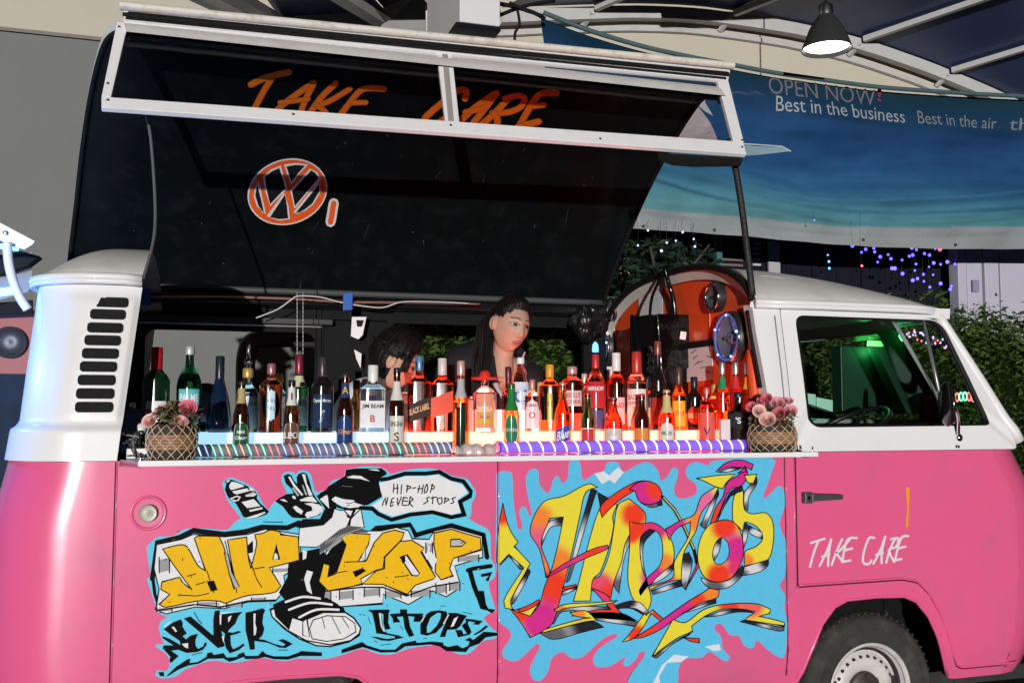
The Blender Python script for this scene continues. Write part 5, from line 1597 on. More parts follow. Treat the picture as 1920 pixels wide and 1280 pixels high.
for L in ([(250, 385), (276, 380), (312, 432), (295, 442)], [(365, 575), (436, 565), (436, 626), (400, 612)], [(790, 250), (812, 245), (806, 362), (792, 352)], [(885, 276), (926, 254), (906, 312), (888, 332)], [(815, 490), (846, 485), (832, 562)], [(1170, 236), (1196, 234), (1190, 340), (1206, 400), (1196, 470), (1175, 482)], [(790, 225), (1000, 205), (900, 225), (800, 240)], [(170, 370), (240, 320), (250, 325), (180, 380)]):
    m1.fill(q1(L), WHI)
for L in ([(500, 220), (545, 290)], [(545, 300), (590, 350)], [(1450, 645), (1550, 645)], [(480, 700), (590, 672)]): m1.stroke(q1(L), 4, K)
for L in ([(295, 195), (520, 188), (547, 200), (530, 230), (525, 340), (552, 406), (490, 416), (470, 340), (470, 240), (440, 230), (455, 300), (465, 400), (510, 455), (640, 480), (702, 505), (640, 517), (540, 542), (450, 537), (330, 495), (400, 498), (500, 520), (600, 510), (600, 492), (470, 467), (390, 457), (375, 360), (345, 230)],
          [(540, 240), (660, 230), (655, 188), (737, 188), (737, 235), (922, 234), (900, 290), (885, 327), (808, 327), (820, 272), (750, 262), (770, 380), (817, 482), (760, 497), (710, 400), (690, 267), (620, 272), (662, 332), (580, 337), (575, 290)],
          [(900, 280), (1000, 210), (1100, 198), (1182, 213), (1192, 270), (1140, 370), (1060, 452), (960, 482), (888, 467), (884, 380)],
          [(1200, 228), (1290, 228), (1412, 260), (1380, 300), (1330, 380), (1290, 412), (1190, 417), (1165, 497), (1103, 497), (1140, 400), (1170, 330)],
          [(1390, 293), (1480, 300), (1587, 320), (1540, 362), (1468, 352), (1510, 337), (1430, 320), (1420, 350), (1462, 440), (1440, 472), (1310, 502), (1278, 420), (1350, 420), (1370, 467), (1410, 460), (1350, 370), (1400, 330)],
          [(1480, 472), (1560, 420), (1620, 368), (1652, 380), (1570, 442), (1500, 477)],
          [(1385, 532), (1440, 503), (1480, 532), (1520, 500), (1600, 438), (1752, 450), (1757, 482), (1620, 502), (1550, 572), (1440, 612), (1400, 667), (1180, 657), (1100, 602), (1000, 582), (860, 592), (720, 602), (620, 667), (440, 672), (240, 612), (0, 682), (0, 640), (230, 553), (280, 590), (440, 640), (600, 640), (680, 570), (830, 538), (850, 565), (1010, 548), (1142, 560), (1147, 590), (1200, 610), (1300, 588), (1360, 625), (1420, 600), (1440, 550)],
          [(1490, -20), (1600, -20), (1625, 130), (1650, 180), (1732, 190), (1690, 232), (1640, 202), (1560, 182), (1535, 110)]):
    m1.fill(q2_(L), K)
m1.fill(q2_([(960, 380), (1000, 280), (1080, 225), (1117, 230), (1112, 290), (1070, 370), (1000, 442), (960, 452)]), CY)
for L in ([(420, 230), (440, 228), (455, 370), (492, 442), (470, 432), (440, 370)], [(1265, 290), (1312, 264), (1262, 372), (1225, 387)], [(890, 330), (930, 260), (950, 245), (905, 330)], [(1140, 350), (1200, 240), (1210, 250), (1155, 350)]): m1.fill(q2_(L), WHI)
for L in ([(200, 240), (220, 250)], [(240, 240), (265, 260)], [(300, 280), (325, 350)], [(660, 370), (690, 420)], [(440, 590), (560, 575)], [(1360, 218), (1470, 240)], [(1110, 150), (1170, 150)], [(920, 520), (960, 510)], [(370, 540), (400, 560)]): m1.stroke(q2_(L), 3, K)
for L, w in ((Bz([(925, 650), (960, 640), (1060, 625)]), 24), (Bz([(940, 660), (962, 740), (985, 800)]), 28), (Bz([(1010, 680), (1060, 670), (1040, 705)]), 18)): m1.stroke(L, w, K)
for k in range(150):
    x = rng.uniform(120, 2050); y = rng.uniform(420, 1120)
    a = rng.uniform(0, 6.28); l = rng.uniform(4, 16)
    if y > 870: continue
    m1.stroke([(x, y), (x + l * math.cos(a), y + l * math.sin(a))], rng.uniform(1.5, 4), rng.choice([K, K, (.30, .30, .32), WHI if y < 900 else K]))
m1.build('painted_mural', VAN)

# ---- second mural: flowing yellow, red and magenta letters on a blue splash
m2 = Paint(lambda x, y, off: Vector((0, -off, 0)) + side(910 + .336 * x, 850 + .336 * y), step=.000012, base=.0012)
C = lambda L: [(x, y) for x, y in L]
D = lambda L: [(x + 804, y) for x, y in L]
DS = lambda L: [(t[0] + 804,) + tuple(t[1:]) for t in L]
CY2 = (.11, .52, .80); Y2 = (.80, .68, .05); RE = (.86, .05, .02); MA = (.66, .03, .26); OG = (.88, .24, .04); BL = (.005, .006, .016)
sil = C([(60, 130), (75, 102), (120, 98), (150, 120), (155, 250), (170, 360), (183, 420), (206, 410), (190, 330), (202, 298), (225, 300), (245, 345), (258, 335), (240, 250), (225, 150), (243, 95), (280, 84), (298, 110), (300, 170), (345, 220), (365, 190), (380, 140), (405, 125), (430, 165), (460, 130), (470, 45), (525, 45), (535, 110), (550, 147), (610, 110), (660, 95), (680, 50), (740, 50), (770, 102), (850, 60), (904, 48)]) + \
    D([(140, 70), (165, 112), (172, 150), (208, 130), (240, 80), (270, 90), (265, 140), (248, 190), (262, 240), (310, 248), (368, 225), (370, 170), (320, 130), (320, 75), (370, 45), (440, 65), (480, 38), (790, 22), (790, 110), (745, 240), (770, 237), (830, 180), (860, 205), (868, 285), (838, 380), (855, 450), (874, 490), (874, 605), (864, 690), (838, 735), (868, 790), (864, 860), (880, 950), (868, 1120), (830, 1132), (770, 1092), (710, 1040), (690, 1082), (640, 1070), (610, 1016), (560, 1010), (520, 956), (490, 948), (473, 975), (510, 1020), (520, 1085), (560, 1135), (530, 1157), (480, 1120), (440, 1105), (400, 1137), (310, 1142), (272, 1200), (266, 1275), (150, 1280), (0, 1280), (10, 1225), (60, 1160), (90, 1105), (50, 1110)]) + \
    C([(850, 1132), (800, 1182), (765, 1172), (780, 1130), (700, 1182), (620, 1187), (600, 1140), (640, 1080), (732, 1020), (720, 1003), (660, 1028), (600, 1080), (540, 1132), (480, 1140), (430, 1104), (370, 1140), (350, 1210), (310, 1262), (265, 1256), (249, 1190), (302, 1080), (280, 1064), (220, 1120), (170, 1156), (110, 1142), (94, 1100), (142, 1020), (130, 980), (80, 940), (64, 880), (70, 700), (58, 600), (62, 250)])
sil = [(p.x, p.y) for p in catmull([(x, y, 0) for x, y in sil], 3, True)]
m2.fill(sil, CY2)
m2.fill(C([(610, 112), (660, 97), (690, 122), (740, 75), (772, 104), (720, 167), (692, 146), (650, 170)]), (.70, .74, .80))
m2.fill(D([(130, 1280), (180, 1180), (250, 1120), (330, 1130), (290, 1160), (210, 1165), (165, 1240), (170, 1280)]), (.70, .74, .80))
m2.fill(D([(420, 1075), (500, 1060), (510, 1095), (470, 1100)]), (.70, .74, .80))
def solid(L, col, **kw): m2.shape(L, col, BL, 5.5, soft=0 if 'smooth' in kw else 4, **kw)
def gleam(L, spray=None):
    """chrome-like flank, pale with dark ends"""
    xs = [p[0] for p in L]; ys = [p[1] for p in L]
    r = max(max(xs) - min(xs), max(ys) - min(ys))
    i0 = min(range(len(L)), key=lambda i: L[i][1]); i1 = max(range(len(L)), key=lambda i: L[i][1])
    m2.shape(L, (.66, .66, .68), BL, 5, soft=4, spray=spray or [(L[i0][0], L[i0][1], r * .55, (.02, .02, .03)), (L[i1][0], L[i1][1], r * .35, (.12, .12, .14))])
# flanks first
gleam(C([(590, 195), (620, 205), (560, 400), (470, 700), (450, 720), (520, 440)])); gleam(C([(625, 215), (690, 250), (660, 420), (610, 680), (590, 690), (640, 440), (640, 300)]))
gleam(C([(710, 360), (712, 420), (690, 520), (650, 500), (670, 400)])); gleam(C([(820, 410), (893, 390), (850, 440), (780, 560), (745, 780), (712, 720), (740, 560)]))
gleam(C([(400, 860), (560, 850), (700, 850), (820, 820), (893, 860), (893, 905), (800, 860), (650, 880), (430, 880), (380, 950), (360, 940)]))
gleam(C([(300, 1000), (600, 935), (660, 965), (520, 1000), (380, 1035)])); gleam(C([(520, 905), (780, 915), (850, 945), (840, 962), (600, 925)])); gleam(C([(150, 800), (240, 640), (250, 660), (160, 830), (148, 840)])); gleam(C([(75, 630), (110, 560), (140, 560), (210, 640), (195, 645), (130, 570)]))
gleam(C([(300, 500), (350, 385), (440, 352), (435, 400), (365, 410), (315, 510)])); gleam(C([(425, 770), (510, 740), (505, 755), (430, 790)]))
# tail and arrow at the left
solid(C([(98, 272), (110, 340), (135, 420), (182, 495), (160, 515), (250, 612), (232, 645), (148, 800), (140, 830), (165, 880), (250, 905), (300, 830), (250, 850), (180, 870), (110, 860), (105, 810), (215, 635), (130, 560), (75, 620), (62, 600), (75, 400)]), Y2, spray=[(98, 330, 95, RE), (180, 880, 60, OG)])
# first letter
solid(C([(435, 352), (360, 360), (310, 500), (360, 655), (340, 692), (300, 530), (248, 430), (320, 272), (440, 235), (572, 168), (625, 185), (560, 215), (530, 330), (480, 560), (440, 720), (400, 870), (370, 950), (300, 1000), (250, 1024), (190, 930), (140, 870), (250, 905), (300, 840), (330, 740), (370, 640), (410, 480)]), Y2,
      spray=[(290, 370, 120, OG), (290, 520, 150, (.80, .12, .22)), (330, 660, 80, MA), (410, 620, 130, OG), (390, 760, 150, RE), (310, 930, 170, MA), (190, 890, 70, RE)])
solid(C([(640, 300), (690, 262), (735, 285), (710, 350), (715, 400), (690, 520), (640, 660), (600, 700), (585, 820), (490, 822), (520, 720), (580, 480)]), Y2)
solid(C([(740, 285), (800, 250), (890, 330), (893, 400), (830, 420), (780, 500), (760, 600), (715, 720), (700, 800), (640, 780), (590, 760), (600, 700), (640, 680), (690, 560), (715, 420)]), Y2, spray=[(830, 340, 100, RE), (640, 740, 110, (.80, .08, .15)), (700, 790, 90, RE)])
solid(C([(340, 692), (370, 660), (480, 590), (600, 530), (685, 508), (680, 530), (560, 582), (440, 640)]), (.72, .05, .20), spray=[(400, 650, 120, MA), (600, 545, 80, RE)])
solid(C([(640, 300), (690, 245), (830, 160), (893, 150), (893, 165), (760, 250), (690, 310), (650, 355)]), RE, spray=[(880, 160, 80, (.45, .02, .06))])
solid(C([(180, 868), (250, 840), (300, 810), (300, 830), (240, 868), (190, 882)]), RE)
solid(C([(590, 745), (680, 790), (750, 880), (850, 935), (760, 890), (520, 890), (480, 905), (620, 870), (700, 870)]), RE, spray=[(620, 780, 120, (.78, .05, .18))])
solid(C([(380, 870), (440, 840), (600, 830), (740, 818), (700, 832), (560, 850), (440, 862), (400, 880)]), Y2, spray=[(400, 865, 60, OG)])
solid(C([(470, 885), (560, 875), (620, 930), (560, 935), (310, 1000), (330, 980), (540, 920), (590, 915), (500, 905)]), Y2, spray=[(520, 895, 50, OG)])
solid(C([(430, 745), (505, 728), (510, 738), (440, 760)]), RE)
# ball and stalk
solid(D([(0, 200), (40, 165), (100, 152), (160, 180), (182, 240), (150, 275), (95, 282), (50, 260), (30, 210)]), MA, smooth=3, spray=DS([(150, 200, 80, RE)]))
gleam(D([(60, 272), (110, 285), (180, 260), (182, 285), (120, 300)]))
m2.stroke(D([(182, 240), (250, 310), (310, 420), (360, 540), (375, 610)]), 20, BL); m2.stroke(D([(190, 245), (255, 315), (312, 420), (358, 530)]), 7, (.55, .50, .12))
# second letter: loop
solid(D([(0, 380), (60, 390), (130, 385), (190, 420), (240, 500), (245, 600), (200, 680), (110, 730), (60, 790), (55, 760), (100, 690), (170, 620), (185, 520), (160, 440), (110, 420), (70, 470), (60, 580), (100, 720), (120, 820), (90, 900), (130, 870), (200, 930), (190, 945), (120, 890), (60, 990), (20, 1030), (-40, 1050), (10, 990), (90, 880), (20, 810), (-10, 700), (0, 520)]), Y2, spray=DS([(60, 400, 90, RE), (150, 420, 90, (.72, .04, .18)), (190, 620, 90, OG), (130, 690, 90, MA), (10, 450, 70, RE), (40, 1010, 80, RE), (160, 900, 60, RE)]))
gleam(D([(60, 470), (105, 425), (140, 430), (80, 500), (75, 600), (95, 700), (70, 640)])); gleam(D([(245, 610), (240, 650), (180, 700), (110, 735), (150, 690)])); gleam(D([(0, 820), (60, 830), (105, 880), (95, 900), (40, 865), (0, 860)]))
# middle strokes
solid(D([(200, 420), (290, 370), (360, 340), (400, 240), (490, 180), (495, 235), (460, 260), (400, 330), (370, 430), (340, 480), (300, 560), (290, 700), (200, 720), (110, 760), (115, 740), (240, 690), (250, 600), (330, 460), (340, 380), (260, 420), (220, 480)]), Y2, spray=DS([(250, 410, 110, MA), (400, 260, 110, (.80, .15, .35)), (380, 380, 80, OG), (200, 720, 90, RE)]))
gleam(D([(495, 190), (490, 240), (420, 420), (395, 400), (440, 300)])); gleam(D([(300, 565), (330, 550), (350, 600), (315, 760), (290, 730)])); gleam(D([(120, 765), (285, 705), (295, 735), (130, 785)]))
solid(D([(520, 240), (545, 160), (620, 110), (640, 60), (660, 120), (620, 180), (560, 200), (500, 330), (460, 420), (400, 600), (350, 690), (310, 760), (380, 600), (440, 420), (480, 300)]), MA, spray=DS([(470, 370, 130, RE), (400, 580, 130, (.60, .05, .12))]))
gleam(D([(560, 215), (630, 180), (630, 230), (560, 240), (430, 520), (390, 620), (470, 420)]))
# letter O
solid(D([(480, 380), (540, 368), (600, 400), (635, 500), (625, 600), (570, 690), (490, 715), (420, 690), (385, 620), (380, 540), (400, 460), (440, 400)]), Y2, smooth=3, spray=DS([(530, 410, 100, RE), (600, 540, 130, MA), (500, 680, 100, RE), (590, 640, 60, (.75, .04, .16))]))
m2.shape(D([(515, 465), (550, 500), (553, 570), (520, 612), (480, 612), (465, 570), (480, 500)]), CY2, BL, 5, smooth=2)
gleam(D([(480, 495), (512, 465), (500, 540), (470, 600), (462, 560)]))
gleam(D([(395, 690), (470, 715), (560, 700), (630, 620), (640, 660), (560, 740), (470, 755), (420, 730)]))
# letter P
solid(D([(585, 230), (635, 205), (640, 310), (680, 335), (760, 330), (798, 380), (800, 500), (770, 590), (640, 625), (645, 545), (700, 520), (740, 480), (735, 440), (700, 400), (650, 380), (640, 440), (600, 400), (575, 370)]), Y2, spray=DS([(650, 600, 60, OG)]))
gleam(D([(640, 380), (660, 400), (655, 470), (635, 530), (630, 450)])); gleam(D([(665, 400), (740, 440), (735, 475), (700, 460), (670, 440)])); gleam(D([(640, 630), (775, 590), (770, 625), (720, 660), (630, 680)])); gleam(D([(640, 220), (660, 190), (705, 120), (710, 165), (665, 240), (660, 320), (640, 300)]))
# crest
solid(D([(370, 138), (500, 120), (590, 115), (540, 160), (520, 195), (470, 180), (410, 150)]), Y2); solid(D([(640, 120), (710, 115), (690, 165), (660, 160)]), Y2)
solid(D([(480, 100), (540, 50), (620, 35), (690, 60), (680, 90), (640, 70), (650, 100), (600, 110), (640, 80), (560, 75)]), MA); gleam(D([(490, 105), (560, 82), (630, 80), (560, 100)]))
# lower swash, arrow and zigzag
solid(D([(500, 760), (490, 800), (400, 830), (330, 870), (240, 930), (170, 980), (80, 1020), (20, 1030), (130, 960), (230, 890), (330, 820), (430, 760), (440, 750)]), MA, spray=DS([(460, 780, 90, OG), (380, 820, 60, RE), (80, 1000, 120, RE)]))
gleam(D([(330, 872), (480, 805), (482, 830), (360, 870), (290, 890)]))
solid(D([(240, 925), (310, 940), (410, 870), (520, 840), (700, 835), (785, 865), (780, 890), (720, 905), (860, 940), (865, 960), (640, 925), (700, 880), (620, 865), (500, 870), (420, 905), (345, 960), (350, 990), (260, 1030), (125, 1130)]), Y2, spray=DS([(560, 845, 90, RE), (680, 850, 90, (.84, .12, .10))]))
gleam(D([(415, 910), (520, 875), (640, 870), (690, 885), (600, 882), (480, 905)])); gleam(D([(615, 935), (640, 928), (835, 965), (862, 965), (860, 985), (830, 988)])); gleam(D([(130, 1132), (260, 1040), (340, 1000), (330, 1010), (240, 1060), (150, 1138)]))
solid(D([(300, 1025), (390, 1030), (388, 1052), (340, 1045)]), RE)
m2.build('painted_mural', VAN)

# ---- lettering on the cab door
m3 = Paint(lambda x, y, off: Vector((0, -off, 0)) + side(1460 + .3438 * x, 840 + .3438 * y), step=.00003, base=.0012)
WL = (.74, .70, .74)
for L in [[(175, 515), (250, 492)], [(215, 505), (190, 570), (170, 645)], [(222, 640), (262, 560), (285, 495)], [(285, 495), (272, 570), (268, 640)], [(235, 590), (275, 578)], [(345, 495), (315, 560), (288, 635)], [(395, 485), (330, 560), (310, 565), (345, 612)],
          [(425, 488), (372, 500), (345, 620)], [(360, 555), (400, 545)], [(345, 618), (390, 610)], [(520, 488), (490, 490), (462, 570), (460, 622), (490, 630), (505, 610)], [(515, 628), (555, 550), (580, 480)], [(580, 480), (562, 560), (560, 625)], [(530, 580), (568, 568)],
          [(635, 490), (605, 550), (585, 622)], [(610, 495), (650, 490), (640, 535), (600, 555), (628, 618)], [(705, 478), (665, 490), (632, 612)], [(650, 545), (690, 535)], [(632, 610), (668, 602)]]:
    m3.stroke(L, 12, WL, smooth=3)
m3.build('painted_lettering', door)
m4 = Paint(lambda x, y, off: Vector((0, -off, 0)) + side(1460 + .3438 * x, 840 + .3438 * y), step=.00003, base=.0012)
m4.fill([(694, 210), (714, 216), (710, 320), (705, 425), (698, 438), (691, 425), (700, 320), (692, 232)], (.80, .33, .03))
m4.build('painted_stroke', door)
# ================================================================== things on the bar
def glassm(name, col, tr=1.0, rough=.02):
    if name in MATS: return MATS[name]
    m = mat(name, col, rough, trans=tr, ior=1.42, var=.04, vscale=30, coat=.8)
    [n_ for n_ in m.node_tree.nodes if n_.type == 'BSDF_PRINCIPLED'][0].inputs['Coat Roughness'].default_value = .13
    return m
G_GREEN = glassm('green_glass', (.05, .35, .10)); G_DKGREEN = glassm('dark_green_glass', (.01, .07, .03), .7)
G_BROWN = glassm('brown_glass', (.30, .07, .012)); G_DKBROWN = glassm('dark_brown_glass', (.05, .012, .006), .7)
G_CLEAR = glassm('clear_glass', (.95, .97, .98)); G_BLUE = glassm('blue_glass', (.010, .032, .085), .5, .15)
G_RED = glassm('red_spirit', (.88, .10, .03)); G_AMBER = glassm('amber_spirit', (.88, .33, .05)); G_BLACK = glassm('black_glass', (.015, .012, .012), .35)
G_PINK = glassm('pink_spirit', (.85, .25, .22)); G_ORANGE = glassm('orange_spirit', (.90, .30, .03))
LBL = paint_mat('bottle_label', .45, .1)
PROF = {
 'beer': [(.93, 0), (1, .02), (1, .50), (.97, .55), (.80, .63), (.55, .71), (.45, .78), (.41, .92), (.44, .925), (.44, .95), (.40, .955)],
 'round': [(.93, 0), (1, .02), (1, .56), (.96, .60), (.80, .655), (.52, .705), (.38, .75), (.33, .82), (.33, .90), (.37, .905), (.37, .93)],
 'flare': [(.90, 0), (.96, .02), (1, .45), (.98, .55), (.84, .64), (.55, .72), (.37, .78), (.32, .84), (.31, .93)],
 'tear': [(.92, 0), (1, .03), (1, .14), (.92, .28), (.76, .44), (.56, .56), (.40, .66), (.32, .76), (.30, .90), (.34, .905), (.34, .95)],
 'square': [(.96, 0), (1, .02), (1, .60), (.95, .64), (.70, .68), (.42, .72), (.32, .77), (.32, .92)],
 'flask': [(.95, 0), (1, .02), (1, .62), (.92, .68), (.62, .74), (.36, .78), (.32, .84), (.32, .95)],
 'absolut': [(.96, 0), (1, .02), (1, .68), (.97, .72), (.84, .775), (.55, .81), (.40, .835), (.38, .88), (.38, .95)],
 'tall': [(.94, 0), (1, .02), (1, .50), (.95, .55), (.70, .62), (.48, .68), (.42, .74), (.40, .93)],
 'soda': [(.85, 0), (1, .03), (.98, .10), (1, .5), (.97, .60), (.80, .72), (.50, .84), (.36, .90), (.36, .93)],
}
BCOUNT = [0]
def bottle(label, px, topy, wpx, Y, zb, kind, glass, capcol, cap=(.88, 1.0), capr=1.15, sq=0.0, labels=(), group=None, tilt=0.0, capmetal=.3, name='bottle', gold=None, extra=None):
    base = atz(px, Y, zb); k = ppm(base); 
    ztop = at(px, topy, Y).z
    H = ztop - zb; Rr = wpx / 2 / k
    d = CAM - base; phi = math.atan2(d.y, d.x) + PI / 2          # turn the front (-Y) to face the camera side
    M = Matrix.Rotation(phi, 3, 'Z')
    root = empty(name, base, label, 'bottle', group)
    prof = [(r * Rr, z * H) for r, z in PROF[kind]]
    p3 = catmull([(r, z, 0) for r, z in prof], 3)
    def rad(z):
        return interp([(p.y, p.x) for p in p3], z)
    mb = MB(); mb.lathe([(p.x, p.y) for p in p3], 24, base, M, sq=sq)
    mb.build('glass', glass, root, smooth=True, angle=60)
    rc = PROF[kind][-1][0] * Rr * capr
    cm = mat('cap_%02d_%02d_%02d' % tuple(int(c * 20) for c in capcol), capcol, .32, metal=capmetal, var=.08, vscale=40)
    mb = MB()
    z0, z1 = cap[0] * H, cap[1] * H
    cpn = 24
    mb.lathe([(rc * .96, z0), (rc, z0 + .002), (rc, z1 - .004), (rc * .9, z1 - .001), (rc * .5, z1)], cpn, base, M)
    mb.build('cap', cm, root, smooth=True, angle=40)
    if gold:
        mb = MB(); mb.lathe([(rc * 1.05, gold[0] * H), (rc * 1.08, (gold[0] + gold[1]) / 2 * H), (rc * 1.05, gold[1] * H)], 20, base, M); mb.build('collar', mat('collar_%d' % int(gold[2][0] * 20), gold[2], .3, metal=.5), root, smooth=True)
    for L in labels:
        z0, z1, half, col, shape = L[0] * H, L[1] * H, L[2], L[3], L[4]
        texts = L[5] if len(L) > 5 else ()
        lm = MB()
        def wrap(a, z, e=0.0):
            """a = distance along the label from its middle, in metres"""
            r = rad(z) * (1.0 if not sq else 1.0) + .0009 + e
            if sq > .3:
                return base + M @ Vector((a, -r, z))
            t = a / max(r, 1e-4)
            return base + M @ Vector((math.sin(t) * r, -math.cos(t) * r, z))
        hw = half * Rr
        nx, nz = 14, 8
        def edge(v):
            if shape == 'oval': return math.sqrt(max(0, 1 - (2 * v - 1) ** 2))
            if shape == 'arch': return math.sqrt(max(0, 1 - max(0, (v - .6) / .4) ** 2))
            if shape == 'diag': return 1
            return 1
        def lf(u, v):
            a = (-1 + 2 * u) * hw * edge(v)
            z = z0 + (z1 - z0) * v
            if shape == 'diag': z += a * .35
            return wrap(a, z)
        lm.grid(lf, nx, nz); lm.c = [col] * len(lm.v)
        if shape in ('oval', 'arch', 'rect') and len(L) > 6 and L[6]:
            bc = L[6]
            def lf2(u, v):
                vv = .06 + .88 * v
                a = (-1 + 2 * u) * hw * edge(vv) * .88
                return wrap(a, z0 + (z1 - z0) * vv, .0006)
            n0 = len(lm.v); lm.grid(lf2, nx, nz)
            for i in range(n0, len(lm.v)): lm.c[i] = bc
        for (s, zc, hh, tc, sh) in texts:
            vs, fs, w, h = text_geo(s, sh, .02)
            th = hh * (z1 - z0)
            tw = min(w * th, 1.75 * hw); kx = tw / w
            zc_ = z0 + (z1 - z0) * zc
            V = []
            for (x, y) in vs:
                a = (x - w / 2) * kx; z = zc_ + (y - .5) * th
                if shape == 'diag': z += a * .35
                V.append(wrap(a, z, .0012))
            lm.add(V, fs, col=tc)
        lm.build('label', LBL, root, smooth=True, col=True, fix=False)
    if extra: extra(root, base, M, H, Rr)
    BCOUNT[0] += 1
    return root
CR = (.78, .76, .70); BK = (.015, .015, .015); WT = (.80, .80, .80); RD = (.62, .03, .03); GO = (.62, .38, .08); NV = (.02, .04, .16); GN = (.02, .16, .06)
B1, B2, B3_ = .125, .255, .37        # rows: front on the counter, middle and back on the light boxes
FZ = CZ + .001; LZ = SZ + .001
# --- back and middle row, left to right
bottle('dark green vermouth bottle with red neck foil behind the left flower basket', 292, 648, 49, .30, LZ, 'round', G_DKGREEN, (.60, .02, .03), (.70, .985), 1.18, labels=[(.12, .36, .8, WT, 'rect', [('EXTRA', .5, .2, BK, 0)])])
bottle('big clear green bottle with silver cap behind the left flower basket', 354, 649, 46, .30, LZ, 'flare', G_GREEN, (.55, .58, .60), (.90, 1.0), 1.2, labels=[(.10, .50, .9, (.10, .45, .42), 'rect', [('PALME', .75, .22, WT, 0)], (.12, .50, .60))])
bottle('matt dark blue teardrop cognac bottle with round seal', 411, 667, 46, .29, LZ, 'tear', G_BLUE, (.02, .025, .04), (.62, 1.0), 1.06, labels=[(.14, .34, .45, (.06, .12, .2), 'oval', [], (.01, .03, .07))])
bottle('blue-labelled bottle with a glass pourer and brass collar', 464, 690, 43, .31, LZ, 'round', G_CLEAR, (.55, .36, .10), (.85, 1.0), 1.25, labels=[(.06, .62, .95, (.62, .70, .74), 'rect', [('CAMPARI', .82, .18, WT, 0)]), (.42, .60, .955, (.02, .06, .22), 'rect', [('CAMPARI', .5, .6, WT, 0)])],
       extra=lambda root, base, M, H, Rr: (MB().lathe([(.012, H), (.012, H + .012), (.016, H + .014), (.015, H + .03), (.008, H + .034), (.007, H + .06), (.009, H + .075), (.004, H + .105)], 14, base).build('pourer', glassm('clear_glass', (.9, .93, .95)), root, smooth=True)))
bottle('square red-brown liqueur bottle with pale blue oval label', 508, 681, 43, .26, LZ, 'flask', G_RED, (.35, .16, .18), (.84, 1.0), 1.2, sq=.15, labels=[(.16, .62, .80, (.52, .66, .76), 'oval', [('THREE', .64, .12, (.15, .30, .45), 0), ('HORSES', .40, .12, (.15, .30, .45), 0)], (.60, .74, .80))])
bottle('green wine bottle with burgundy foil between two beers', 560, 664, 36, .33, LZ, 'tall', G_GREEN, (.22, .02, .05), (.74, 1.0), 1.1, labels=[(.08, .42, .98, (.55, .66, .62), 'rect', [('MESQ', .82, .2, GN, 0)]), (.58, .72, .95, (.60, .58, .36), 'rect', [])])
bottle('black rum bottle with blue captain label', 604, 669, 42, .27, LZ, 'round', G_BLACK, (.06, .05, .06), (.72, 1.0), 1.1, labels=[(.05, .50, .95, (.02, .03, .07), 'rect', [('Captain Morgan', .80, .13, WT, .2), ('I', .35, .35, (.35, .5, .6), .3)], (.018, .035, .08))])
bottle('clear square bourbon bottle with white label and red seal', 699, 684, 49, .26, LZ, 'square', G_CLEAR, (.75, .75, .74), (.70, 1.0), 1.25, sq=.6, capmetal=0, labels=[(.06, .46, .92, (.74, .74, .76), 'rect', [('JIM BEAM', .78, .20, BK, 0), ('B', .34, .26, (.55, .02, .03), 0)]), (.46, .54, .3, (.02, .02, .05), 'rect', [])])
bottle('square whisky bottle with slanted black label', 786, 667, 44, .30, LZ, 'square', G_RED, (.10, .25, .45), (.80, 1.0), 1.2, sq=.7, labels=[(.16, .40, .98, (.03, .015, .01), 'diag', [('BLACK LABEL', .55, .34, (.70, .45, .25), 0)])])
bottle('square whisky bottle with slanted red label and white cap', 829, 671, 42, .27, LZ, 'square', G_RED, (.72, .58, .55), (.76, 1.0), 1.25, sq=.7, capmetal=0, labels=[(.22, .50, .97, (.72, .08, .03), 'diag', []), (.02, .14, .2, (.62, .4, .25), 'oval', [])])
bottle('tequila bottle wearing a red sombrero cap', 909, 702, 45, .22, LZ, 'flask', G_CLEAR, (.70, .02, .02), (.86, .94), 1.0, labels=[(.06, .66, .80, (.80, .30, .20), 'rect', [('SIERRA', .55, .16, (.85, .75, .5), 0)]), (.08, .36, .805, (.75, .45, .04), 'rect', [('Tequila', .6, .22, (.4, .1, .02), .2)])],
       extra=lambda root, base, M, H, Rr: MB().lathe([(.016, .90 * H), (.052 * 1.0, .915 * H), (.055, .95 * H), (.050, .945 * H), (.024, .94 * H), (.020, 1.03 * H), (.010, 1.07 * H), (.001, 1.075 * H)], 24, base).build('sombrero', mat('sombrero_red', (.75, .03, .02), .45), root, smooth=True, angle=60))
bottle('dark-capped slim bottle behind the green beer', 953, 687, 26, .34, LZ, 'tall', G_PINK, (.10, .03, .04), (.80, 1.0), 1.15)
bottle('plastic water bottle with white cap and blue label', 976, 670, 36, .31, LZ, 'soda', G_CLEAR, (.78, .78, .80), (.91, 1.0), 1.15, capmetal=0, labels=[(.28, .66, 1.0, (.62, .70, .80), 'rect', [('C', .5, .55, (.05, .15, .5), 0)])])
bottle('small gin bottle with white label and red crest', 998, 711, 29, .24, LZ, 'flask', G_CLEAR, (.70, .25, .22), (.80, 1.0), 1.2, labels=[(.05, .62, .98, (.82, .70, .70), 'arch', [('BOMBAY', .78, .11, RD, 0), ('O', .45, .22, RD, 0)])])
bottle('amber gin bottle with yellow label and orange cap', 1031, 683, 38, .27, LZ, 'flask', G_AMBER, (.80, .33, .03), (.80, 1.0), 1.3, capmetal=0, sq=.2, labels=[(.16, .56, .92, (.78, .48, .03), 'rect', [('GORDON\'S', .60, .18, (.35, .05, .01), 0)])])
bottle('pink flavoured vodka bottle with frosted diamond glass', 1073, 687, 46, .25, LZ, 'absolut', G_PINK, (.70, .35, .33), (.88, 1.0), 1.1, labels=[(.38, .62, .85, (.80, .48, .45), 'rect', [('ABSOLUT', .70, .30, (.45, .05, .08), 0), ('VODKA', .28, .26, (.45, .05, .08), 0)])])
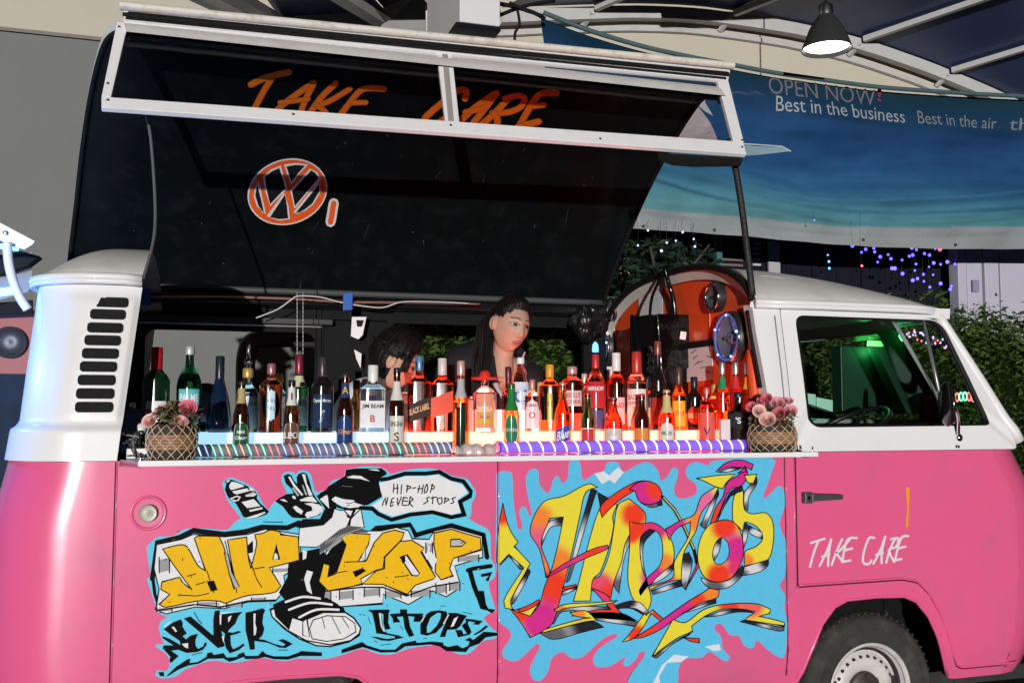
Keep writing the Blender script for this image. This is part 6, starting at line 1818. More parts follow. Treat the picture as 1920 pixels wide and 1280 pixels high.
bottle('tall vodka bottle with red label and blue stopper', 1117, 660, 40, .28, LZ, 'flare', G_CLEAR, (.65, .05, .05), (.70, .97), 1.12, labels=[(.28, .62, .98, (.58, .03, .04), 'rect', [('SMIRNOFF', .74, .16, WT, 0)]), (.02, .26, .98, (.10, .07, .2), 'rect', [])],
       extra=lambda root, base, M, H, Rr: MB().lathe([(.012, H), (.014, H + .008), (.012, H + .03), (.004, H + .042)], 14, base).build('stopper', glow('blue_stopper', (.12, .35, 1.0), 2.5), root, smooth=True))
bottle('dark rum bottle with white cap beside the blue-stoppered vodka', 1156, 661, 37, .30, LZ, 'round', G_RED, (.80, .74, .72), (.76, 1.0), 1.2, capmetal=0, labels=[(.08, .42, .95, (.80, .50, .46), 'rect', [('BACARDI', .7, .2, RD, 0)])])
bottle('white rum bottle with red neck foil and pale label', 1194, 659, 43, .27, LZ, 'round', G_CLEAR, (.70, .05, .04), (.70, 1.0), 1.15, labels=[(.05, .52, .92, (.84, .66, .60), 'rect', [('BACARDI', .78, .14, RD, 0), ('SUPERIOR', .62, .10, RD, 0)]), (.16, .30, .35, (.65, .25, .10), 'rect', [])])
bottle('tall slim black bottle in front of the hanging handbag', 1234, 639, 30, .34, LZ, 'tall', G_BLACK, (.25, .08, .06), (.84, 1.0), 1.1, labels=[(.06, .36, .96, (.30, .04, .03), 'rect', [])])
bottle('orange liqueur bottle with dark neck', 1273, 688, 28, .28, LZ, 'tall', G_ORANGE, (.10, .06, .04), (.72, 1.0), 1.12, labels=[(.06, .46, .95, (.85, .40, .04), 'rect', [('SYRUP', .5, .2, (.5, .1, .02), 0)])])
bottle('short black bottle with red oval label', 1302, 706, 31, .29, LZ, 'round', G_BLACK, (.04, .03, .03), (.78, 1.0), 1.15, labels=[(.10, .44, .95, (.70, .06, .03), 'oval', [('BAILEYS', .5, .3, (.8, .6, .3), 0)])])
for pxx, col, tx, yy in ((1355, (.03, .28, .12), 'green', .25), (1380, (.60, .04, .04), 'red', .20), (1402, (.80, .30, .03), 'orange', .16)):
    bottle('slim syrup bottle with silver pourer top and %s neck band' % tx, pxx, 679, 25, yy, LZ, 'tall', {'green': G_AMBER, 'red': G_RED, 'orange': G_AMBER}[tx], (.62, .62, .63), (.82, 1.0), 1.15, capmetal=.8, labels=[(.60, .78, 1.0, col, 'rect', [])])
bottle('square black whiskey bottle by the right flower basket', 1384, 735, 42, .125, FZ, 'square', G_BLACK, (.02, .02, .02), (.9, 1.0), 1.1, sq=.75, labels=[(.40, .62, .97, (.015, .015, .02), 'rect', [("'S", .5, .5, WT, 0)])])
bottle('small round clear bottle with gold cap behind the blue oval label', 524, 700, 30, .40, LZ, 'round', G_CLEAR, (.60, .42, .12), (.84, 1.0), 1.15, labels=[(.1, .4, .9, (.60, .62, .60), 'rect', [])])
bottle('slim brown bottle with black cap between the captain rum and the bourbon', 668, 712, 30, .38, LZ, 'tall', G_BROWN, (.03, .03, .03), (.82, 1.0), 1.15, labels=[(.1, .42, .95, (.55, .20, .05), 'rect', [])])
bottle('squat clear vodka bottle with silver cap behind the black lion beer', 762, 722, 36, .37, LZ, 'absolut', G_CLEAR, (.60, .60, .62), (.88, 1.0), 1.1, labels=[(.30, .60, .9, (.66, .66, .68), 'rect', [])])
bottle('pale pink bottle with rosy cap behind the tequila', 884, 742, 30, .38, LZ, 'soda', G_PINK, (.60, .30, .28), (.92, 1.0), 1.1)
bottle('red liqueur bottle with gold neck behind the crest gin', 1013, 716, 30, .40, LZ, 'round', G_RED, (.62, .42, .10), (.76, 1.0), 1.12, labels=[(.10, .40, .92, (.70, .55, .30), 'rect', [])])
bottle('amber brandy bottle with white label behind the pink vodka', 1096, 700, 30, .40, LZ, 'flask', G_AMBER, (.72, .50, .40), (.80, 1.0), 1.15, labels=[(.14, .46, .9, (.80, .62, .55), 'rect', [])])
bottle('small red bottle with black cap behind the pale rum label', 1214, 706, 28, .39, LZ, 'round', G_RED, (.03, .03, .03), (.80, 1.0), 1.15, labels=[(.12, .42, .9, (.72, .40, .20), 'rect', [])])
bottle('short dark red bottle with gold cap behind the bright red cooler', 1340, 720, 28, .33, LZ, 'round', G_RED, (.60, .38, .10), (.80, 1.0), 1.15, labels=[(.1, .4, .9, (.65, .10, .06), 'rect', [])])
bottle('dark beer bottle with orange label between the white-labelled one and the yellow-necked one', 1203, 738, 30, .13, FZ, 'beer', G_DKBROWN, (.40, .06, .05), (.935, 1.0), 1.1, labels=[(.1, .40, .98, (.75, .25, .05), 'rect', [])])
bottle('slim green beer bottle with red star label between the orange cooler and the silver-labelled beer', 1102, 735, 28, .13, FZ, 'beer', G_GREEN, (.55, .05, .04), (.935, 1.0), 1.1, labels=[(.1, .40, .98, (.70, .66, .60), 'rect', [], (.60, .05, .05))])
# --- front row of beers and coolers on the steel counter
bottle('brown beer bottle with green arched label next to the left basket', 453, 714, 31, B1, FZ, 'beer', G_DKBROWN, (.03, .05, .03), (.935, 1.0), 1.1, labels=[(.09, .46, .98, (.62, .60, .46), 'arch', [('BEER', .62, .10, WT, 0), ('Chang', .40, .17, WT, .3)], (.02, .10, .05)), (.70, .90, 1.0, (.45, .36, .16), 'rect', [])])
bottle('brown beer bottle with white neck label and dark arched label', 547, 712, 31, B1, FZ, 'beer', G_BROWN, (.03, .03, .03), (.935, 1.0), 1.1, labels=[(.09, .46, .98, (.66, .64, .62), 'arch', [('LEO', .48, .22, WT, 0)], (.14, .07, .05)), (.66, .90, 1.0, (.72, .70, .66), 'rect', [('1', .5, .4, BK, 0)])])
bottle('brown beer bottle with blue and orange label', 647, 700, 32, B1, FZ, 'beer', G_DKBROWN, (.06, .04, .05), (.935, 1.0), 1.1, labels=[(.09, .50, .98, (.03, .06, .20), 'arch', [('Tiger', .45, .20, (.85, .30, .03), .3)], (.02, .05, .17)), (.70, .88, 1.0, (.03, .05, .15), 'rect', [('A', .5, .5, GO, 0)])])
bottle('dark beer bottle with white label and black lion', 744, 689, 31, B1, FZ, 'beer', G_DKBROWN, (.02, .03, .06), (.935, 1.0), 1.1, labels=[(.09, .44, .98, (.66, .64, .58), 'rect', [('SINGHA', .74, .17, BK, 0), ('S', .32, .30, (.10, .07, .02), 0)]), (.62, .84, 1.0, (.70, .68, .62), 'rect', [])])
bottle('green and amber bottle with a silver tag on its neck', 864, 676, 31, B1, FZ, 'tall', G_AMBER, (.75, .40, .34), (.84, 1.0), 1.2, labels=[(.60, .80, .9, (.45, .46, .46), 'rect', []), (.02, .50, .6, (.01, .03, .012), 'rect', [])])
bottle('green-necked amber beer bottle with oval green label', 959, 718, 30, B1, FZ, 'beer', G_AMBER, (.02, .16, .05), (.935, 1.0), 1.1, labels=[(.10, .56, .95, (.60, .68, .60), 'oval', [('Heineken', .50, .14, WT, 0)], (.03, .20, .08)), (.12, .52, .70, (.66, .68, .64), 'oval', [('Heineken', .5, .16, BK, 0)]), (.60, .93, 1.0, (.02, .20, .05), 'rect', [])])
bottle('orange cooler bottle with slanted blue label', 1055, 716, 31, B1, FZ, 'beer', G_ORANGE, (.70, .28, .22), (.935, 1.0), 1.1, labels=[(.14, .36, .98, (.06, .07, .36), 'diag', [('Blue', .5, .6, WT, .3)])])
bottle('brown beer bottle with silver-white label', 1150, 744, 34, B1, FZ, 'beer', G_RED, (.25, .08, .05), (.935, 1.0), 1.1, labels=[(.08, .42, .98, (.62, .54, .50), 'rect', [('San', .55, .2, WT, .2)])])
bottle('amber beer bottle with white arched label and yellow neck', 1250, 730, 31, B1, FZ, 'beer', G_RED, (.60, .45, .25), (.935, 1.0), 1.1, labels=[(.10, .48, .90, (.74, .66, .58), 'arch', [('BEER', .5, .16, GN, 0)]), (.62, .90, 1.0, (.62, .50, .22), 'rect', [])])
bottle('bright red cooler bottle with small dark crest', 1325, 726, 31, B1, FZ, 'flask', G_PINK, (.70, .16, .14), (.90, 1.0), 1.2, labels=[(.05, .60, 1.0, (.78, .12, .09), 'rect', [('V', .45, .22, NV, 0)])])
# round dark flask behind the green bottle
bc = atz(385, .44, LZ)
fl = empty('round_flask', bc, 'big round dark flask with a ribbed rim behind the green bottle', 'flask')
M = Matrix.Rotation(R(90), 3, 'X')
mb = MB(); mb.lathe([(.001, -.03), (.05, -.032), (.078, -.022), (.084, 0), (.078, .022), (.05, .032), (.001, .03)], 32, bc + Vector((0, 0, .10)), M); mb.build('glass', G_BLUE, fl, smooth=True)
for k in range(22):
    a = -1.2 + k * .11
    c = bc + Vector((.084 * math.cos(a), 0, .10 + .084 * math.sin(a)))
    mb = MB(); mb.box(c, (.006, .03, .004), (0, -a, 0)); mb.build('rib', RUBBER, fl)
mb = MB(); mb.lathe([(.045, 0), (.05, .01), (.035, .022)], 20, bc); mb.build('foot', RUBBER, fl, smooth=True)
# little carton, steel shaker stand, blue canister, amber jar
mb = MB(); c = atz(1358, .11, FZ); mb.bbox(c.x - .021, c.x + .021, .10, .12, FZ, FZ + .125)
tag(mb.build('carton', mat('carton_white', (.80, .70, .68), .5, var=.04), bevel=.002), 'small pale carton against the square black whiskey bottle', 'carton')
c = atz(1330, .43, LZ); st = empty('bar_stand', c, 'grey round-topped bar stand among the syrup bottles', 'stand')
mb = MB(); mb.lathe([(.045, 0), (.045, .006), (.016, .012), (.014, .11), (.018, .125)], 24, c); mb.build('column', STEEL, st, smooth=True, angle=40)
mb = MB(); mb.lathe([(.02, .125), (.052, .13), (.054, .138), (.05, .142), (.001, .142)], 28, c); mb.build('disc', mat('disc_grey', (.40, .38, .38), .4), st, smooth=True, angle=40)
c = atz(248, .40, CZ + .002); cc = empty('canister', c, 'translucent blue plastic canister beside the louvred corner', 'canister')
mb = MB(); mb.bbox(c.x - .042, c.x + .042, .37, .45, CZ + .002, CZ + .165); mb.build('tank', mat('canister_blue', (.10, .22, .42), .3, trans=.35, var=.1), cc, bevel=.012)
mb = MB(); mb.lathe([(.012, .165), (.012, .185), (.002, .188)], 12, c); mb.build('lid', CHROME, cc, smooth=True)
for k in range(8):
    mb = MB(); mb.box((c.x - .043, .36, CZ + .07 + .010 * k), (.018, .012, .004), (0, R(20), 0)); mb.build('grille_bar', mat('grille_blue', (.03, .10, .40), .4), cc)
c = atz(266, .14, CZ + .002); jr = empty('amber_jar', c, 'small amber jar with black band behind the left flower basket', 'jar')
mb = MB(); mb.lathe([(.02, 0), (.022, .004), (.022, .055), (.018, .06)], 20, c); mb.build('glass', G_AMBER, jr, smooth=True)
mb = MB(); mb.lathe([(.0225, .05), (.0235, .055), (.0235, .072), (.02, .075)], 20, c); mb.build('lid', RUBBER, jr, smooth=True)
mb = MB(); mb.lathe([(.001, .075), (.012, .08), (.017, .095), (.012, .110), (.001, .116)], 16, c); mb.build('bulb', mat('frosted_bulb', (.75, .73, .68), .25), jr, smooth=True)
# tangle of leads on the end of the counter
random.seed(3)
for k in range(9):
    p = [atz(random.uniform(226, 268), random.uniform(.0, .15), CZ + random.uniform(.04, .09)) for j in range(5)]
    p.append(atz(random.uniform(255, 285), random.uniform(-.05, .0), CZ + .005))
    mb = MB(); mb.tube(catmull(p, 5), .0028, 5)
    tag(mb.build('lead', mat('lead_grey%d' % (k % 3), ((.10, .11, .10), (.25, .26, .22), (.05, .06, .10))[k % 3], .5), smooth=True), 'thin electric lead in the tangle at the louvred end of the counter', 'cable', 'leads tangled at the counter end')
mb = MB(); P = [atz(241, -.02, CZ + .012), atz(254, -.02, CZ + .012), atz(254, -.02, CZ + .022), atz(251, -.02, CZ + .030), atz(253, -.02, CZ + .055), atz(250, -.02, CZ + .07)]
mb.tube(P, .0035, 6); tag(mb.build('wire_hook', mat('hook_grey', (.10, .10, .10), .4), smooth=True), 'bent wire hook standing at the end of the counter', 'hook')

# ------------------------------------------------------------------ LED tubes lying along the counter
def led_tube(label, xa, xb, Y, base, bands, body):
    a = atz(xa, Y, CZ + .0235); b = atz(xb, Y, CZ + .0235)
    root = empty('led_tube', ((a.x + b.x) / 2, Y, CZ), label, 'light tube')
    mb = MB(); n = 40; mb.tube([a.lerp(b, i / n) for i in range(n + 1)], .0215, 16); mb.build('tube', body, root, smooth=True, angle=60)
    for e, s in ((a, 1), (b, -1)):
        mb = MB(); mb.tube([e + Vector((-.012 * s, 0, 0)), e + Vector((.006 * s, 0, 0))], .0232, 16); mb.build('end_cap', glassm('clear_glass', (.9, .93, .95)), root, smooth=True, angle=40)
    for (t, colname) in bands:
        c = a.lerp(b, t)
        mb = MB()
        P = []
        for j in range(9):
            th = R(200 - 130 * j / 8)      # from low front over the top
            P.append(Vector((c.x - .006 + .014 * (1 - j / 8), c.y + .0222 * math.cos(th), c.z + .0222 * math.sin(th))))
        P = [Vector((c.x + .010 - .018 * j / 8, c.y - .0222 * math.cos(R(-55 + 130 * j / 8)), c.z + .0222 * math.sin(R(-55 + 130 * j / 8)))) for j in range(9)]
        mb.tube(P, [(.0008 + .0012 * math.sin(PI * j / 8)) * (1.25 if colname == 'w' else 1) for j in range(9)], 5)
        mb.build('light_band', LED[colname], root, smooth=True)
LED = {'g': glow('led_green', (.15, 1.0, .45), 2.6), 'r': glow('led_red', (1.0, .16, .14), 2.2), 'b': glow('led_blue', (.22, .30, 1.0), 3.2), 'c': glow('led_cyan', (.30, .80, 1.0), 3.0), 'w': glow('led_white', (.75, .80, 1.0), 3.6), 'o': glow('led_orange', (1.0, .32, .12), 2.2)}
seqs = 'cbggogogrgrrbrbrbbbbbcrgorogrgogrrbcbb'
led_tube('banded LED tube of green, red and blue lights along the counter under the beers', 366, 846, .055, 0, [((k + .6) / 38, ch) for k, ch in enumerate(seqs)], mat('tube_grey', (.22, .21, .24), .25, trans=.2, var=.15, vscale=30, emit=(.25, .22, .32), estr=.12))
led_tube('violet LED tube with bright white bands along the counter under the red-lit spirits', 934, 1394, .055, 0, [((k + .5) / 22, 'w') for k in range(22)], mat('tube_violet', (.20, .12, .50), .25, emit=(.25, .10, .85), estr=.6, var=.2, vscale=14))
# creased clear wrap between the tubes
mb = MB(); a = atz(846, .05, CZ); b = atz(934, .05, CZ)
def wrapf(u, v):
    x = a.x + .012 + (b.x - a.x - .024) * u
    t = PI * v
    rr = .022 + .006 * math.sin(u * 17 + v * 5) * math.sin(u * 7)
    return Vector((x, .05 - rr * math.cos(t), CZ + .002 + rr * 1.5 * math.sin(t)))
mb.grid(wrapf, 24, 10); tag(mb.build('plastic_wrap', mat('wrap_white', (.62, .60, .60), .2, trans=.25, var=.1), smooth=True), 'crumpled pale plastic wrap between the two LED tubes', 'plastic')

# ------------------------------------------------------------------ flower baskets
WICK = mat('basket_brown', (.045, .032, .024), .7, var=.3, vscale=30, bump=.4, bscale=120)
BAND = mat('basket_band', (.36, .19, .09), .55, var=.3, vscale=25, bump=.3, bscale=90)
CANE = mat('cane_pale', (.66, .52, .36), .5, var=.15)
ROSES = [mat('rose_pale', (.84, .52, .47), .6, var=.15, vscale=30), mat('rose_pink', (.74, .17, .24), .6, var=.15, vscale=30), mat('rose_mid', (.76, .34, .38), .6, var=.15, vscale=30)]
def basket(label, px, Y, wpx, hpx, roses, seed, group):
    random.seed(seed)
    c = atz(px, Y, CZ + .001); k = ppm(c); r = wpx / 2 / k; h = hpx / k
    root = empty('flower_basket', c, label, 'flower basket', None)
    prof = [(.80, 0), (.92, .12), (1.0, .35), (1.0, .65), (.92, .88), (.82, 1.0), (.74, 1.0), (.7, .8)]
    mb = MB(); mb.lathe([(a * r, b * h) for a, b in prof], 28, c, capt=False); mb.lathe([(.01, .8 * h), (.72 * r, .8 * h)], 28, c, capb=False, capt=False); mb.build('pot', WICK, root, smooth=True)
    for j in range(5):
        z0 = (.30 + j * .085) * h
        mb = MB(); mb.lathe([(1.005 * r, z0), (1.03 * r, z0 + .035 * h), (1.005 * r, z0 + .07 * h)], 28, c, capb=False, capt=False); mb.build('woven_band', BAND, root, smooth=True)
    nl = 14
    for j in range(nl):
        for s in (1, -1):
            P = []
            for q in range(10):
                t = q / 9; a = 2 * PI * j / nl + s * t * 1.35
                rr = interp([(0, .86), (.15, .98), (.4, 1.055), (.65, 1.055), (.9, .96), (1, .88)], t) * r + (.001 if s > 0 else 0)
                P.append(c + Vector((rr * math.cos(a), rr * math.sin(a), t * h)))
            mb = MB(); mb.tube(P, .0016, 4); mb.build('cane', CANE, root, smooth=True)
    # foliage mound
    vs = []; fs = []
    for q in range(240):
        a = random.uniform(0, 6.28); rr = r * random.uniform(.1, 1.0)
        p = c + Vector((rr * math.cos(a), rr * math.sin(a), h * random.uniform(.88, 1.35) + (1 - rr / r) * .35 * h))
        s = random.uniform(.009, .018); M_ = Euler((random.uniform(-1, 1), random.uniform(-1, 1), random.uniform(0, 6.28))).to_matrix(); b = len(vs)
        for v in ((0, -s, 0), (s * .5, 0, .2 * s), (0, s, 0), (-s * .5, 0, .2 * s)): vs.append(p + M_ @ Vector(v))
        fs.append((b, b + 1, b + 2, b + 3))
    mb = MB(); mb.add(vs, fs); stuff(mb.build('leaves', MATS.get('basket_leaf') or leaf_mat('basket_leaf', (.09, .085, .025), (.22, .17, .07)), root, fix=False))
    for (rx, ry, rs, mi, dy) in roses:
        p = at(rx, ry, Y + dy); R0 = rs / 2 / ppm(p)
        d = (CAM - p).normalized() * .7 + Vector((random.uniform(-.5, .5), 0, .35 + random.uniform(-.2, .4))); q = d.to_track_quat('Z', 'Y').to_matrix()
        mb = MB()
        for layer, (rad_, npet, up) in enumerate(((.32, 3, .55), (.55, 4, .45), (.78, 5, .28), (1.0, 6, .0))):
            for pt_ in range(npet):
                a0 = 2 * PI * pt_ / npet + layer * .7; wid = 2 * PI / npet * .75
                def pet(u, v, a0=a0, wid=wid, rad_=rad_, up=up):
                    a = a0 + (u - .5) * 2 * wid * (.55 + .45 * math.sin(PI * min(1, v * .9)))
                    rr = R0 * rad_ * (.35 + .65 * v ** .7) * (1 + .10 * v * v)
                    z = R0 * (-.6 + (1.05 + up * .5) * v ** .8 - (.35 - up * .3) * max(0, v - .75) * 2)
                    return p + q @ Vector((rr * math.cos(a), rr * math.sin(a), z))
                mb.grid(pet, 5, 4)
        mb.build('rose', ROSES[mi], root, smooth=True, fix=False)
    for q in range(6):
        a = random.uniform(0, 6.28); p = c + Vector((r * .8 * math.cos(a), r * .8 * math.sin(a), h * 1.2)); e = p + Vector((.035 * math.cos(a), .02 * math.sin(a), random.uniform(.0, .04)))
        mb = MB(); mb.tube([p, (p + e) / 2 + Vector((0, 0, .008)), e], .0014, 4); mb.build('twig', mat('twig_dark', (.05, .045, .03), .7), root)
    return root
basket('brown cane-laced basket of pink roses next to the louvred corner', 324, -.105, 88, 66, [(281, 790, 27, 0, -.02), (339, 790, 26, 0, -.05), (352, 767, 34, 1, 0), (307, 768, 24, 2, .02), (331, 762, 20, 2, .05), (368, 775, 20, 1, .05), (295, 775, 18, 2, .06), (322, 778, 18, 0, .04)], 5, None)
basket('brown cane-laced basket of pale and pink roses next to the cab door', 1447, -.075, 86, 52, [(1423, 771, 24, 0, -.04), (1439, 787, 29, 0, -.07), (1460, 776, 26, 1, -.05), (1457, 756, 26, 2, 0), (1437, 748, 22, 1, .02), (1482, 770, 24, 2, .0), (1409, 763, 20, 1, .0), (1478, 752, 18, 2, .04), (1425, 755, 18, 2, .05), (1470, 790, 18, 2, .02)], 9, None)
# ================================================================== fittings inside the van
def disc_frame(c, nrm):
    return Vector(nrm).normalized().to_track_quat('Z', 'Y').to_matrix()
def on_bulk(px, py, off=0.0):
    """photo point on the rear face of the orange bulkhead"""
    d = ray(px, py); t = (BX - off - CAM.x) / d.x
    return CAM + d * t
SPK = mat('speaker_black', (.02, .02, .022), .4, var=.2); SPG = mat('speaker_grey2', (.10, .105, .11), .32, metal=.4)
def speaker(label, px, py, hpx, chrome=False):
    c = on_bulk(px, py, .0); r = hpx / 2 / ppm(c)
    root = empty('speaker', c, label, 'speaker')
    M = disc_frame(c, (-1, 0, 0))
    mb = MB(); mb.lathe([(r, 0), (r, .025), (r * .93, .038), (r * .82, .036), (r * .78, .028)], 36, c, M, capt=False); mb.build('housing', SPK, root, smooth=True, angle=40)
    mb = MB(); mb.lathe([(r * .80, .032), (r * .72, .030), (r * .5, .016), (r * .26, .012), (r * .24, .020), (r * .12, .026), (.001, .028)], 36, c, M, capb=False); mb.build('cone', SPG if not chrome else mat('cone_violet', (.34, .34, .48), .22, metal=.6), root, smooth=True, angle=40)
    mb = MB(); mb.lathe([(r * .94, .034), (r * .97, .042), (r * .90, .044), (r * .86, .038)], 40, c, M, capb=False, capt=False); mb.build('rim_ring', CHROME, root, smooth=True)
    mb = MB(); mb.box(c + M @ Vector((0, 0, .034)), (.006, r * .4, r * .12)); mb.build('badge', CHROME, root)
    if chrome:
        mb = MB(); mb.lathe([(r * .86, .036), (r * .9, .042), (r * .84, .045), (r * .80, .038)], 40, c, M, capb=False, capt=False); mb.build('trim_ring', mat('ring_blue', (.20, .30, .70), .2, metal=.5, emit=(.10, .22, 1.0), estr=.22), root, smooth=True)
        for k in range(5):
            a = 2 * PI * k / 5 + .2
            p = c + M @ Vector((r * .83 * math.cos(a), r * .83 * math.sin(a), .046))
            mb = MB(); mb.lathe([(.001, -.006), (.006, 0), (.001, .006)], 8, p)
            mb.build('led', LED['b'] if k % 5 else LED['c'], root, smooth=True)
    return root
speaker('round black speaker on the orange bulkhead above the ring-lit one', 1349, 557, 56)
speaker('small round black speaker on the orange bulkhead next to the pinned paper', 1157, 580, 48)
speaker('large speaker ringed with blue lights beside the near bulkhead pillar', 1377, 633, 100, True)
speaker('large speaker ringed with blue lights half hidden by the red-labelled vodka', 1137, 652, 86, True)
# paper pinned to the bulkhead, hatch window with white print in the bulkhead
P = [on_bulk(1198, 543, .004), on_bulk(1243, 533, .004), on_bulk(1243, 598, .004), on_bulk(1198, 596, .004)]
mb = MB(); mb.prism(P, (-.0015, 0, 0)); pp = mb.build('paper', mat('paper_white', (.70, .70, .73), .7, var=.04)); tag(pp, 'white sheet of paper pinned to the orange bulkhead', 'paper')
for k in range(4):
    a = on_bulk(1203, 553 + k * 6, .0062); b = on_bulk(1236 - 6 * (k % 2), 548 + k * 6, .0062)
    mb = MB(); mb.tube([a, b], .0009, 4); mb.build('written_line', mat('ink', (.25, .25, .32), .7), pp)
P = [on_bulk(1288, 650, .003), on_bulk(1337, 644, .003), on_bulk(1337, 712, .003), on_bulk(1288, 716, .003)]
mb = MB(); mb.prism(P, (-.004, 0, 0)); pp = mb.build('framed_print', mat('print_white', (.74, .74, .76), .4, var=.05)); tag(pp, 'white print in a black-topped frame low on the orange bulkhead', 'picture')
mb = MB(); mb.prism([on_bulk(1286, 642, .0035), on_bulk(1338, 636, .0035), on_bulk(1338, 648, .0035), on_bulk(1286, 655, .0035)], (-.008, 0, 0)); mb.build('frame_top', RUBBER, pp)
for k in range(7):
    x, y = 1297 + (k * 13) % 36, 662 + (k * 17) % 40
    mb = MB(); mb.tube([on_bulk(x, y, .0085), on_bulk(x + 8, y - 7 + (k % 3) * 5, .0085)], .0018, 4); mb.build('ink_mark', RUBBER, pp)
# shiny black handbag hung by its straps
BAG = mat('patent_black', (.003, .003, .0035), .10, var=.3, vscale=9, bump=.5, bscale=11, spec=.25)
by = .78
bg_ = empty('handbag', at(1238, 760, by), 'glossy black handbag hanging by two straps before the orange bulkhead', 'handbag')
mb = MB()
def bagf(u, v):
    a = 2 * PI * u
    top = at(1238, 594, by).z; bot = at(1238, 780, by).z
    w = (at(1293, 640, by).x - at(1183, 640, by).x) / 2 * (1 - .06 * v)
    cx = at(1238, 640, by).x
    return Vector((cx + w * math.copysign(abs(math.cos(a)) ** .5, math.cos(a)), by + .05 * math.copysign(abs(math.sin(a)) ** .6, math.sin(a)) * (.4 + .6 * min(1, v * 3)), top + (bot - top) * v + .008 * math.sin(3 * a) * (1 - v)))
mb.grid(bagf, 40, 14); mb.build('bag', BAG, bg_, smooth=True)
mb = MB(); mb.prism([at(1232, 588, by - .056), at(1292, 590, by - .056), at(1294, 690, by - .062), at(1240, 694, by - .062)], (0, .006, 0)); mb.build('flap', BAG, bg_, bevel=.004)
mb = MB(); mb.prism([at(1276, 620, by - .066), at(1288, 622, by - .066), at(1286, 638, by - .066), at(1274, 636, by - .066)], (0, .004, 0)); mb.build('buckle', CHROME, bg_, bevel=.002)
for L, w in (([(1218, 600), (1222, 560), (1236, 525), (1246, 503)], .010), ([(1266, 592), (1262, 560), (1252, 525), (1247, 503)], .016)):
    mb = MB(); mb.tube(catmull([at(x, y, by) for x, y in L], 6), [w * .75] * (6 * 3 + 1), 8); mb.build('strap', BAG, bg_, smooth=True)
# black plastic sack tied to the far pillar, white card clip, chain, taped wire
random.seed(12)
sc_ = at(1104, 600, 1.45)
mb = MB()
def sack(u, v):
    a = 2 * PI * u; t = PI * v
    d = Vector((math.sin(t) * math.cos(a), math.sin(t) * math.sin(a), math.cos(t)))
    k = 1 + .30 * mnoise.noise(d * 1.7 + Vector((3, 1, 7))) - .28 * abs(mnoise.noise(d * 4.2)) - .12 * abs(mnoise.noise(d * 10.5))
    drop = 1.0 if d.z > 0 else 1.35
    return sc_ + Vector((d.x * .115 * k * (1 - .35 * max(0, d.z)), d.y * .075 * k, d.z * .085 * k * drop))
mb.grid(sack, 70, 30); tag(mb.build('plastic_sack', mat('sack_black', (.008, .009, .010), .28, var=.3, bump=.8, bscale=14), smooth=True), 'crumpled black plastic sack tied to the far pillar', 'sack')
cl = empty('card_clip', at(676, 640, 1.5), 'white cards held by a bulldog clip on the dark middle pillar', 'cards')
mb = MB(); mb.prism([at(660, 594, 1.5), at(687, 594, 1.5), at(680, 628, 1.5), at(672, 636, 1.5), at(658, 630, 1.5)], (0, .006, 0)); mb.build('card', mat('card_white', (.78, .78, .78), .5), cl)
mb = MB(); mb.prism([at(668, 600, 1.49), at(682, 600, 1.49), at(678, 612, 1.49), at(670, 612, 1.49)], (0, .006, 0)); mb.build('clip', RUBBER, cl)
mb = MB(); mb.prism([at(664, 655, 1.5), at(678, 663, 1.5), at(676, 690, 1.5), at(668, 672, 1.5)], (0, .006, 0)); mb.build('card', MATS['card_white'], cl)
ch = empty('chain', at(563, 560, 1.2), 'pair of thin chains hanging from the roof rail above the bottles', 'chain')
for x in (557, 568):
    pts = [at(x, 548 + 116 * i / 30, 1.2) for i in range(31)]
    for i in range(30):
        mb = MB(); mb.box((pts[i] + pts[i + 1]) / 2, (.004 if i % 2 else .002, .002 if i % 2 else .004, (pts[i] - pts[i + 1]).length * .9)); mb.build('link', STEEL, ch)
mb = MB(); mb.tube([at(562, 545, 1.2), at(563, 535, 1.2), at(565, 525, 1.25)], .003, 5); mb.build('hook', STEEL, ch)
COPPER = mat('copper_tube', (.45, .22, .17), .3, metal=.6, var=.2)
wr = empty('wire_run', at(600, 560, 1.3), 'coppery rope light and white wire taped along the roof rail', 'wire')
pts = [at(x, y, 1.42) for x, y in ((262, 556), (330, 557), (400, 556), (480, 558), (560, 561), (640, 566), (720, 567), (800, 568), (900, 570))]
mb = MB(); mb.tube(catmull(pts, 5), .007, 8); mb.build('rope_light', COPPER, wr, smooth=True)
pts = [at(x, y, 1.38) for x, y in ((480, 596), (520, 580), (546, 562), (560, 555), (600, 557), (640, 567), (690, 575), (720, 576), (755, 566), (820, 566), (880, 569))]
mb = MB(); mb.tube(catmull(pts, 5), .0035, 6); mb.build('white_wire', mat('wire_white', (.60, .58, .56), .4), wr, smooth=True)
TAPE = mat('blue_tape', (.015, .10, .42), .5, var=.1)
for x, y, h in ((274, 557, 30), (653, 565, 32)):
    mb = MB(); mb.prism([at(x - 9, y - h / 2, 1.36), at(x + 9, y - h / 2 - 2, 1.36), at(x + 8, y + h / 2, 1.36), at(x - 10, y + h / 2 + 1, 1.36)], (0, .012, 0)); mb.build('tape', TAPE, wr, bevel=.003)
mb = MB(); c = at(272, 580, 1.36); mb.lathe([(.001, -.012), (.010, 0), (.001, .014)], 10, c); mb.build('lamp_bulb', glassm('clear_glass', (.9, .9, .9)), wr, smooth=True)
mb = MB(); mb.prism([at(243, 594, .10), at(254, 596, .10), at(251, 634, .10), at(238, 636, .10)], (0, .02, 0)); tag(mb.build('white_switch', mat('switch_white', (.80, .80, .80), .4), bevel=.004), 'white switch plate on the edge of the louvred corner', 'switch')
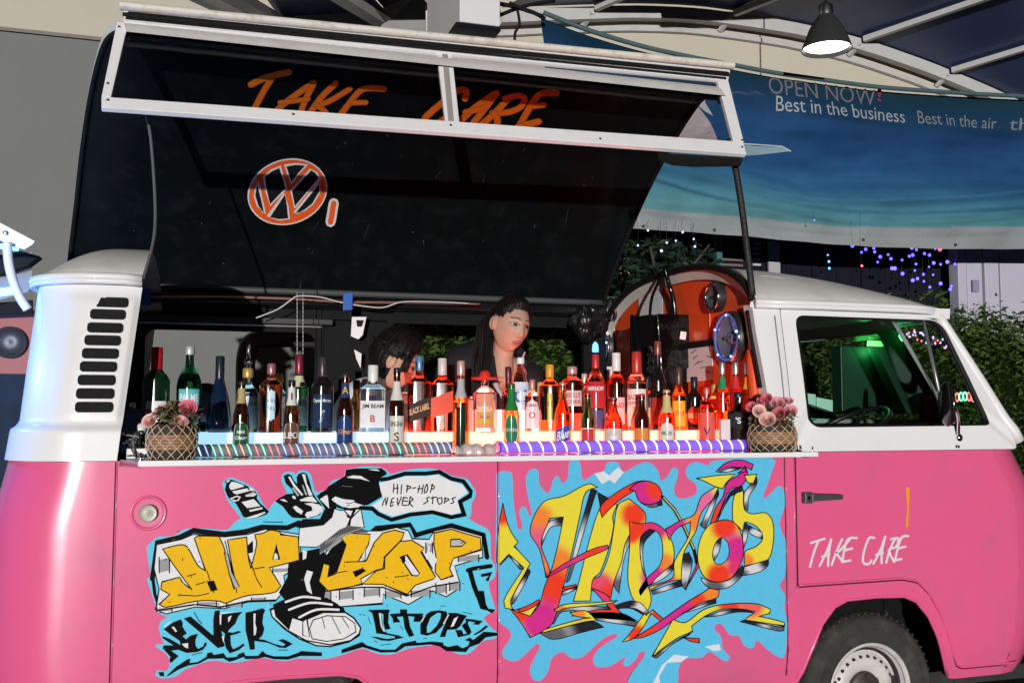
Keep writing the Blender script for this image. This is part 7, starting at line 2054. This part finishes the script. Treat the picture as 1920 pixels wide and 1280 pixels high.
# odd dark duct beyond the far window
mb = MB(); mb.tube(catmull([at(600, 634, 2.3), at(520, 634, 2.3), at(475, 640, 2.3), at(462, 668, 2.3), at(460, 720, 2.3), at(460, 800, 2.3)], 6), .055, 12)
mb.tube([at(460, 800, 2.3), Vector((at(460, 800, 2.3).x, 2.3, 0))], .055, 12)
tag(mb.build('duct', mat('duct_grey', (.045, .05, .05), .5, var=.1), smooth=True), 'dark bent pipe standing behind the rear far window', 'pipe')

# ------------------------------------------------------------------ cab interior
CABG = mat('cab_green_box', (.006, .035, .018), .45, var=.1)
mb = MB(); a = at(1576, 648, .75); b = at(1718, 768, .75); mb.bbox(a.x, b.x, .75, .83, b.z - .02, a.z)
tag(mb.build('green_board', CABG, bevel=.004), 'flat dark green board standing inside the cab', 'board')
mb = MB(); c = at(1680, 800, .42)
ring = []
sw = empty('steering_wheel', c, 'black steering wheel inside the cab behind the side window', 'steering wheel')
scn = Vector((2.58, .46, 1.385)); M = Matrix.Rotation(R(-28), 3, 'Y')
mb = MB(); mb.tube([scn + M @ Vector((.20 * math.cos(2 * PI * i / 40), .20 * math.sin(2 * PI * i / 40), 0)) for i in range(40)], .013, 10, closed=True); mb.build('rim', mat('wheel_black', (.012, .012, .013), .35), sw, smooth=True)
for k in range(3):
    a = 2 * PI * k / 3 + .4
    mb = MB(); mb.tube([scn + M @ Vector((0, 0, -.03)), scn + M @ Vector((.19 * math.cos(a), .19 * math.sin(a), 0))], .009, 8); mb.build('spoke', MATS['wheel_black'], sw)
mb = MB(); mb.lathe([(.05, -.04), (.05, -.015), (.03, -.005), (.001, -.004)], 20, scn, M); mb.tube([scn, scn + M @ Vector((0, 0, -.45))], .02, 10); mb.build('column', MATS['wheel_black'], sw, smooth=True)
mb = MB(); mb.bbox(2.02, 2.86, 1.60, 1.625, .9, 1.405); mb.build('far_door_trim', mat('trim_pink', (.55, .12, .20), .5), VAN, bevel=.01)
dash = MB(); dash.bbox(2.75, 3.0, .10, 1.62, 1.22, 1.30); dash.build('dashboard', BLACK, VAN, bevel=.02)
mb = MB(); mb.bbox(1.9, 2.5, .10, 1.62, .55, .95); mb.build('bench_seat', BLACK, VAN, bevel=.03)
mb = MB(); mb.bbox(1.90, 2.06, .95, 1.62, .95, 1.40); mb.build('seat_back', BLACK, VAN, bevel=.03)
mb = MB(); p0, p1 = at(1508, 786, 1.57), at(1742, 791, 1.57); mb.tube([p0, p1], .006, 6)
GREENL = glow('green_light', (.05, .9, .35), 1.2)
gl_ = bpy.data.lights.new('cab_lamp_bulb', 'POINT'); gl_.energy = .8; gl_.color = (.10, 1.0, .30); gl_.shadow_soft_size = .03
lt = tag(mb.build('green_light_strip', GREENL), 'thin green light strip along the far cab door', 'light strip')
mi = empty('interior_mirror', at(1630, 622, .80), 'interior mirror with the green cab lamp glow put into its glass', 'mirror')
mb = MB(); mb.prism([at(1603, 612, .8), at(1655, 607, .8), at(1660, 634, .8), at(1606, 640, .8)], (0, .02, 0)); mb.build('mirror_glass', mat('mirror_green_glow', (.10, .40, .14), .25, emit=(.10, .55, .14), estr=.28), mi, bevel=.004)  # green lamp reflection put into the glass colour and emission
mb = MB(); mb.tube([at(1630, 608, .81), at(1640, 598, .83), at(1660, 597, .9)], .006, 8); mb.build('mirror_stem', RUBBER, mi)
mb = MB(); mb.prism([at(1633, 638, .85), at(1660, 640, .85), at(1658, 649, .85), at(1632, 648, .85)], (0, .03, 0)); tag(mb.build('green_lamp', glow('green_lamp_glow', (.25, 1.0, .25), 2.2)), 'small bright green lamp under the interior mirror', 'lamp')
go_ = bpy.data.objects.new('cab_lamp_bulb', gl_); COL.objects.link(go_); go_.parent = mi; go_.location = at(1646, 655, .70) - WLOC[mi.name]
for (xa, xb, y, t, lb) in ((1507, 1530, 746, 3, 'short mint-tinted adaptor box on the cab sill touching the window frame'), (1532, 1562, 754, 6, 'longer mint-tinted adaptor box on the cab sill beside the green board')):
    mb = MB(); mb.prism([at(xa, y - 10, .60), at(xb, y - 10 + t, .60), at(xb, y + 12 + t, .60), at(xa, y + 8, .60)], (0, .05, 0))
    tag(mb.build('adaptor_box', mat('adaptor_mint', (.40, .70, .55), .4), bevel=.003), lb, 'adaptor', 'adaptors on the cab sill')
cr = empty('cab_rope_light', at(1780, 745, .95), 'coloured rope light coiled along the windscreen sill', 'rope light')
cols = ['b', 'b', 'r', 'b', 'b', 'c', 'g', 'g', 'g', 'r', 'g', 'g', 'r', 'r', 'b']
for k, cch in enumerate(cols):
    x = 1727 + k * 7.5
    c = at(x, 744 + 1.2 * math.sin(k), .95 - .02 * k)
    mb = MB(); mb.tube([c + Vector((.012 * math.cos(a), .0, .022 * math.sin(a))) for a in [2 * PI * i / 14 for i in range(14)]], .0035, 5, closed=True); mb.build('light_loop', LED[cch], cr)
dl = empty('windscreen_reflections', at(1740, 630, 1.2), 'red and blue glowing dots added inside the windscreen as LED reflections', 'string lights')  # glowing dots stand in for an LED string reflected in the cab window
random.seed(5)
for k in range(34):
    x = 1700 + 78 * k / 33 + random.uniform(-3, 3); y = 622 + 26 * (k / 33) + random.uniform(-9, 9)
    c = at(x, y, 1.25)
    mb = MB(); mb.lathe([(.001, -.007), (.006, 0), (.001, .007)], 6, c); mb.build('bulb', LED['r'] if k % 2 else LED['b'], dl)
# door mirror
mr = empty('door_mirror', at(1795, 810, -.06), 'chrome door mirror standing out from the cab window', 'mirror')
mb = MB(); cm = at(1779, 757, -.16)
Mx = (Vector((-.92, .25, .0))).to_track_quat('Z', 'Y').to_matrix()
mb.lathe([(.062, 0), (.064, .008), (.060, .014), (.05, .022), (.001, .03)][::1], 32, cm, Mx @ Matrix.Diagonal((1.45, .95, 1)) if False else Mx)
mb.v = [Vector((v.x, v.y, cm.z + (v.z - cm.z) * 1.45)) for v in mb.v]
mb.build('mirror_head', mat('mirror_back', (.10, .10, .11), .12, metal=.9), mr, smooth=True, angle=60)
mb = MB(); mb.lathe([(.058, -.002), (.001, -.002)], 32, cm, Mx, capb=False); mb.v = [Vector((v.x, v.y, cm.z + (v.z - cm.z) * 1.45)) for v in mb.v]; mb.build('mirror_glass', CHROME, mr)
mb = MB(); mb.tube(catmull([cm + Vector((.02, .02, 0)), at(1792, 768, -.12), at(1797, 790, -.05), at(1797, 815, -.012), at(1797, 822, .02)], 5), .007, 10); mb.build('mirror_arm', CHROME, mr, smooth=True)
mb = MB(); mb.lathe([(.016, 0), (.016, .012), (.01, .018), (.001, .02)], 16, at(1796, 820, .0), Matrix.Rotation(R(90), 3, 'X')); mb.build('mirror_foot', CHROME, mr, smooth=True, angle=40)
mb = MB(); mb.lathe([(.006, -.012), (.004, .0)], 10, at(1797, 834, -.02)); mb.build('mirror_knob', CHROME, mr)
# ================================================================== the two barmaids
SKIN = paint_mat('skin', .48, .0)
_sb = [n_ for n_ in SKIN.node_tree.nodes if n_.type == 'BSDF_PRINCIPLED'][0]
_sb.inputs['Specular IOR Level'].default_value = .3; _sb.inputs['Subsurface Weight'].default_value = .12; _sb.inputs['Subsurface Radius'].default_value = (.012, .005, .003); _sb.inputs['Subsurface Scale'].default_value = 1.0
HAIR = mat('black_hair', (.009, .007, .007), .42, var=.4, vscale=60, bump=.3, bscale=160, spec=.22)
def gs(x, s): return math.exp(-(x / s) ** 2)
def head_point(th, ph):
    """th 0..pi from crown, ph around; face looks along -y"""
    d = Vector((math.sin(th) * math.sin(ph), -math.sin(th) * math.cos(ph), math.cos(th)))
    x = d.x * .074; y = d.y * .094; z = d.z * .112
    front = max(0.0, -d.y)
    low = smoothstep(.01, -.115, z)
    x *= 1 - .30 * low * (.4 + .6 * front)
    if d.y > 0:
        y *= 1 - .35 * smoothstep(-.02, -.11, z)
    else:
        y *= 1 - .04 * low
    if z < -.06: y -= .008 * front
    # features, pushed along -y
    f = 0.0
    if front > 0:
        ridge = interp([(-.06, 0), (-.047, .004), (-.040, .014), (-.032, .023), (-.02, .017), (0, .009), (.018, .004), (.035, 0)], z)
        wid = interp([(-.045, .017), (-.03, .013), (0, .009), (.03, .012)], z)
        f += ridge * gs(x, wid)
        f += .006 * gs(abs(x) - .013, .007) * gs(z + .037, .008)
        f -= .0085 * gs(abs(x) - .031, .016) * gs(z - .010, .012)
        f += .0035 * gs(abs(x) - .031, .010) * gs(z - .008, .006)
        f += .004 * gs(abs(x) - .028, .02) * gs(z - .033, .008)
        f += .005 * gs(abs(x) - .040, .018) * gs(z + .022, .018)
        f += .0075 * gs(x, .021) * gs(z + .060, .006) + .0085 * gs(x, .018) * gs(z + .072, .006)
        f -= .004 * gs(x, .022) * gs(z + .0665, .003)
        f -= .003 * gs(x, .02) * gs(z + .083, .006)
        f += .007 * gs(x, .02) * gs(z + .100, .012)
        f *= smoothstep(0, .35, front)
    return Vector((x, y - f, z))
def head_mesh(nu=120, nv=110):
    mb = MB()
    def fn(u, v):
        return head_point(.001 + (PI - .002) * v, 2 * PI * u)
    mb.grid(fn, nu, nv)
    # ears
    for s in (-1, 1):
        c = Vector((s * .071, .008, -.002))
        def ear(u, v, c=c, s=s):
            t = PI * v; a = 2 * PI * u
            p = Vector((math.sin(t) * math.cos(a) * .010, math.sin(t) * math.sin(a) * .019, math.cos(t) * .032))
            return c + Vector((s * (.006 + .5 * abs(p.y)) + p.x, p.y + .006, p.z))
        mb.grid(ear, 16, 14)
    return mb
def face_colour(p, base, lipc):
    """paint of the face in head space"""
    x, y, z = p
    c = Vector(base)
    if y < -.035 and abs(x) < .075:
        ax = abs(x)
        c = c.lerp(Vector((base[0] * 1.08, base[1] * .84, base[2] * .80)), .5 * gs(ax - .042, .02) * gs(z + .025, .02))
        # brows
        bz = .031 + .004 * math.cos((ax - .03) / .022 * 1.4)
        c = c.lerp(Vector((.03, .02, .016)), .95 * gs(z - bz, .0034) * smoothstep(.010, .015, ax) * (1 - smoothstep(.047, .054, ax)))
        # eyes
        ex = (ax - .031) / .0150; ez = (z - .0085) / .0066
        e = ex * ex + ez * ez
        if e < 1.0:
            c = Vector((.40, .37, .35))
            ix = (x - (math.copysign(.031, x) + .003)) / .0078; iz = (z - .0088) / .0078
            if ix * ix + iz * iz < 1.3: c = Vector((.012, .008, .006))
        elif e < 2.0 and z > .0085: c = c.lerp(Vector((.02, .014, .012)), .85)
        elif e < 1.6: c = c.lerp(Vector((.12, .06, .045)), .5)
        # lips
        l1 = (x / .023) ** 2 + ((z + .0605) / .0068) ** 2; l2 = (x / .020) ** 2 + ((z + .0725) / .0078) ** 2
        lw_ = max(1 - smoothstep(.55, 1.15, l1), 1 - smoothstep(.55, 1.15, l2)); c = c.lerp(Vector(lipc), lw_)
        if abs(z + .0665) < .0016 and ax < .021: c = Vector((.10, .025, .022))
        # nostrils
        if gs(ax - .0075, .0035) * gs(z + .043, .003) > .5: c = c.lerp(Vector((.06, .025, .02)), .7)
    return c
def fuse(name, parts, voxel, it=4):
    """one continuous surface from overlapping volumes"""
    me = bpy.data.meshes.new('tmp_body')
    mb = MB()
    for p in parts: mb.add(p.v, p.f)
    me.from_pydata(mb.v, [], mb.f); me.validate()
    ob = bpy.data.objects.new('tmp_body', me); COL.objects.link(ob)
    md = ob.modifiers.new('r', 'REMESH'); md.mode = 'VOXEL'; md.voxel_size = voxel
    ms = ob.modifiers.new('s', 'SMOOTH'); ms.factor = .5; ms.iterations = it
    dg = bpy.context.evaluated_depsgraph_get()
    res = bpy.data.meshes.new_from_object(ob.evaluated_get(dg))
    vs = [v.co.copy() for v in res.vertices]; fs = [tuple(p.vertices) for p in res.polygons]
    bpy.data.objects.remove(ob); bpy.data.meshes.remove(me); bpy.data.meshes.remove(res)
    return vs, fs
def hand(c, aim, up, s=1.0):
    """relaxed hand with palm and five fingers; returns MB"""
    mb = MB(); aim = aim.normalized(); side_ = aim.cross(up).normalized(); up = side_.cross(aim)
    for k in range(4):
        o = c + side_ * (k - 1.5) * .019
        mb.tube([c + side_ * (k - 1.5) * .014 - aim * .02, o + aim * .035], [.014, .013], 8)
        L = (.070, .080, .075, .058)[k]
        mb.tube([o + aim * .03, o + aim * (.035 + L * .45) - up * .006, o + aim * (.035 + L * .78) - up * .020, o + aim * (.033 + L * .95) - up * .036], [.0095, .009, .008, .0065], 8)
    t0 = c - side_ * .028
    mb.tube([c - side_ * .015, t0 - side_ * .012 + aim * .02, t0 - side_ * .02 + aim * .045 - up * .008, t0 - side_ * .018 + aim * .062 - up * .016], [.014, .012, .010, .008], 8)
    return mb
def barmaid(name, label, headc, rot, skin, lipc, torso, tr, shoulders, arms, cloth_mat, cloth_col, neck_open, hair_fn):
    HM = rot; HC = Vector(headc)
    H = head_mesh(); H.v = [HC + HM @ v for v in H.v]
    base = HC + HM @ Vector((0, .02, -.085))
    nk = MB(); nk.tube([HC + HM @ Vector((0, .022, -.04)), base.lerp(torso[0], .45), torso[0] + Vector((0, 0, -.02))], [.048, .046, .055], 16)
    def volume(gr, only=False):
        out = []
        m = MB(); P = catmull(torso, 5); m.tube(P, [interp([(i * 5, r + gr) for i, r in enumerate(tr)], k) for k in range(len(P))], 20); out.append(m)
        m = MB(); P = catmull(shoulders, 5); m.tube(P, [(.062 + .02 * math.sin(PI * k / (len(P) - 1))) + gr for k in range(len(P))], 16); out.append(m)
        for A_ in arms:
            m = MB(); P = catmull(A_, 5); n_ = len(P)
            m.tube(P, [(.056 - .026 * k / (n_ - 1)) + gr for k in range(n_)], 14); out.append(m)
            s = MB(); s.lathe([(.001, -.06 - gr), (.045 + gr, -.035), (.06 + gr, 0), (.045 + gr, .035), (.001, .06 + gr)], 14, A_[0]); out.append(s)
        return out
    pel = torso[-1]
    legs = []
    for s in (-1, 1):
        m = MB(); hp_ = pel + Vector((s * .08, 0, -.02))
        m.tube(catmull([hp_, hp_ + Vector((s * .03, -.12, -.26)), hp_ + Vector((s * .03, .02, -.50)), Vector((hp_.x + s * .03, hp_.y, .64))], 4), [.085, .08, .075, .07, .062, .056, .052, .05, .048, .044, .04, .038, .036], 12)
        m.tube([Vector((hp_.x + s * .03, hp_.y + .03, .63)), Vector((hp_.x + s * .03, hp_.y - .12, .625))], [.034, .028], 10)
        legs.append(m)
    hands = []
    for A_ in arms:
        d = (A_[-1] - A_[-2]).normalized(); hands.append(hand(A_[-1] + d * .03, d, Vector((0, 0, 1))))
    vs, fs = fuse(name, [H, nk] + volume(0) + legs + hands, .0034, 2)
    inv = HM.transposed()
    mb = MB(); mb.add(vs, fs)
    mb.c = []
    for v in vs:
        p = inv @ (v - HC)
        mb.c.append(tuple(face_colour(p, skin, lipc) if (p.length < .16 and p.z > -.125) else Vector(skin)))
    body = mb.build(name, SKIN, None, smooth=True, col=True, fix=False)
    tag(body, label, 'person')
    cv, cf = fuse('clothing', volume(.014) + legs_cloth(legs), .008, 6)
    keep = []
    for f in cf:
        c = sum((cv[i] for i in f), Vector()) / len(f)
        if not neck_open(c): keep.append(f)
    mb = MB(); mb.add(cv, keep); 
    cl_ = mb.build('clothing', cloth_mat, body, smooth=True, fix=False)
    sd = cl_.modifiers.new('thick', 'SOLIDIFY'); sd.thickness = .006; sd.offset = 1
    hair_fn(body, HC, HM)
    return body
def legs_cloth(legs):
    out = []
    for m in legs:
        c = MB(); c.add([v for v in m.v], m.f); out.append(c)
    return out
def hair_cap(body, HC, HM, hairline, vol=1.10, lift=.006, rough=.006, seed=1, zmin=-.10):
    """scalp shell following the skull with combed ridges"""
    rnd = random.Random(seed); ph0 = rnd.uniform(0, 6)
    nu, nv = 110, 70
    mb = MB(); V = []; ok = []
    for i in range(nu + 1):
        for j in range(nv + 1):
            th = .001 + PI * .80 * j / nv; ph = 2 * PI * i / nu
            p = head_point(th, ph)
            if p.y < 0: p = Vector((math.sin(th) * math.sin(ph) * .074, -math.sin(th) * math.cos(ph) * .094, math.cos(th) * .112))
            k = hairline(p, ph) + .004 * math.sin(31 * ph + 2) * math.sin(13 * ph)
            q = p * vol + Vector((0, 0, lift * 1.5)) + p.normalized() * (rough * (.5 * math.sin(26 * ph + 3 * th + ph0) + .5 * math.sin(57 * ph - 5 * th)) * .35)
            q = q.lerp(p * 1.005, smoothstep(.012, -.004, k))
            V.append(HC + HM @ q); ok.append(k > -.003)
    fs = []
    for i in range(nu):
        for j in range(nv):
            a = i * (nv + 1) + j
            q = (a, a + nv + 1, a + nv + 2, a + 1)
            if sum(ok[t] for t in q) >= 3: fs.append(q)
    mb.add(V, fs)
    # loose strands combed over the shell
    for q in range(150):
        i = rnd.randrange(nu); j = rnd.randrange(2, nv - 14); P = []
        for t in range(5):
            a = ((i + t * rnd.choice((0, 0, 1))) % nu) * (nv + 1) + j + t * 3
            if not ok[a]: break
            P.append(V[a] + (V[a] - HC).normalized() * rnd.uniform(.0005, .006))
        if len(P) > 2: mb.tube(P, .0009, 4)
    return mb.build('hair', HAIR, body, smooth=True, fix=False)
def locks(body, paths, r, n, spread, seed):
    rnd = random.Random(seed)
    for path in paths:
        mb = MB()
        for k in range(n):
            off = Vector((rnd.gauss(0, spread), rnd.gauss(0, spread), 0))
            P = catmull([p + off * (.5 + .9 * i / len(path)) + Vector((rnd.gauss(0, .002), rnd.gauss(0, .002), 0)) for i, p in enumerate(path)], 5)
            m = len(P)
            mb.tube(P, [r * (.6 + .5 * math.sin(PI * min(1, .15 + .8 * i / m))) for i in range(m)], 6)
        mb.build('hair', HAIR, body, smooth=True, fix=False)
def rotm(yaw, pitch, roll):
    return Matrix.Rotation(R(yaw), 3, 'Z') @ Matrix.Rotation(R(pitch), 3, 'X') @ Matrix.Rotation(R(roll), 3, 'Y')
# --- barmaid in the dark jacket, leaning and looking to the cab side
y1 = .56
hc1 = at(957, 611, y1); HM1 = rotm(15, 9, 9)
T1 = [at(940, 692, y1 + .08), at(912, 708, y1 + .19), at(880, 780, y1 + .32), at(862, 900, y1 + .45)]
sh1 = [at(850, 690, y1 + .24), at(905, 682, y1 + .18), at(1003, 722, y1 + .09)]
arm1 = [[at(846, 700, y1 + .24), at(822, 800, y1 + .16), at(850, 832, y1 - .02), at(880, 838, y1 - .06)], [at(1006, 728, y1 + .09), at(1015, 830, y1 + .06), at(985, 842, y1 - .04), at(965, 838, y1 - .06)]]
vn = at(941, 700, y1 - .02)
def open1(c):
    # V neckline down the front
    v = CM.transposed() @ (c - CAM); px = 960 + FPX * v.x / -v.z; py = 640 - FPX * v.y / -v.z
    return c.y < y1 + .13 and py < 800 and 915 + (py - 690) * .22 < px < 985 - (py - 690) * .18 and py > 640
def hl1(p, ph):
    # positive where hair grows
    front = p.y < .012
    if front:
        a = abs(p.x)
        lim = .074 - .9 * max(0, a - .028)        # forehead line falls towards the temples
        if a > .064: lim = .030 - .4 * max(0, .012 - p.y) * 0
        return p.z - lim
    return min(p.z + .085, (p.y - .012) * 3 + .01 if p.z < .035 else .05)
def hair1(body, HC, HM):
    hair_cap(body, HC, HM, hl1, 1.11, .010, .007, 2)
    mbk = MB(); c = HC + HM @ Vector((0, .075, .07))
    mbk.lathe([(.001, -.035), (.028, -.028), (.038, 0), (.03, .026), (.001, .036)], 16, c); mbk.build('hair', HAIR, body, smooth=True)
    W_ = lambda *v: HC + HM @ Vector(v)
    locks(body, [[W_(-.03, .10, .06), W_(-.065, .085, .0), at(915, 655, y1 + .03), at(912, 700, y1 + .01), at(916, 745, y1 - .0), at(922, 790, y1 + .0)],
                 [W_(-.02, .11, .05), W_(-.07, .10, -.02), at(900, 665, y1 + .06), at(898, 710, y1 + .05), at(902, 770, y1 + .04)],
                 [W_(.0, .10, .04), W_(.05, .10, -.04), at(985, 680, y1 + .10), at(992, 720, y1 + .08), at(995, 760, y1 + .06)]], .0032, 70, .013, 4)
JACK = mat('dark_jacket', (.016, .017, .021), .8, var=.3, vscale=20, bump=.3, bscale=120, spec=.2)
b1 = barmaid('person', 'person in a dark jacket with black ponytail, leaning over the bottles', hc1, HM1, (.50, .305, .22), (.44, .16, .135), T1, [.062, .125, .15, .15], sh1, arm1, JACK, None, open1, hair1)
for L in ([(922, 668), (926, 700), (934, 740), (944, 790)], [(988, 676), (982, 705), (974, 740), (960, 790)]):
    mb = MB(); mb.tube(catmull([at(x, y, y1 + .03 - .0009 * (y - 668)) for x, y in L], 5), .013, 8); mb.build('lapel', JACK, b1, smooth=True)
# white camisole edge and lanyard
mb = MB()
P0 = [at(960, 655, y1 - .01), at(958, 690, y1 - .0), at(956, 712, y1 - .02)]
mb.tube([at(984, 660, y1 + .02), at(972, 690, y1 - .005), at(966, 715, y1 - .035)], .005, 6)
mb.build('white_collar', mat('white_cotton', (.70, .69, .68), .8, var=.05, bump=.2, bscale=80), b1, smooth=True)
mb = MB(); mb.tube(catmull([at(928, 715, y1 - .02), at(936, 735, y1 - .035), at(946, 752, y1 - .045), at(956, 740, y1 - .04)], 5), .012, 8); mb.build('camisole', mat('camisole_grey', (.36, .35, .37), .8), b1, smooth=True)
# --- barmaid bent over the bar, hair pinned up
y2 = .50
hc2 = at(738, 678, y2); HM2 = rotm(84, 26, -4)
T2 = [at(706, 742, y2 + .07), at(690, 765, y2 + .12), at(670, 830, y2 + .22), at(662, 930, y2 + .30)]
sh2 = [at(668, 758, y2 + .14), at(694, 752, y2 + .10), at(750, 780, y2 + .0)]
arm2 = [[at(662, 764, y2 + .14), at(648, 850, y2 + .06), at(690, 846, y2 - .06), at(715, 842, y2 - .08)], [at(752, 796, y2 - .0), at(775, 860, y2 - .0), at(800, 846, y2 - .08), at(815, 840, y2 - .1)]]
def open2(c): return False
def hl2(p, ph):
    front = p.y < .0
    if front:
        a = abs(p.x); lim = .072 - 1.0 * max(0, a - .03)
        if a > .062: lim = .020
        return p.z - lim
    return min(p.z + .080, (p.y - .0) * 3 + .01 if p.z < .03 else .05)
def hair2(body, HC, HM):
    hair_cap(body, HC, HM, hl2, 1.17, .014, .009, 6)
    c = HC + HM @ Vector((0, .10, .075)); mbk = MB()
    def bun(u, v):
        a = 2 * PI * u; t = PI * v; r = .045 * (1 + .10 * math.sin(7 * a + 5 * v) + .06 * math.sin(13 * a))
        return c + Vector((r * math.sin(t) * math.cos(a), r * math.sin(t) * math.sin(a), r * .9 * math.cos(t)))
    mbk.grid(bun, 30, 16); mbk.v = [HC + HM @ Vector((0, .055, .075)) + (v - c) * 1.0 for v in mbk.v]; mbk.build('hair', HAIR, body, smooth=True)
    W_ = lambda *v: HC + HM @ Vector(v)
    locks(body, [[W_(-.05, -.03, .075), W_(-.078, -.01, .03), W_(-.078, .03, .02), W_(-.05, .09, .05)], [W_(-.045, .02, .10), W_(-.075, .05, .06), W_(-.05, .10, .06)], [W_(-.03, -.06, .09), W_(-.074, -.045, .03), W_(-.070, -.05, -.02)]], .0035, 34, .008, 8)
SHIRT = mat('white_shirt', (.66, .68, .72), .8, var=.05, bump=.25, bscale=60)
b2 = barmaid('person', 'person in a white shirt with pinned-up black hair, bending down behind the beers', hc2, HM2, (.54, .30, .20), (.48, .15, .13), T2, [.06, .11, .13, .14], sh2, arm2, SHIRT, None, open2, hair2)
